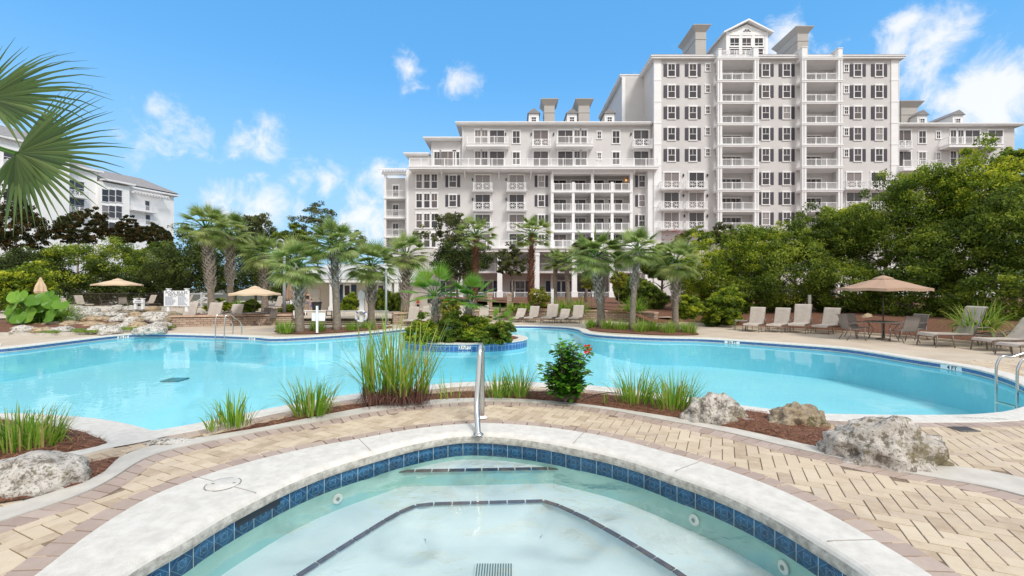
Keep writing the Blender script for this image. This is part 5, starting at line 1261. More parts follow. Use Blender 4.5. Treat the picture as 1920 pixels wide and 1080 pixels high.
# planter tufts
tl = [(535, 624, 24, 'grass tuft left of the boot trunk palm in the far planter'), (596, 621, 20, 'grass tuft between the two palms in the far planter'), (660, 619, 16, 'grass tuft right of the second palm in the far planter'), (688, 616, 16, 'grass tuft at the right end of the far planter'),
      (1109, 614, 17, 'leftmost grass tuft of the right planter'), (1141, 617, 19, 'grass tuft between first and second palms of the right planter'), (1165, 619, 19, 'grass tuft left of the slender palm'), (1203, 622, 23, 'large grass tuft right of the slender palm'), (1225, 621, 20, 'grass tuft in the middle right of the right planter'), (1255, 624, 22, 'grass tuft left of the squat palm foot'), (1290, 624, 22, 'rightmost grass tuft of the right planter'), (862, 607, 12, 'small grass tuft against the retaining wall')]
g0 = None
for i, (px, py, hp, lab) in enumerate(tl):
    g = G(px, py, .06); h = hp * g.y / F * 1.15
    if g0 is None: g0 = grass('grass_tuft', g, 1.0, .85, 170, .045, lab, seed=30, lean=.5, basew=.75, group='grass tufts in the far planters'); o = g0
    else: o = copy_tree(g0)
    place(o, g, random.uniform(0, 6), lab, h)
grass('fountain_grass', G(95, 604, .3), 1.5, 1.6, 900, .035, 'large fountain grass mound behind the elephant ear plant', seed=50, lean=1.2, droop=1.1, basew=.5, group='fountain grasses')
for px, py, s_, lab in ((1055, 583, .8, 'yellow green fountain grass behind the central loungers'), (1085, 583, .8, 'fountain grass left of the first right pool edge palm'), (1190, 585, .95, 'blue green fountain grass behind the slender palm'), (960, 583, .5, 'low fountain grass behind the retaining wall near the brick pillars'), (985, 583, .55, 'low fountain grass left of the white picket posts'), (440, 578, .8, 'fountain grass on the terrace right of the tall palm'), (1835, 618, .9, 'spiky grass with dry tips behind the side facing lounger')):
    g = G(px, py, .6); grass('fountain_grass', g, 1.25 * s_, 1.2 * s_, 260, .04, lab, seed=int(px), lean=1.1, droop=1.1, basew=.5, group='fountain grasses')
# ground cover strips in front of the waterfall
mb = MB(); random.seed(4)
for x0, x1, yy in ((60, 112, 623), (135, 182, 622), (205, 265, 617.5), (280, 325, 614)):
    for i in range(700):
        g = G(random.uniform(x0, x1), yy + random.uniform(-3, 1.5), .12); a_ = random.uniform(0, 6.28); mb.tc = random.random(); strip(mb, g, (math.cos(a_), math.sin(a_), 1.0), random.uniform(.12, .3), .03, 2.0, 3)
o = mb.build('ground_cover', LM['grass'], tint=True); tag(o, 'low yellow green creeping ground cover along the kerb of the waterfall bed', 'ground cover', None, 'stuff')

# ---- elephant ears
random.seed(21); ee = empty('elephant_ear_plant', G(78, 612, .15), 0, 'elephant ear plant with huge bright green leaves left of the waterfall rocks', 'plant'); eo = G(78, 612, .15)
stem = MB()
def ear(c, size, ang_, tilt, face):
    mb = MB(); n = 36; rim = []
    for i in range(n + 1):
        t = i / n; a_ = -math.pi + 2 * math.pi * t; r = size * (.52 - .10 * math.cos(a_)) * (1 - .35 * max(0, math.cos(a_ * 1.0 + math.pi)) ** 8)
        if abs(abs(a_) - math.pi) < .2: r = size * .22
        x_, y_ = r * math.sin(a_) * .85, -r * math.cos(a_) * 1.05
        rim.append(Vector((x_, y_, -.10 * size * (x_ / size * 2) ** 2 + .04 * size * math.sin(a_ * 5))))
    m_ = Matrix.Translation(c) @ Matrix.Rotation(face, 4, 'Z') @ Matrix.Rotation(tilt, 4, 'X') @ Matrix.Rotation(ang_, 4, 'Y')
    pts = [m_ @ Vector((0, 0, .03 * size))] + [m_ @ p for p in rim]
    mids = [m_ @ Vector((p.x * .55, p.y * .55, p.z * .3 + .015 * size * (1 if i % 4 == 0 else -.4))) for i, p in enumerate(rim)]; pts += mids; q = n + 2
    mb.add(pts, [(0, q + i, q + i + 1) for i in range(n)] + [(q + i, i + 1, i + 2, q + i + 1) for i in range(n)]); return mb
_more = [(random.uniform(8, 118), random.uniform(556, 606), random.uniform(.5, .8), random.uniform(.7, 1.4)) for _ in range(12)]
for (px, py, s_, tl_) in _more + [(x_, y_, z_ * .72, w_) for x_, y_, z_, w_ in ((30, 570, 1.15, 1.1), (62, 563, 1.1, .9), (88, 557, 1.0, 1.2), (25, 592, 1.1, 1.3), (52, 592, 1.2, 1.3), (96, 582, 1.2, 1.4), (112, 572, 1.0, .6), (70, 577, 1.0, 1.0), (45, 603, .9, 1.4), (15, 582, .8, 1.2))]:
    c = AT(px, py, eo.y - random.uniform(.1, .9)); mb = ear(c, s_, random.uniform(-.4, .4), tl_, random.uniform(-.5, .5)); mb.tc = random.random(); mb.t = [mb.tc] * len(mb.v); o = mb.build('leaf', LM['broad'], ee, off=eo, tint=True, smooth=True)
    stem.tube([(eo.x, eo.y, .15), ((eo.x + c.x) / 2, (eo.y + c.y) / 2, c.z * .55), tuple(c)], [.05, .04, .02], 6)
stem.build('stems', LM['broad'], ee, off=eo)

# ================================================================== PALMS
def fan(mb, hub, axis, normal, Rr, nseg, spread, droop, wseg=None, split=.35, rnd=random):
    a = Vector(axis).normalized(); nn = Vector(normal); nn = (nn - a * nn.dot(a)).normalized(); s = a.cross(nn).normalized()
    wseg = wseg or Rr * 2.3 * spread / nseg / 1.25; col = rnd.random()
    for i in range(nseg):
        t = -spread + 2 * spread * (i + .5) / nseg; d = (a * math.cos(t) + s * math.sin(t)).normalized(); L_ = Rr * (1 - .28 * abs(t) / max(spread, .1) ** 1) * rnd.uniform(.9, 1.06)
        side = nn.cross(d).normalized(); p = Vector(hub); vs = []; dd = d.copy(); mb.tc = min(1, max(0, col * .7 + rnd.random() * .35)); n = 5
        for k in range(n + 1):
            u = k / n; w = wseg * (.2 + 1.7 * u if u < split else (.2 + 1.7 * split) * (1 - ((u - split) / (1 - split)) ** .75)) ; w = max(w, .002)
            fold = nn * w * .18 * (1 if k % 2 else 1)
            vs += [p - side * w / 2, p + fold, p + side * w / 2]
            dd = (dd + Vector((0, 0, -droop * (u ** 1.5) * 2.2 / n)) + nn * rnd.uniform(-.02, .02)).normalized(); p = p + dd * L_ / n
        f = []
        for k in range(n): b = 3 * k; f += [(b, b + 1, b + 4, b + 3), (b + 1, b + 2, b + 5, b + 4)]
        mb.add(vs, f)
def palm_crown(seed, nfr=34, Rr=.42, pet=.55, nseg=26, spread=1.35, droop=.9, low=-.55, m='fan', up=1.0):
    """unit crown, radius about 1"""
    rnd = random.Random(seed); mb = MB(); pt = MB()
    for i in range(nfr):
        az = i * 2.39996 + rnd.uniform(-.25, .25); t = (i + .5) / nfr; el = R(88) - t ** .85 * (R(88) - math.asin(low)) if False else math.asin(min(1, max(-1, 1 - (1 - low) * t)))
        d = Vector((math.cos(az) * math.cos(el), math.sin(az) * math.cos(el), math.sin(el) * up)).normalized(); L_ = pet * rnd.uniform(.85, 1.1)
        d2 = (d + Vector((0, 0, -.25))).normalized(); hub = d * L_ * .55 + d2 * L_ * .45
        pt.tube([(0, 0, 0), tuple(d * L_ * .55), tuple(hub)], [.018, .013, .008], 4, False)
        nrm = Vector((0, 0, 1)) + d * .15 + Vector((rnd.uniform(-.35, .35), rnd.uniform(-.35, .35), 0))
        if abs(nrm.normalized().dot(d2)) > .9: nrm = Vector((math.cos(az + 1.57), math.sin(az + 1.57), .3))
        fan(mb, hub, d2, nrm, Rr * rnd.uniform(.9, 1.12), nseg, spread, droop * (1.25 if el < .3 else .8), rnd=rnd)
    return mb, pt
pcache = {}
def palm_data(kind, v_):
    if (kind, v_) not in pcache:
        if kind == 'sabal': mb, pt = palm_crown(v_ + 5, 34, .54, .54, 26, 1.6, 1.0, -.55)
        elif kind == 'wash': mb, pt = palm_crown(v_ + 15, 34, .46, .60, 20, 1.35, .35, -.45)
        else: mb, pt = palm_crown(v_ + 25, 15, .60, .50, 26, 1.35, .25, -.05)
        m_ = LM['fan'] if kind != 'young' else LM['fanbright']
        a = mb.build('fronds', m_, None, tint=True); b = pt.build('petioles', LM['fanbright'], None)
        pcache[(kind, v_)] = (a.data, b.data); bpy.data.objects.remove(a); bpy.data.objects.remove(b)
    return pcache[(kind, v_)]
def boots_mb(h, r, z0, z1, seed, n=None):
    """criss-cross leaf stubs round the trunk between z0 and z1"""
    rnd = random.Random(seed); mb = MB(); n = n or int((z1 - z0) / .085) * 4
    for i in range(n):
        t = i / n; z = z0 + (z1 - z0) * t; a_ = i * 2.39996; rr = r * (1.0 + .25 * math.sin(math.pi * t)); d = Vector((math.cos(a_), math.sin(a_), 0)); s = Vector((-d.y, d.x, 0)); sgn = 1 if i % 2 else -1
        p0 = d * rr * .9 + Vector((0, 0, z)); tip = d * (rr * 1.30) + s * sgn * r * .95 + Vector((0, 0, z + r * 1.35)); w = r * .24
        mb.add([p0 - s * w, p0 + s * w, p0 + d * .03 + Vector((0, 0, w)), tip - s * w * .35, tip + s * w * .35, tip + d * .02 + Vector((0, 0, w * .5))], [(0, 1, 4, 3), (1, 2, 5, 4), (2, 0, 3, 5), (3, 4, 5), (0, 2, 1)])
    return mb
def palm(px_base, py_base, px_c, py_c, rpx, label, kind='sabal', v_=0, twpx=14, bootfrac=(.45, 1.0), z=0.0, m=None, Y=None, sz=1.0, group='palm trees round the pool', name='palm_tree', skirt=False):
    b = G(px_base, py_base, z) if Y is None else Vector((XX(px_base, Y), Y, z)); Yb = b.y; c = AT(px_c, py_c, Yb); r = rpx * Yb / F; h = c.z - b.z; tr = twpx * Yb / F / 2
    e = empty(name, tuple(b), 0, label, 'palm tree', group)
    da, db = palm_data(kind, v_)
    for d_, nm in ((da, 'crown'), (db, 'petioles')):
        o = bpy.data.objects.new(nm, d_); COL.objects.link(o); link_child(o, e); o.location = (c.x - b.x, 0, h); o.scale = (r, r, r * sz); o.rotation_euler = (0, 0, px_base * .7)
    mb = MB(); dx = c.x - b.x; pts = []; rs = []; k = 14
    for i in range(k + 1):
        t = i / k; pts.append((dx * t ** 1.5, 0, -.05 + (h + .05) * t)); rs.append(tr * (1.22 - .3 * min(1, t * 4) + (.04 if i % 2 else 0)))
    mb.tube(pts, rs, 12); mb.build('trunk', m or M['bark'], e, smooth=True)
    if bootfrac:
        bm_ = boots_mb(h, tr * 1.05, h * bootfrac[0], h * bootfrac[1], int(px_base)); bm_.v = [(x_ + dx * min(1, max(0, z_ / h)) ** 1.5, y_, z_) for x_, y_, z_ in bm_.v]; bm_.build('leaf_boots', M['boots'] if kind != 'wash' else M['redbark'], e)
    return e
palm(397, 584, 385, 428, 52, 'leftmost tall palm of the pair with boots on the upper trunk', v_=0, twpx=12, bootfrac=(.25, .98), Y=30, z=.5)
palm(432, 578, 430, 440, 50, 'second tall palm of the pair, with bare lower trunk', v_=1, twpx=11, bootfrac=(.35, .98), Y=33, z=.5)
palm(497, 590, 495, 478, 48, 'wide crowned palm behind the second cream umbrella', v_=2, twpx=12, bootfrac=(.3, .98), Y=29, z=.5)
palm(562, 625, 558, 502, 62, 'palm with bushy grey boots in the far planter, left of the sign', v_=0, twpx=16, bootfrac=(.36, 1.0))
palm(632, 622, 625, 462, 62, 'tallest palm of the far planter with leaning slim trunk', v_=1, twpx=14, bootfrac=(.5, 1.0))
palm(696, 612, 696, 500, 58, 'palm behind the tall reeds, beside the life ring post', v_=2, twpx=13, bootfrac=(.35, 1.0))
palm(760, 585, 762, 480, 50, 'brown trunk palm at the right end of the pool house', v_=0, twpx=15, bootfrac=(.2, 1.0), Y=30, z=.5)
palm(890, 575, 893, 443, 45, 'left of two palms with smooth dark red trunks in front of the hotel', 'wash', 0, 9, (.1, 1.0), Y=34, z=.5, m=M['redbark'])
palm(995, 575, 997, 442, 44, 'right of two palms with smooth dark red trunks in front of the hotel', 'wash', 1, 9, (.1, 1.0), Y=34, z=.5, m=M['redbark'])
palm(1128, 616, 1118, 482, 66, 'first palm of the right planter with wide drooping crown', v_=1, twpx=15, bootfrac=(.35, 1.0))
palm(1185, 621, 1195, 470, 54, 'slender tallest palm of the right planter', v_=2, twpx=11.5, bootfrac=(.5, 1.0))
palm(1266, 618, 1267, 494, 54, 'squat palm of the right planter with silvery boots and round crown', v_=0, twpx=12, bootfrac=(.38, 1.0), sz=.95)
palm(1040, 560, 1042, 492, 30, 'small shaded palm in front of the hotel porch', 'wash', 1, 9, None, Y=42, z=TZ, m=M['bark'])
palm(1065, 566, 1062, 494, 32, 'small shaded palm right of the porch column', 'wash', 0, 9, None, Y=41, z=TZ, m=M['bark'])
palm(818, 634, 815, 556, 66, 'left young fan palm on the island with bright green fronds', 'young', 0, 13, (.1, 1.0), z=IZ + .1, sz=1.0, group='young fan palms on the island')
palm(878, 634, 880, 566, 60, 'right young fan palm on the island with bright green fronds', 'young', 1, 14, (.1, 1.0), z=IZ + .1, sz=1.1, group='young fan palms on the island')
palm(936, 630, 938, 604, 34, 'smallest fan palm at the right end of the island', 'young', 0, 5, None, z=IZ + .1, group='young fan palms on the island')
# foreground palm whose fronds enter at the top left
fp0 = Vector((-5.6, 3.7, 0)); fe = empty('palm_tree', fp0, 0, 'close palm at the far left whose fan fronds reach into the sky', 'palm tree', None)
mb = MB(); mb.tube([(0, 0, -.05), (.05, 0, 1.4), (.25, 0, 3.3)], [.19, .15, .14], 14); mb.build('trunk', M['bark'], fe, smooth=True)
def frond(hubpx, Y, axis, normal, Rr, nseg, spread, droop, seed):
    rnd = random.Random(seed); mb = MB(); hub = AT(*hubpx, Y) - fp0; fan(mb, hub, axis, normal, Rr, nseg, spread, droop, rnd=rnd, split=.30)
    o = mb.build('frond', LM['fannear'], fe, tint=True); mb = MB(); root = Vector((.25, 0, 3.3)); mid = (root + hub) / 2 + Vector((0, 0, .15)); mb.tube([root, mid, hub], [.022, .016, .010], 6, False); mb.build('petiole', LM['fanbright'], o)
frond((-25, 185), 3.5, (1, .1, .18), (.1, -1, .35), .88, 22, 1.0, .8, 3)
frond((34, 287), 3.4, (1, -.05, -.10), (.0, -1, .25), .88, 34, 1.45, .32, 4)
frond((30, 290), 3.35, (.1, -.1, -1), (.0, -1, .25), .50, 9, .8, .2, 14)
frond((-50, 190), 3.6, (.6, .1, .9), (.3, -1, .2), .62, 12, .5, .3, 5)
frond((-150, 250), 3.9, (.9, 0, .1), (.2, -1, .5), .75, 16, .4, .5, 6)
frond((-180, 100), 4.0, (-.6, .2, .8), (.2, -1, .5), .75, 26, 1.2, .4, 7)
frond((-330, 230), 3.8, (-1, .2, -.1), (.2, -1, .5), .75, 26, 1.2, .4, 8)

# ---- hibiscus
random.seed(8); he = empty('hibiscus_bush', gz_(1060, 752), 0, 'leafy hibiscus bush with one red flower between the grass clumps', 'shrub'); mb = MB(); lv = MB(); r8 = random.Random(3)
for i in range(62):
    a_ = r8.uniform(0, 6.28); l = r8.uniform(.1, .68); top = Vector((math.cos(a_) * l * .85, math.sin(a_) * l * .7, r8.uniform(.35, 1.18) * (1 - .22 * l)))
    midp = Vector((top.x * .35, top.y * .35, top.z * .5)); mb.tube([(0, 0, 0), midp, top], [.014, .009, .004], 5, False)
    for k in range(30):
        t = r8.uniform(.12, 1); p = midp.lerp(top, (t - .3) / .7) if t > .3 else midp * (t / .3) + Vector((math.cos(a_), math.sin(a_), 0)) * .12; an = r8.uniform(0, 6.28); d = Vector((math.cos(an), math.sin(an), r8.uniform(-.2, .6))).normalized(); s = d.cross(Vector((0, 0, 1))).normalized(); L_ = r8.uniform(.09, .15); w = L_ * .36; u = s.cross(d)
        p = p + d * .02; lv.tc = min(1, .15 + .6 * t * r8.random() + .3 * (t > .85)); c = p + d * L_ * .45 - u * .012
        lv.add([p, p + d * L_ * .3 + s * w, p + d * L_ * .68 + s * w * .75 - u * .01, p + d * L_ - u * .03, p + d * L_ * .68 - s * w * .75 - u * .01, p + d * L_ * .3 - s * w, c], [(0, 1, 6), (1, 2, 6), (2, 3, 6), (3, 4, 6), (4, 5, 6), (5, 0, 6)])
mb.build('stems', M['bark'], he); lv.build('leaves', leafmat('hibiscus_leaves', [(.03, .10, .012), (.07, .22, .02), (.14, .36, .03), (.26, .48, .05)], .3, .4), he, tint=True, smooth=True)
fl = AT(1100, 654, 8.4) - Vector(he.location); mb = MB(); red = mat('red_petal', (.75, .02, .02), .5)
for k in range(5):
    a_ = k * 1.2566; d = Vector((math.cos(a_) * .8 + .3, -.35, math.sin(a_))).normalized(); s = d.cross(Vector((.4, -1, 0))).normalized(); p = fl
    mb.add([p, p + d * .05 + s * .035, p + d * .095 + s * .03, p + d * .10, p + d * .095 - s * .03, p + d * .05 - s * .035], [(0, 1, 2, 3), (0, 3, 4, 5)])
fo = mb.build('flower', red, he); mb = MB(); mb.tube([fl, fl + Vector((.05, -.08, .01))], .006, 6); mb.build('stamen', mat('yellow_stamen', (.8, .5, .05), .5), fo)
ho = tag(bpy.data.objects.new('x', None), None); bpy.data.objects.remove(ho)
mb = MB(); mb.tube([G(1090, 752, .05), G(1100, 746, .09), G(1118, 740, .13), G(1140, 736, .14), G(1160, 737, .07)], .009, 6); tag(mb.build('irrigation_hose', mat('black_rubber', (.015, .015, .015), .4), None, smooth=True), 'thin black irrigation hose arching out of the mulch right of the hibiscus', 'hose')

# ================================================================== ROCKS
def boulder(name, loc, sx, sy, sz, m, seed, label, cat='boulder', group=None, sub=4, rough=.35, rz=0, flat=0):
    import bmesh
    bm = bmesh.new(); bmesh.ops.create_icosphere(bm, subdivisions=sub, radius=1)
    of = Vector((seed * 3.7, seed * 1.3, seed * 2.1))
    for v_ in bm.verts:
        d = v_.co.normalized(); n1 = .55 * noise.noise(d * 1.3 + of) + .5 * (.45 - abs(noise.noise(d * 1.7 + of * 2)) * 1.8); n2 = noise.noise(d * 3.1 + of); n3 = noise.noise(d * 7 + of); n4 = noise.noise(d * 17 + of)
        r = 1 + rough * (n1 * 1.0 + n2 * .55 + n3 * .22 + n4 * .10); 
        # chiselled facets
        q = d * r
        v_.co = Vector((q.x * sx, q.y * sy, q.z * sz))
        if v_.co.z < -sz * .35: v_.co.z = -sz * .35 + (v_.co.z + sz * .35) * .2
    me = bpy.data.meshes.new(name); bm.to_mesh(me); bm.free(); me.polygons.foreach_set('use_smooth', [True] * len(me.polygons)); me.materials.append(m)
    o = bpy.data.objects.new(name, me); COL.objects.link(o); o.location = loc; o.rotation_euler = (0, 0, rz); tag(o, label, cat, group); return o
BG = 'large limestone boulders round the spa'
def bpos(px, py, dz=0): g = G(px, py, 0); return Vector((g.x, g.y, dz))
boulder('boulder', bpos(60, 912, .04), .52, .36, .32, M['rock_moss'], 3, 'pitted mossy limestone boulder at the far left beside the paving kerb', group=BG, sub=5, rough=.16)
boulder('boulder', bpos(1345, 788, .02), .46, .34, .40, M['rock_grey'], 5, 'upright grey boulder beside the grass clump, first of three', group=BG, sub=5, rough=.34)
boulder('boulder', bpos(1402, 797, .0), .13, .10, .10, M['rock_grey'], 6, 'low shelf of rock at the right foot of the upright grey boulder', group=BG, sub=4)
boulder('boulder', bpos(1493, 800, .02), .42, .30, .31, M['rock_brown'], 8, 'brown boulder in the middle of the three right boulders', group=BG, sub=5, rough=.38)
boulder('boulder', bpos(1652, 862, .03), .62, .38, .46, M['rock_grey'], 12, 'largest wedge shaped pale boulder nearest the white path', group=BG, sub=5, rough=.38, rz=-.3)
boulder('boulder', bpos(318, 832, .0), .30, .14, .06, M['rock_white'], 15, 'flat pale stone slab at the tip of the pool', group=BG, sub=4, rough=.5, rz=.2)
# waterfall pile
random.seed(31)
pile = []
rowsP = [(620, [(45, 'w'), (82, 'o'), (118, 'w'), (182, 'w'), (205, 'w'), (268, 'w'), (290, 'w')], .45), (610, [(70, 'o'), (98, 'b'), (130, 'o'), (160, 'o'), (178, 'o'), (212, 'b'), (240, 'w'), (262, 'o'), (300, 'w')], .52),
         (600, [(88, 'b'), (112, 'w'), (132, 'w'), (150, 'w'), (172, 'o'), (195, 'o'), (222, 'w'), (248, 'w'), (270, 'b'), (292, 'w'), (310, 'b')], .5), (590, [(110, 'w'), (140, 'w'), (165, 'w'), (186, 'w'), (208, 'w'), (232, 'w'), (258, 'o'), (282, 'w'), (305, 'w'), (322, 'b')], .48), (580, [(128, 'w'), (150, 'w'), (175, 'w'), (218, 'w'), (245, 'w'), (262, 'w'), (286, 'o')], .38)]
cn = {'w': ('rock_white', 'pale white'), 'o': ('rock_ochre', 'orange ochre'), 'b': ('rock_brown', 'mossy brown')}
rn = ['bottom', 'second', 'third', 'fourth', 'top']; ords = ['first', 'second', 'third', 'fourth', 'fifth', 'sixth', 'seventh', 'eighth', 'ninth', 'tenth', 'eleventh']
yrow = [20.6, 22.6, 24.4, 26.2, 28.0]
for ri, (py, lst, s_) in enumerate(rowsP):
    for k, (px, c_) in enumerate(lst):
        Y = yrow[ri] + random.uniform(-.25, .25); c = AT(px, py + random.uniform(-2, 2), Y); lab = '%s waterfall stone, %s from the left in the %s row of the rock pile' % (cn[c_][1], ords[k], rn[ri])
        w = s_ * random.uniform(.6, 1.05)
        boulder('waterfall_stone', (c.x, c.y, c.z - .05), w, .45, random.uniform(.17, .28), M[cn[c_][0]], 40 + ri * 20 + k, lab, 'stone', 'stones of the waterfall pile left of the pool', 3, .45, random.uniform(-.4, .4))
mb = MB(); P = [AT(60, 618, 21.5), AT(320, 612, 22.5), AT(330, 580, 29.3), AT(110, 580, 29.3)]
mb.add([(P[0].x, P[0].y, .0), (P[1].x, P[1].y, .0), (P[2].x, P[2].y, .62), (P[3].x, P[3].y, .62), (P[2].x, P[2].y, -.1), (P[3].x, P[3].y, -.1)], [(0, 1, 2, 3), (3, 2, 4, 5), (1, 4, 2), (0, 3, 5)]); struct(mb.build('waterfall_bank', M['rock_brown']))
mb = MB(); a_, b_ = AT(138, 577.5, 29.6), AT(305, 575.5, 29.6); mb.box(a_.x, b_.x, 29.3, 29.8, .2, a_.z + .08); tag(mb.build('weir_wall', M['coping']), 'long low white weir wall along the top of the waterfall rocks', 'wall')
for i, (px, py, w, c_, lab) in enumerate(((1562, 612, .55, 'w', 'white rock at the left of the pile behind the deck loungers'), (1592, 606, .6, 'w', 'rounded white rock behind the fourth deck lounger'), (1612, 618, .4, 'b', 'brown low rock under the patio chair at left of the table'), (1628, 600, .55, 'o', 'pointed ochre rock behind the patio table'), (1655, 605, .4, 'w', 'small pale rock right of the pointed ochre rock'))):
    c = AT(px, py, 22.8); boulder('garden_rock', (c.x, c.y, c.z - .1), w, .4, .36, M[cn[c_][0]], 90 + i, lab, 'rock', 'rocks behind the patio table', 3, .45)
for i, (px, py, w, lab) in enumerate(((3, 614, .3, 'small grey rock at the very left edge of the mulch bed'), (24, 620, .32, 'small grey rock left of the first waterfall stone'), (405, 584, .5, 'pale rock behind the leftmost palm trunk'), (378, 586, .35, 'small pale rock left of the leftmost palm trunk'))):
    g = AT(px, py, 24 if i < 2 else 29); boulder('garden_rock', (g.x, g.y, g.z - .05), w, .3, .22, M['rock_grey'], 110 + i, lab, 'rock', 'small rocks left', 3, .4)
# ================================================================== FURNITURE
M['sling'] = mat('taupe_sling_fabric', (.47, .41, .355), .85, bump=.25, bscale=120, var=.12, vscale=3)
M['slingdark'] = mat('dark_sling_fabric', (.25, .22, .20), .85, bump=.25, bscale=120, var=.1, vscale=3)
M['frame'] = mat('bronze_frame', (.20, .165, .145), .45, metal=.3)
def make_lounger(rec, h=1.0):
    root = empty('sun_lounger', (0, 0, 0), 0, 'x', 'sun lounger', 'taupe sling sun loungers round the pool'); w = .33; sh = .36
    mb = MB()
    for s in (-1, 1):
        mb.tube([(s * w, -1.0, sh - .04), (s * w, -.9, sh), (s * w, -.1, sh), (s * w, .78, sh - .02)], .022, 6)
    for y in (-1.0, -.3, .35, .78): mb.tube([(-w, y, sh - .035), (w, y, sh - .035)], .016, 6)
    for s in (-1, 1): mb.tube([(s * w, -.92, .14), (s * w, -.62, .14)], .010, 5)
    mb.build('frame', M['frame'], root, smooth=True)
    for s in (-1, 1):
        for y, dy in ((-.95, -.05), (-.55, .05), (.62, .08)): mb = MB(); mb.tube([(s * w, y, sh - .02), (s * (w + .01), y + dy * .4, sh * .5), (s * (w + .02), y + dy, 0)], [.02, .018, .016], 6); mb.build('leg', M['frame'], root, smooth=True)
    mb = MB(); pts = [(-1.02, sh - .05), (-.99, sh + .0), (-.9, sh + .018), (-.5, sh + .0), (-.1, sh + .012), (.02, sh + .015)]
    def sheet(pts, ww, th=.014):
        n = len(pts); vs = []
        for y, z in pts: vs += [(-ww, y, z + th), (ww, y, z + th), (ww, y, z - th), (-ww, y, z - th)]
        fs = []
        for i in range(n - 1):
            for j in range(4): fs.append((4 * i + j, 4 * i + (j + 1) % 4, 4 * i + 4 + (j + 1) % 4, 4 * i + 4 + j))
        fs += [(3, 2, 1, 0), (4 * n - 4, 4 * n - 3, 4 * n - 2, 4 * n - 1)]; return vs, fs
    v_, f_ = sheet(pts, w - .015); mb.add(v_, f_); mb.build('seat', M['sling'], root)
    L_ = .80; c, s_ = math.cos(rec), math.sin(rec); bp_ = [(.03, sh + .02)] + [(.03 + c * L_ * t, sh + .02 + s_ * L_ * t - .025 * math.sin(math.pi * t)) for t in (.25, .5, .75, .96)] + [(.03 + c * L_ + .035, sh + .02 + s_ * L_ + .0), (.03 + c * L_ + .06, sh + s_ * L_ - .02)]
    mb = MB(); v_, f_ = sheet(bp_, w - .01); mb.add(v_, f_); mb.build('backrest', M['sling'], root)
    mb = MB()
    for s in (-1, 1): mb.tube([(s * w, p[0] + .01, p[1]) for p in bp_[:-1]], .018, 6)
    mb.tube([(-w, .03 + c * L_ * .55, sh + s_ * L_ * .5), (-w, .55, sh - .02)], .012, 5); mb.tube([(-w, .03 + c * L_ * .55, sh + s_ * L_ * .53), (w, .03 + c * L_ * .55, sh + s_ * L_ * .53)], .010, 5); mb.build('back_frame', M['frame'], root, smooth=True)
    for s in (-1, 1):
        mb = MB(); mb.tube([(s * (w + .03), .0, sh), (s * (w + .05), .0, sh + .17), (s * (w + .05), .05, sh + .2), (s * (w + .05), .38, sh + .21)], [.014, .016, .02, .018], 6); mb.build('armrest', M['frame'], root, smooth=True)
    return root
lounA = make_lounger(R(68)); lounB = make_lounger(R(50))
fa = fb = True
def put_lounger(px, py, rz, label, s=1.0, B=False, z=0.0, sz=None):
    global fa, fb
    src = lounB if B else lounA
    if B: o = src if fb else copy_tree(src); fb = False
    else: o = src if fa else copy_tree(src); fa = False
    place(o, G(px, py, z), R(rz), label, (s, s, sz or s))
put_lounger(1418, 620, -42, 'leftmost of the four loungers in a row on the right deck, by the side table', 1.02)
put_lounger(1464, 621, -48, 'second from left of the four loungers in a row on the right deck', 1.0)
put_lounger(1503, 622, -44, 'tallest backed lounger, third of the four in a row, in front of the utility post', 1.06, sz=1.16)
put_lounger(1555, 624, -56, 'fourth lounger of the row, next to the white rocks', 1.03)
put_lounger(1806, 650, -96, 'large lounger seen from the side right of the patio table', 1.22, sz=1.28, B=False)
put_lounger(1905, 658, -92, 'lounger with only its seat in view at the right edge', 1.1, B=True)
put_lounger(1955, 668, -92, 'nearest lounger, cut off by the right frame edge', 1.05, B=True)
for px, py, l, s, B in ((974, 603, 'leftmost of the five loungers in front of the curved wall', .95, True), (1000, 603, 'second of the five loungers in front of the curved wall', 1.0, False), (1034, 604, 'highest backed, third of the five loungers in front of the curved wall', 1.15, False), (1057, 604.5, 'fourth of the five loungers, lower and paler, in front of the curved wall', .95, True), (1083, 604.5, 'fifth lounger, nearest the palm, in front of the curved wall', 1.08, False)): put_lounger(px, py, -22, l, s * .92, B, sz=s * .85)
for px, py, l in ((774, 609, 'lounger backrest behind the reeds, leftmost behind the island'), (799, 608, 'lounger just left of the left young palm on the island'), (862, 606, 'lounger seen between the two young island palms'), (907, 604, 'lounger right of the right young island palm')): put_lounger(px, py, -4, l, .9)
put_lounger(352, 609, 3, 'leftmost lounger before the low wall left of the pool ladder', 1.1)
put_lounger(399, 608, 3, 'second lounger before the low wall, just left of the pool ladder', 1.1)
put_lounger(440, 608, 0, 'third lounger before the low wall, behind the pool ladder', 1.02)
put_lounger(152, 578, 78, 'lounger on the upper terrace left of the umbrella table', .98, z=TZ)
put_lounger(122, 579, 75, 'low lounger at the left end of the upper terrace above the rocks', .9, True, z=TZ)
put_lounger(282, 576, -10, 'upright lounger on the upper terrace behind the small white sign', .98, z=TZ)
put_lounger(8, 578, -30, 'lounger at the far left edge beside the fountain grass', .95, z=TZ)
put_lounger(374, 577, -40, 'lounger on the terrace behind the small ladder rail, left of the palm', 1.0, z=TZ)
put_lounger(352, 577, -40, 'lounger on the terrace partly hidden by the pool rules sign', 1.0, z=TZ)
put_lounger(521, 583, -20, 'lounger on the terrace between the umbrella and the lamp post', 1.0, z=TZ)

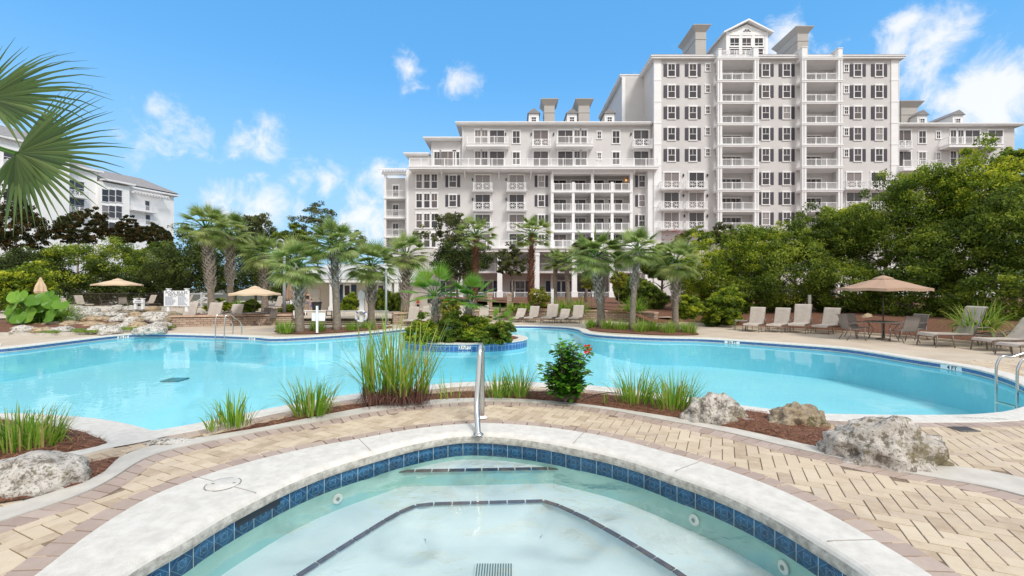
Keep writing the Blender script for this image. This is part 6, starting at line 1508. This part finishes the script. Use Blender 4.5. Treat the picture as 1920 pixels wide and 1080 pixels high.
def make_chair():
    root = empty('patio_chair', (0, 0, 0), 0, 'x', 'chair', 'sling patio chairs round the umbrella tables'); w = .27; sh = .42
    mb = MB(); mb.box(-w, w, -.24, .22, sh - .012, sh + .012); mb.build('seat', M['slingdark'], root)
    mb = MB(); ps = [(.22, sh), (.27, sh + .18), (.33, sh + .40), (.39, sh + .55), (.43, sh + .56)]
    vs = []; 
    for y, z in ps: vs += [(-w, y - .01, z), (w, y - .01, z), (w, y + .012, z), (-w, y + .012, z)]
    fs = [(4 * i + j, 4 * i + (j + 1) % 4, 4 * i + 4 + (j + 1) % 4, 4 * i + 4 + j) for i in range(4) for j in range(4)] + [(3, 2, 1, 0), (16, 17, 18, 19)]
    mb.add(vs, fs); mb.build('backrest', M['slingdark'], root)
    mb = MB()
    for s in (-1, 1): mb.tube([(s * w, -.26, sh), (s * w, .22, sh)], .016, 6); mb.tube([(s * w, p[0], p[1]) for p in ps], .016, 6)
    mb.build('frame', M['frame'], root, smooth=True)
    for s in (-1, 1):
        mb = MB(); mb.tube([(s * (w + .03), .28, sh + .2), (s * (w + .05), .1, sh + .25), (s * (w + .05), -.22, sh + .22), (s * (w + .04), -.28, sh + .1)], .017, 6); mb.build('armrest', M['frame'], root, smooth=True)
        mb = MB(); mb.tube([(s * (w + .03), -.28, sh + .12), (s * (w + .03), -.25, sh * .5), (s * (w + .03), -.31, 0)], .018, 6); mb.build('leg', M['frame'], root, smooth=True)
        mb = MB(); mb.tube([(s * (w + .02), .24, sh + .1), (s * (w + .02), .2, sh * .5), (s * (w + .02), .33, 0)], .018, 6); mb.build('leg', M['frame'], root, smooth=True)
    return root
chair0 = make_chair(); fc_ = True
def put_chair(p, rz, label, s=1.0):
    global fc_
    o = chair0 if fc_ else copy_tree(chair0); fc_ = False; place(o, p, R(rz), label, s)
def make_table():
    root = empty('round_patio_table', (0, 0, 0), 0, 'x', 'table', 'round patio tables'); mb = MB(); mb.lathe([(.0, .70), (.6, .70), (.62, .715), (.6, .73), (0, .73)], 28); mb.build('tabletop', mat('table_glass', (.22, .21, .20), .2), root)
    for k in range(4):
        a_ = k * math.pi / 2 + .78; mb = MB(); mb.tube([(.5 * math.cos(a_), .5 * math.sin(a_), .70), (.3 * math.cos(a_), .3 * math.sin(a_), .4), (.48 * math.cos(a_), .48 * math.sin(a_), 0)], .018, 6); mb.build('leg', M['frame'], root, smooth=True)
    return root
def make_umbrella(col, name):
    root = empty('patio_umbrella', (0, 0, 0), 0, 'x', 'umbrella', 'open patio umbrellas'); m = mat(name, col, .8, bump=.1, bscale=60); n = 8; Rr = 1.6; z0, z1 = 2.08, 2.52
    mb = MB(); vs = []; fs = []; rings = [(0.30, z1 - .05), (.8, z1 - .20), (1.25, z0 + .09), (Rr, z0)]; seg = n * 4
    for r_, z in rings:
        for j in range(seg):
            a_ = 2 * math.pi * j / seg; k = abs((j % 4) - 0) if (j % 4) <= 2 else 4 - (j % 4); sag = k / 2.0
            rr = r_ * (1 - .075 * sag); vs.append((rr * math.cos(a_), rr * math.sin(a_), z + (.035 * sag if r_ == Rr else -.01 * sag)))
    for i in range(3):
        for j in range(seg): fs.append((i * seg + j, i * seg + (j + 1) % seg, (i + 1) * seg + (j + 1) % seg, (i + 1) * seg + j))
    b0 = len(vs)
    for j in range(seg): x_, y_, z_ = vs[3 * seg + j]; vs.append((x_ * 1.0, y_ * 1.0, z_ - .11))
    for j in range(seg): fs.append((3 * seg + j, 3 * seg + (j + 1) % seg, b0 + (j + 1) % seg, b0 + j))
    mb.add(vs, fs); mb.build('canopy', m, root)
    mb = MB(); mb.lathe([(.36, z1 - .05), (.30, z1 - .0), (.05, z1 + .09)], 8); mb.build('vent', m, root)
    mb = MB(); mb.tube([(0, 0, .0), (0, 0, z1 + .08)], .024, 10); mb.build('pole', darkmetal, root, smooth=True)
    mb = MB(); mb.lathe([(.02, z1 + .08), (.045, z1 + .12), (.045, z1 + .16), (.01, z1 + .2)], 10); mb.build('finial', darkmetal, root, smooth=True)
    mb = MB()
    for k in range(8): a_ = k * math.pi / 4; mb.tube([(.04 * math.cos(a_), .04 * math.sin(a_), z1 - .1), (1.5 * math.cos(a_), 1.5 * math.sin(a_), z0 - .0)], .009, 4); mb.tube([(.03 * math.cos(a_), .03 * math.sin(a_), z0 - .15), (.8 * math.cos(a_), .8 * math.sin(a_), z1 - .25)], .008, 4)
    mb.build('ribs', darkmetal, root)
    mb = MB(); mb.lathe([(.26, 0), (.26, .05), (.05, .09), (.04, .3)], 16); mb.build('base', darkmetal, root, smooth=True)
    return root
def scaleto(o, px, py_base, py_edge, halfw, label, z=0):
    p = G(px, py_base, z); s = halfw * p.y / F / 1.6; zc = (CAM_H + (540 - py_edge) * p.y / F - z) / 2.08
    place(o, p, R(10), label, (s, s, zc))
um = make_umbrella((.42, .275, .19), 'brown_canvas'); scaleto(um, 1656, 637, 541, 71, 'open terracotta brown umbrella over the patio table on the right deck')
uc = make_umbrella((.66, .50, .34), 'cream_canvas'); scaleto(uc, 478, 610, 551, 45.5, 'open cream umbrella over the table by the low wall left of centre')
u3 = copy_tree(uc); scaleto(u3, 221, 578, 533.5, 39, 'open cream umbrella on the upper terrace in front of the dark trees', TZ)
tb = make_table(); place(tb, G(1656, 637), 0, 'round table under the brown umbrella on the right deck', 1.02)
t2 = copy_tree(tb); place(t2, G(478, 610), 0, 'round table under the cream umbrella by the low wall', 1.0)
t3 = copy_tree(tb); place(t3, G(221, 578, TZ), 0, 'round table under the umbrella on the upper terrace', 1.0)
c0 = G(1656, 637)
put_chair(c0 + Vector((.12, -.85, 0)), 180, 'patio chair with its back to the camera in front of the umbrella table', 1.05)
put_chair(c0 + Vector((-1.25, .0, 0)), 80, 'patio chair at the left of the umbrella table, seen from the side', 1.05)
put_chair(c0 + Vector((1.35, .15, 0)), -80, 'patio chair right of the umbrella table, turned to the left', 1.05)
put_chair(c0 + Vector((-.3, 1.0, 0)), 10, 'patio chair behind the umbrella table, mostly hidden', 1.0)
c0 = G(478, 610)
put_chair(c0 + Vector((-.75, -.35, 0)), 130, 'chair at the left of the cream umbrella table by the low wall', .98)
put_chair(c0 + Vector((.85, -.1, 0)), -100, 'chair at the right of the cream umbrella table by the low wall', .98)
put_chair(c0 + Vector((.1, .9, 0)), 0, 'chair behind the cream umbrella table against the low wall', .95)
c0 = G(221, 578, TZ)
put_chair(c0 + Vector((-.95, -.1, 0)), 120, 'chair left of the upper terrace table', 1.0)
put_chair(c0 + Vector((.75, -.3, 0)), -150, 'chair right of the upper terrace table', 1.0)
put_chair(c0 + Vector((1.1, .5, 0)), -100, 'chair far right of the upper terrace table, near the small sign', 1.0)
def side_table(px, py, label, s=1.0, z=0):
    root = empty('side_table', G(px, py, z), R(-20), label, 'table', 'small side tables', s); mb = MB(); mb.box(-.25, .25, -.25, .25, .42, .45); mb.build('tabletop', M['slingdark'], root)
    for sx in (-1, 1):
        for sy in (-1, 1): mb = MB(); mb.tube([(sx * .22, sy * .22, .42), (sx * .25, sy * .25, 0)], .014, 6); mb.build('leg', M['frame'], root)
side_table(1389, 619, 'small low table left of the row of four deck loungers', 1.1); side_table(1583, 622, 'small low table between the fourth deck lounger and the patio chair'); side_table(1868, 650, 'small low table between the two right edge loungers', 1.1)
# closed umbrellas
def closed_umb(px, py_top, py_bot, Y, z, label):
    p = Vector((XX(px, Y), Y, z)); top = ZZ(py_top, Y) - z; root = empty('closed_umbrella', p, 0, label, 'umbrella', 'closed umbrellas'); bot = ZZ(py_bot, Y) - z
    mb = MB(); n = 16; vs = []; rings = [(.03, top), (.10, top - .25), (.19, (top + bot) / 2), (.25, bot + .12), (.20, bot)]
    for r_, z_ in rings:
        for j in range(n): a_ = 2 * math.pi * j / n; rr = r_ * (1 + (.22 if j % 2 else -.22)); vs.append((rr * math.cos(a_), rr * math.sin(a_), z_))
    mb.add(vs, [(i * n + j, i * n + (j + 1) % n, (i + 1) * n + (j + 1) % n, (i + 1) * n + j) for i in range(4) for j in range(n)]); mb.build('canopy', bpy.data.materials['cream_canvas'] if Y < 30 else bpy.data.materials['brown_canvas'], root)
    mb = MB(); mb.tube([(0, 0, 0), (0, 0, top + .1)], .022, 8); mb.build('pole', darkmetal, root)
closed_umb(76, 520, 550, 26, .3, 'folded cream umbrella rising behind the fountain grass at left')
closed_umb(543, 527, 562, 31, TZ, 'folded brown umbrella at the left corner of the pool house')

# ---- ladders and spa rail
def rail_pair(name, base_px, label, Lz=.92, w=.30, into=.9, yaw=0, r=.024, base=None):
    g = G(*base_px) if base is None else base; root = empty(name, g, R(yaw), label, 'pool ladder')
    for s in (-1, 1):
        pts = [(s * w, .55, 0), (s * w, .55, .38), (s * w, .45, .62), (s * w, .25, .74), (s * w, .0, Lz - .06), (s * w, -.18, Lz * .93), (s * w, -.27, Lz * .75), (s * w, -.3, .3), (s * w, -.3, -into)]
        mb = MB(); mb.tube([tuple(p) for p in catmull([Vector(p) for p in pts], 5)], r, 10); mb.build('handrail', M['metal'], root, smooth=True)
    for z in (-.30, -.55, -.8): mb = MB(); mb.box(-w, w, -.34, -.24, z, z + .03); mb.build('rung', M['metal'], root)
    return root
rr_ = rail_pair('pool_ladder', (1960, 716), 'stainless steel pool ladder at the right end of the pool', .72, .22, .75, yaw=-96, base=Vector((10.42, 9.25, 0)))
rail_pair('pool_ladder', (432, 634), 'stainless steel pool ladder at the far left side of the pool', 1.0, .26, .7, yaw=-18, base=G(424, 629))
sr_ = empty('spa_handrail', G(904, 783, .02), 0, 'polished steel handrail arching from the paving over the spa rim', 'handrail'); so = G(904, 783, .02); endp = G(897, 813, .04) - so
top = AT(904, 650, so.y - .28) - so
pts = [Vector((0, 0, 0)), Vector((0, .0, .55)), Vector((0, -.01, top.z - .14)), Vector((0, -.08, top.z - .03)), Vector((-.005, -.20, top.z + .0)), Vector((-.01, -.34, top.z - .08)), Vector((-.025, -.46, top.z * .62)), Vector((-.04, -.60, top.z * .3)), Vector((endp.x, endp.y - .02, .0))]
mb = MB(); mb.tube([tuple(p) for p in catmull(pts, 8)], .040, 16); mb.build('rail', M['metal'], sr_, smooth=True)
for p in (Vector((0, 0, 0)), Vector((.0, .0, 0))):
    pass
mb = MB(); mb.lathe([(.085, -.003), (.085, .006), (.05, .03), (.042, .035)], 20); mb.build('escutcheon', M['whitepaint'], sr_, smooth=True)
mb = MB(); mb.lathe([(.075, -.003), (.075, .006), (.05, .02), (.042, .025)], 20, (endp.x, endp.y, endp.z - .01)); mb.build('escutcheon', M['metal'], sr_, smooth=True)
# small terrace ladder rail with life ring
lp = AT(379, 576, 30); root = empty('curved_handrail', lp, 0, 'small curved white handrail beside the leftmost palm', 'handrail'); 
for dy in (0, .4):
    mb = MB(); mb.tube([tuple(AT(361, 570, 30) - lp + Vector((0, dy, 0))), tuple(AT(374, 562, 30) - lp + Vector((0, dy, 0))), tuple(AT(383, 557, 30) - lp + Vector((0, dy, 0))), tuple(AT(389, 560, 30) - lp + Vector((0, dy, 0))), (tuple(AT(389, 573, 30) - lp + Vector((0, dy, -.1))))], .028, 6); mb.build('rail', M['whitepaint'], root, smooth=True)
mb = MB(); mb.tube([AT(345, 551, 33) , AT(418, 551, 33)], .035, 6); fr = empty('terrace_rail', AT(378, 575, 33), 0, 'thin white horizontal rail behind the leftmost palm', 'railing'); mb.build('bar', M['whitepaint'], fr, off=AT(378, 575, 33))
mb = MB(); mb.tube([AT(378, 576, 33), AT(378, 548, 33)], .07, 8); mb.build('post', M['whitepaint'], fr, off=AT(378, 575, 33))

# ---- writing
def text(s, size, m, parent, loc, rot, name='lettering', align='CENTER', ext=.002, bold=0):
    cu = bpy.data.curves.new(name, 'FONT'); cu.body = s; cu.size = size; cu.align_x = align; cu.align_y = 'CENTER'; cu.extrude = ext; cu.offset = bold
    t = bpy.data.objects.new(name, cu); COL.objects.link(t); dg = bpy.context.evaluated_depsgraph_get(); me = bpy.data.meshes.new_from_object(t.evaluated_get(dg)); bpy.data.objects.remove(t)
    me.materials.clear(); me.materials.append(m); o = bpy.data.objects.new(name, me); COL.objects.link(o); o.location = loc; o.rotation_euler = rot; link_child(o, parent); return o
ink = mat('black_ink', (.03, .03, .04), .6); inkb = mat('slate_ink', (.16, .19, .28), .6)
def near_pt(P, p): return min(range(len(P)), key=lambda i: (P[i] - Vector((p.x, p.y))).length)
def depth_mark(px, py, s, label, w=.42, P=None, z=-.075, inward=True, h=.10, tw=.115):
    P = POOL if P is None else P; g = G(px, py, z); i = near_pt(P, g); a_ = P[i]; d = (P[(i + 1) % len(P)] - P[i - 1]).normalized(); nrm = Vector((-d.y, d.x)) if inward else Vector((d.y, -d.x))   # ccw polygon: left is inside
    pos = Vector((a_.x, a_.y)) + nrm * .012; root = empty('depth_marker', (pos.x, pos.y, z), math.atan2(d.y, d.x) + (0 if not inward else math.pi), label, 'depth marker', 'depth markers on the pool tile')
    mb = MB(); mb.box(-w / 2, w / 2, -.006, .004, -h / 2, h / 2); mb.build('tile', M['whitepaint'], root); text(s, tw, ink, root, (0, -.010, -.005), (R(90), 0, 0), ext=.002, bold=.003)
depth_mark(1812, 690, '4 FT', 'white depth tile reading 4 FT at the right side of the pool', .62, h=.13, tw=.14)
depth_mark(1375, 640, '3½ FT', 'white depth tile at the far side of the pool left of the lounger row', .55, h=.11, tw=.13)
depth_mark(232, 631, '3½ FT', 'white depth tile below the waterfall rocks', .55, h=.11, tw=.13)
depth_mark(480, 634, '3½ FT', 'white depth tile right of the left pool ladder', .35, h=.11, tw=.10)
depth_mark(873, 655, '3½FT', 'white depth tile on the curved wall of the island', .42, P=ISL, z=IZ - .14, inward=False, h=.14, tw=.17)
g = G(1840, 787); e = empty('no_diving_marking', (g.x, g.y, .0275), R(172), 'faint NO DIVING lettering on the coping at the right end of the pool', 'pool marking'); text('NO DIVING', .13, mat('faded_ink', (.42, .40, .37), .8), e, (0, 0, 0), (0, 0, 0), ext=.0005)
g = G(1807, 807); e = empty('deck_drain', (g.x, g.y, .014), 0, 'small dark square drain grate in the pavers behind the largest boulder', 'drain'); mb = MB(); mb.box(-.14, .14, -.11, .11, 0, .012); mb.build('grate', mat('grate_metal', (.16, .15, .14), .5), e)
mb = MB()
for i in range(6): mb.box(-.12 + i * .042, -.105 + i * .042, -.09, .09, .0121, .015)
mb.build('slots', ink, e)
g = G(328, 706, -1.0); 
e = empty('pool_drain', Vector((XX(328, 15.9), 15.9, -1.13)), 0, 'green square drain cover seen on the pool floor at left', 'drain'); mb = MB(); mb.box(-.3, .3, -.3, .3, 0, .03); mb.build('grate', mat('green_drain', (.03, .22, .24), .6), e)

# pool rules sign
def sign(name, px0, px1, py0, py1, pyb, Y, label, lines, cat='sign', group=None):
    x0, x1 = XX(px0, Y), XX(px1, Y); z0, z1 = ZZ(py1, Y), ZZ(py0, Y); zb = ZZ(pyb, Y); xc = (x0 + x1) / 2; root = empty(name, (xc, Y, zb), 0, label, cat, group); w = x1 - x0
    mb = MB(); mb.box(-w / 2, w / 2, -.03, .01, z0 - zb, z1 - zb); mb.build('board', M['whitepaint'], root)
    for s in (-1, 1): mb = MB(); xp = s * w * .36; mb.box(xp - .07, xp + .07, .012, .13, 0, z1 - zb + .08); mb.box(xp - .1, xp + .1, -.02, .16, z1 - zb + .081, z1 - zb + .12); mb.build('post', M['whitepaint'], root)
    for s, size, xx, zz, al, m_ in lines: text(s, size, m_, root, (xx * w, -.033, (z0 - zb) + zz * (z1 - z0)), (R(90), 0, 0), align=al)
    return root, w, z0 - zb, z1 - zb
L_ = [('POOL RULES', .21, 0, .86, 'CENTER', ink), ('NO DIVING', .17, 0, .70, 'CENTER', ink)]
root, w, z0, z1 = sign('pool_rules_sign', 308, 355.5, 545, 574, 584, 24.6, 'white two post POOL RULES sign above the low wall', L_)
rl = random.Random(2); mb = MB()
for col_ in (0, 1):
    xa = -w / 2 + .08 + col_ * w * .5
    for k in range(11):
        zz = z1 - (z1 - z0) * (.40 + .052 * k); l = w * .42 * rl.uniform(.55, 1); q = xa
        while q < xa + l: s = rl.uniform(.04, .12); mb.box(q, min(q + s, xa + l), -.034, -.031, zz - .012, zz + .010); q += s + .02
mb.build('small_print', inkb, root)
root, w, z0, z1 = sign('small_sign', 250, 269, 563, 568, 580, 27.6, 'small low white two post sign on top of the waterfall rocks', []); mb = MB(); mb.box(-w * .3, w * .3, -.034, -.031, (z0 + z1) / 2 - .03, (z0 + z1) / 2 + .02); mb.build('small_print', inkb, root)
# white board on single post in the far planter
Yp = 20.4; p = Vector((XX(594, Yp), Yp, .08)); root = empty('notice_board', p, 0, 'white blank notice board on a single post in front of the steps', 'sign'); mb = MB(); mb.box(-.04, .04, 0, .08, 0, ZZ(577, Yp)); mb.build('post', M['whitepaint'], root); mb = MB(); mb.box(XX(582.5, Yp) - p.x, XX(607, Yp) - p.x, .113, .15, ZZ(602, Yp) - .08, ZZ(587, Yp) - .08); mb.build('board', M['whitepaint'], root)
# life ring post
Yp = 24.5; p = Vector((XX(678, Yp), Yp, .05)); root = empty('life_ring_post', p, 0, 'white post with birdhouse style cap holding a life ring', 'post'); mb = MB(); mb.box(-.12, .12, 0, .2, 0, ZZ(562, Yp)); mb.build('post', M['whitepaint'], root)
mb = MB(); zt_ = ZZ(562, Yp); mb.box(-.17, .17, -.06, .26, zt_, zt_ + .28); mb.prism_y([(-.2, zt_ + .281), (.2, zt_ + .281), (0, zt_ + .5)], -.1, .3); mb.build('cap', M['whitepaint'], root)
ring = empty('life_ring', (p.x, p.y - .10, ZZ(593, Yp)), 0, 'white life ring with blue bands hung on the post by the steps', 'life ring'); mb = MB(); Rr_ = .29; mb.tube([(Rr_ * math.cos(t), 0, Rr_ * math.sin(t)) for t in [2 * math.pi * i / 28 for i in range(29)]], .065, 10, False); mb.build('ring', M['whitepaint'], ring, smooth=True)
blue = mat('blue_band', (.06, .13, .45), .5)
for k in range(4): mb = MB(); t0 = k * math.pi / 2 + .6; mb.tube([(Rr_ * math.cos(t), 0, Rr_ * math.sin(t)) for t in [t0 + .05 * i for i in range(6)]], .068, 10); mb.build('band', blue, ring, smooth=True)
# lamp post with shepherd hook
Yp = 29.0; zb_ = .5; p = Vector((XX(533, Yp), Yp, zb_)); root = empty('lamp_post', p, 0, 'grey shepherd hook lamp post with bell shade left of the pool house', 'lamp post'); xw = lambda px: XX(px, Yp) - p.x; zw = lambda py: ZZ(py, Yp) - zb_
mb = MB(); mb.tube([(0, 0, 0), (0, 0, zw(480))], [.11, .075], 12); mb.build('pole', mat('grey_pole', (.36, .38, .40), .5), root, smooth=True)
mb = MB(); mb.tube([tuple(q) for q in catmull([Vector((0, 0, zw(482))), Vector((0, 0, zw(462))), Vector((xw(531), 0, zw(453))), Vector((xw(526), 0, zw(449))), Vector((xw(520.5), 0, zw(452))), Vector((xw(518), 0, zw(459))), Vector((xw(517.5), 0, zw(463)))], 5)], .045, 8); mb.build('hook', bpy.data.materials['grey_pole'], root, smooth=True)
mb = MB(); zc_ = zw(463); mb.lathe([(.03, 0), (.07, -.06), (.10, -.10), (.26, -.2), (.27, -.24), (.02, -.18)], 20, (xw(517.5), 0, zc_)); mb.build('lamp_shade', mat('pale_shade', (.62, .64, .66), .4), root, smooth=True)
Yp = 24; p = Vector((XX(724, Yp), Yp, 0)); root = empty('light_pole', p, 0, 'plain grey metal pole behind the tall reeds', 'pole'); mb = MB(); mb.tube([(0, 0, 0), (0, 0, ZZ(505, Yp))], .055, 10); mb.build('shaft', bpy.data.materials['grey_pole'], root, smooth=True); mb = MB(); mb.lathe([(.12, 0), (.12, .1), (.06, .14)], 12); mb.build('base', bpy.data.materials['grey_pole'], root)
# trash bin
Yp = 33.5; p = Vector((XX(594, Yp), Yp, TZ)); root = empty('trash_bin', p, 0, 'black open topped trash bin beside the child', 'bin'); mb = MB(); h_ = ZZ(566, Yp) - TZ; mb.lathe([(.27, 0), (.34, h_ * .9), (.34, h_ * .92)], 18); mb.build('body', mat('black_plastic', (.03, .032, .037), .5), root, smooth=True); mb = MB(); mb.lathe([(.34, h_ * .9), (.385, h_ * .92), (.385, h_), (.33, h_), (.30, h_ * .8)], 18); mb.build('rim', bpy.data.materials['black_plastic'], root)
# brick pillars, white posts, utility post
for px, lab in ((955, 'brown block pillar behind the central loungers, right of the pair'), (918.5, 'brown block pillar left of the pair behind the central loungers')):
    Yp = 31; p = Vector((XX(px, Yp), Yp, .35)); root = empty('block_pillar', p, 0, lab, 'pillar', 'brown block pillars'); mb = MB(); mb.box(-.16, .16, -.16, .16, 0, ZZ(552, Yp) - .35); mb.build('shaft', bpy.data.materials['wall_block'], root); mb = MB(); mb.box(-.2, .2, -.2, .2, ZZ(552, Yp) - .349, ZZ(550, Yp) - .34); mb.build('cap', M['wallcap'], root)
for px, pt, lab in ((1012, 541, 'slim white post left of the two before the porch'), (1035.5, 543, 'thicker white double topped post right of the two before the porch')):
    Yp = 30.5; p = Vector((XX(px, Yp), Yp, .6)); root = empty('white_post', p, 0, lab, 'post', 'white posts before the porch'); w_ = .055 if px < 1020 else .09; mb = MB(); mb.box(-w_, w_, -w_, w_, 0, ZZ(pt, Yp) - .6); mb.build('shaft', M['whitepaint'], root); mb = MB()
    for s in (-1, 1): mb.box(s * w_ * .7 - .02, s * w_ * .7 + .02, -w_ * .9, w_ * .9, ZZ(pt, Yp) - .599, ZZ(pt - 2, Yp) - .6)
    mb.build('cap', M['whitepaint'], root)
Yp = 23.2; p = Vector((XX(1518.5, Yp), Yp, .45)); root = empty('utility_post', p, 0, 'grey green utility post with junction box behind the third deck lounger', 'utility post'); gm = mat('grey_green_box', (.27, .27, .22), .6); mb = MB(); mb.box(-.045, .045, -.04, .04, 0, ZZ(555, Yp) - .45); mb.build('post', gm, root); mb = MB(); mb.box(-.14, .0, -.1, -.041, ZZ(570, Yp) - .45, ZZ(553, Yp) - .45); mb.build('box', gm, root); mb = MB(); mb.box(-.09, -.03, -.13, -.101, ZZ(573, Yp) - .42, ZZ(570, Yp) - .45); mb.build('conduit', ink, root)
# black picket fence behind the upper terrace
Yp = 44; p = AT(230, 565, Yp); root = empty('picket_fence', (p.x, p.y, TZ), 0, 'thin black metal picket fence behind the umbrella on the upper terrace', 'fence'); mb = MB()
for i in range(90): X = -5.5 + i * .125; mb.box(X, X + .02, -.01, .01, 0, 1.3)
mb.build('pickets', darkmetal, root); mb = MB(); mb.box(-5.6, 5.8, -.015, .015, 1.2, 1.24); mb.box(-5.6, 5.8, -.0149, .0149, .12, .16); mb.build('rails', darkmetal, root)

# ================================================================== PEOPLE
def skinned(name, verts, edges, radii, m, parent, lvl=2, root_i=0):
    me = bpy.data.meshes.new(name); me.from_pydata(verts, edges, []); o = bpy.data.objects.new(name, me); COL.objects.link(o)
    sk_ = o.modifiers.new('s', 'SKIN'); 
    for i, r_ in enumerate(radii): me.skin_vertices[0].data[i].radius = (r_, r_) if isinstance(r_, float) else r_
    me.skin_vertices[0].data[root_i].use_root = True
    sb = o.modifiers.new('b', 'SUBSURF'); sb.levels = lvl; sb.render_levels = lvl
    dg = bpy.context.evaluated_depsgraph_get(); m2 = bpy.data.meshes.new_from_object(o.evaluated_get(dg)); bpy.data.objects.remove(o)
    m2.name = name; m2.materials.clear(); m2.materials.append(m); m2.polygons.foreach_set('use_smooth', [True] * len(m2.polygons)); o = bpy.data.objects.new(name, m2); COL.objects.link(o); link_child(o, parent); return o
skin = mat('skin', (.52, .30, .20), .6)
def person(loc, rz, H, label, hairc, topc, botc, armL, armR, hairlong=True, hat=None, skirt=None):
    root = empty('person', loc, R(rz), label, 'person', None); s = H / 1.7
    V = [(0, 0, .92), (0, .01, 1.1), (0, .0, 1.3), (0, .0, 1.43), (0, -.01, 1.50), (0, -.01, 1.58), (0, -.02, 1.66)]; Rr = [(.15, .11), (.12, .09), (.15, .10), (.09, .075), .045, .085, .075]
    E = [(0, 1), (1, 2), (2, 3), (3, 4), (4, 5), (5, 6)]
    def chain(start, pts, rs):
        k = start
        for p_, r_ in zip(pts, rs): V.append(p_); Rr.append(r_); E.append((k, len(V) - 1)); k = len(V) - 1
        return k
    for sx, arm in ((-1, armL), (1, armR)):
        chain(3, [(sx * .18, 0, 1.40)], [.055]); sh_ = len(V) - 1
        k = chain(sh_, arm, [.042, .034, .026, .030])
        w_ = Vector(arm[-1]); d = (w_ - Vector(arm[-2])).normalized(); n = d.cross(Vector((0, 1, .1))).normalized()
        for q in range(4): b_ = w_ + n * (q - 1.5) * .017; chain(k, [tuple(b_ + d * .04), tuple(b_ + d * (.075 + .012 * (q in (1, 2))))], [.009, .007])
        chain(k, [tuple(w_ + n * .04 + d * .01), tuple(w_ + n * .055 + d * .035)], [.009, .008])
        chain(0, [(sx * .09, 0, .84), (sx * .10, -.01, .48), (sx * .10, .02, .10), (sx * .10, -.02, .04), (sx * .11, -.14, .03)], [.085, .055, .035, .035, .03])
    V = [(a * s, b * s, c * s) for a, b, c in V]; Rr = [r_ * s if isinstance(r_, float) else (r_[0] * s, r_[1] * s) for r_ in Rr]
    skinned('body', V, E, Rr, skin, root)
    tp = [(0, 0, 1.02), (0, .01, 1.15), (0, 0, 1.30), (0, 0, 1.40)]; skinned('top', [(a * s, b * s, c * s) for a, b, c in tp], [(0, 1), (1, 2), (2, 3)], [(.165 * s, .125 * s), (.15 * s, .115 * s), (.175 * s, .125 * s), (.13 * s, .1 * s)], topc, root)
    bt = [(0, 0, .98), (0, 0, .88), (-.10, 0, .80), (-.105, -.01, .58), (.10, 0, .80), (.105, -.01, .58)]; skinned('shorts', [(a * s, b * s, c * s) for a, b, c in bt], [(0, 1), (1, 2), (2, 3), (1, 4), (4, 5)], [(.165 * s, .125 * s), (.17 * s, .13 * s), .10 * s, .085 * s, .10 * s, .085 * s], botc, root)
    hv = [(0, .02, 1.69), (0, .05, 1.62), (0, .07, 1.50), (0, .09, 1.38 if hairlong else 1.48)]; skinned('hair', [(a * s, b * s, c * s) for a, b, c in hv], [(0, 1), (1, 2), (2, 3)], [(.085 * s, .085 * s), (.105 * s, .085 * s), (.08 * s, .045 * s), (.05 * s, .03 * s)], hairc, root)
    mb = MB()
    for sx in (-1, 1): mb.box(sx * .032 * s - .010 * s, sx * .032 * s + .010 * s, -.106 * s, -.092 * s, 1.605 * s, 1.618 * s)
    mb.build('eyes', ink, root); mb = MB(); mb.add([(-.012 * s, -.095 * s, 1.575 * s), (.012 * s, -.095 * s, 1.575 * s), (0, -.12 * s, 1.578 * s), (0, -.095 * s, 1.61 * s)], [(0, 1, 2), (0, 2, 3), (1, 3, 2)]); mb.build('nose', skin, root)
    mb = MB(); mb.box(-.022 * s, .022 * s, -.1 * s, -.088 * s, 1.548 * s, 1.556 * s); mb.build('mouth', mat('lips', (.45, .12, .12), .5), root)
    return root
darkhair = mat('dark_hair', (.02, .012, .008), .6); blackcloth = mat('black_cloth', (.015, .015, .018), .8); patt = mat('patterned_cloth', (.05, .05, .06), .8, col2=(.5, .5, .55), vscale=30); purple = mat('purple_cloth', (.25, .08, .50), .8, col2=(.1, .35, .6), vscale=8); pinkc = mat('pink_cloth', (.75, .25, .25), .8, col2=(.15, .5, .6), vscale=8); redc = mat('red_cloth', (.55, .04, .03), .8)
Yp = 33.8; person((XX(576, Yp), Yp, TZ), 35, ZZ(546.5, Yp) - TZ, 'woman in black sleeveless top with dark hair reaching toward the child by the bin', darkhair, blackcloth, patt, [(-.25, -.06, 1.16), (-.20, -.25, 1.04), (-.16, -.33, 1.02), (-.15, -.36, 1.01)], [(.24, -.04, 1.15), (.27, -.22, 1.05), (.26, -.34, 1.02), (.25, -.37, 1.01)])
Yp = 33.4; person((XX(584, Yp), Yp, TZ), -140, ZZ(560, Yp) - TZ, 'small child in pink and purple swimwear standing beside the black bin', mat('brown_hair', (.10, .06, .03), .6), pinkc, purple, [(-.23, 0, 1.15), (-.26, -.05, .95), (-.27, -.08, .85), (-.27, -.09, .82)], [(.24, -.03, 1.16), (.26, -.15, 1.0), (.26, -.22, .93), (.26, -.25, .91)], False)
Yp = 32.5; person((XX(784, Yp), Yp, TZ), 160, ZZ(558, Yp) - TZ, 'person in red and black clothing walking behind the wall left of the island palms', darkhair, redc, blackcloth, [(-.23, 0, 1.15), (-.26, -.1, .95), (-.25, -.16, .88), (-.25, -.19, .86)], [(.23, 0, 1.15), (.27, .03, .93), (.28, .03, .82), (.28, .03, .79)], False)
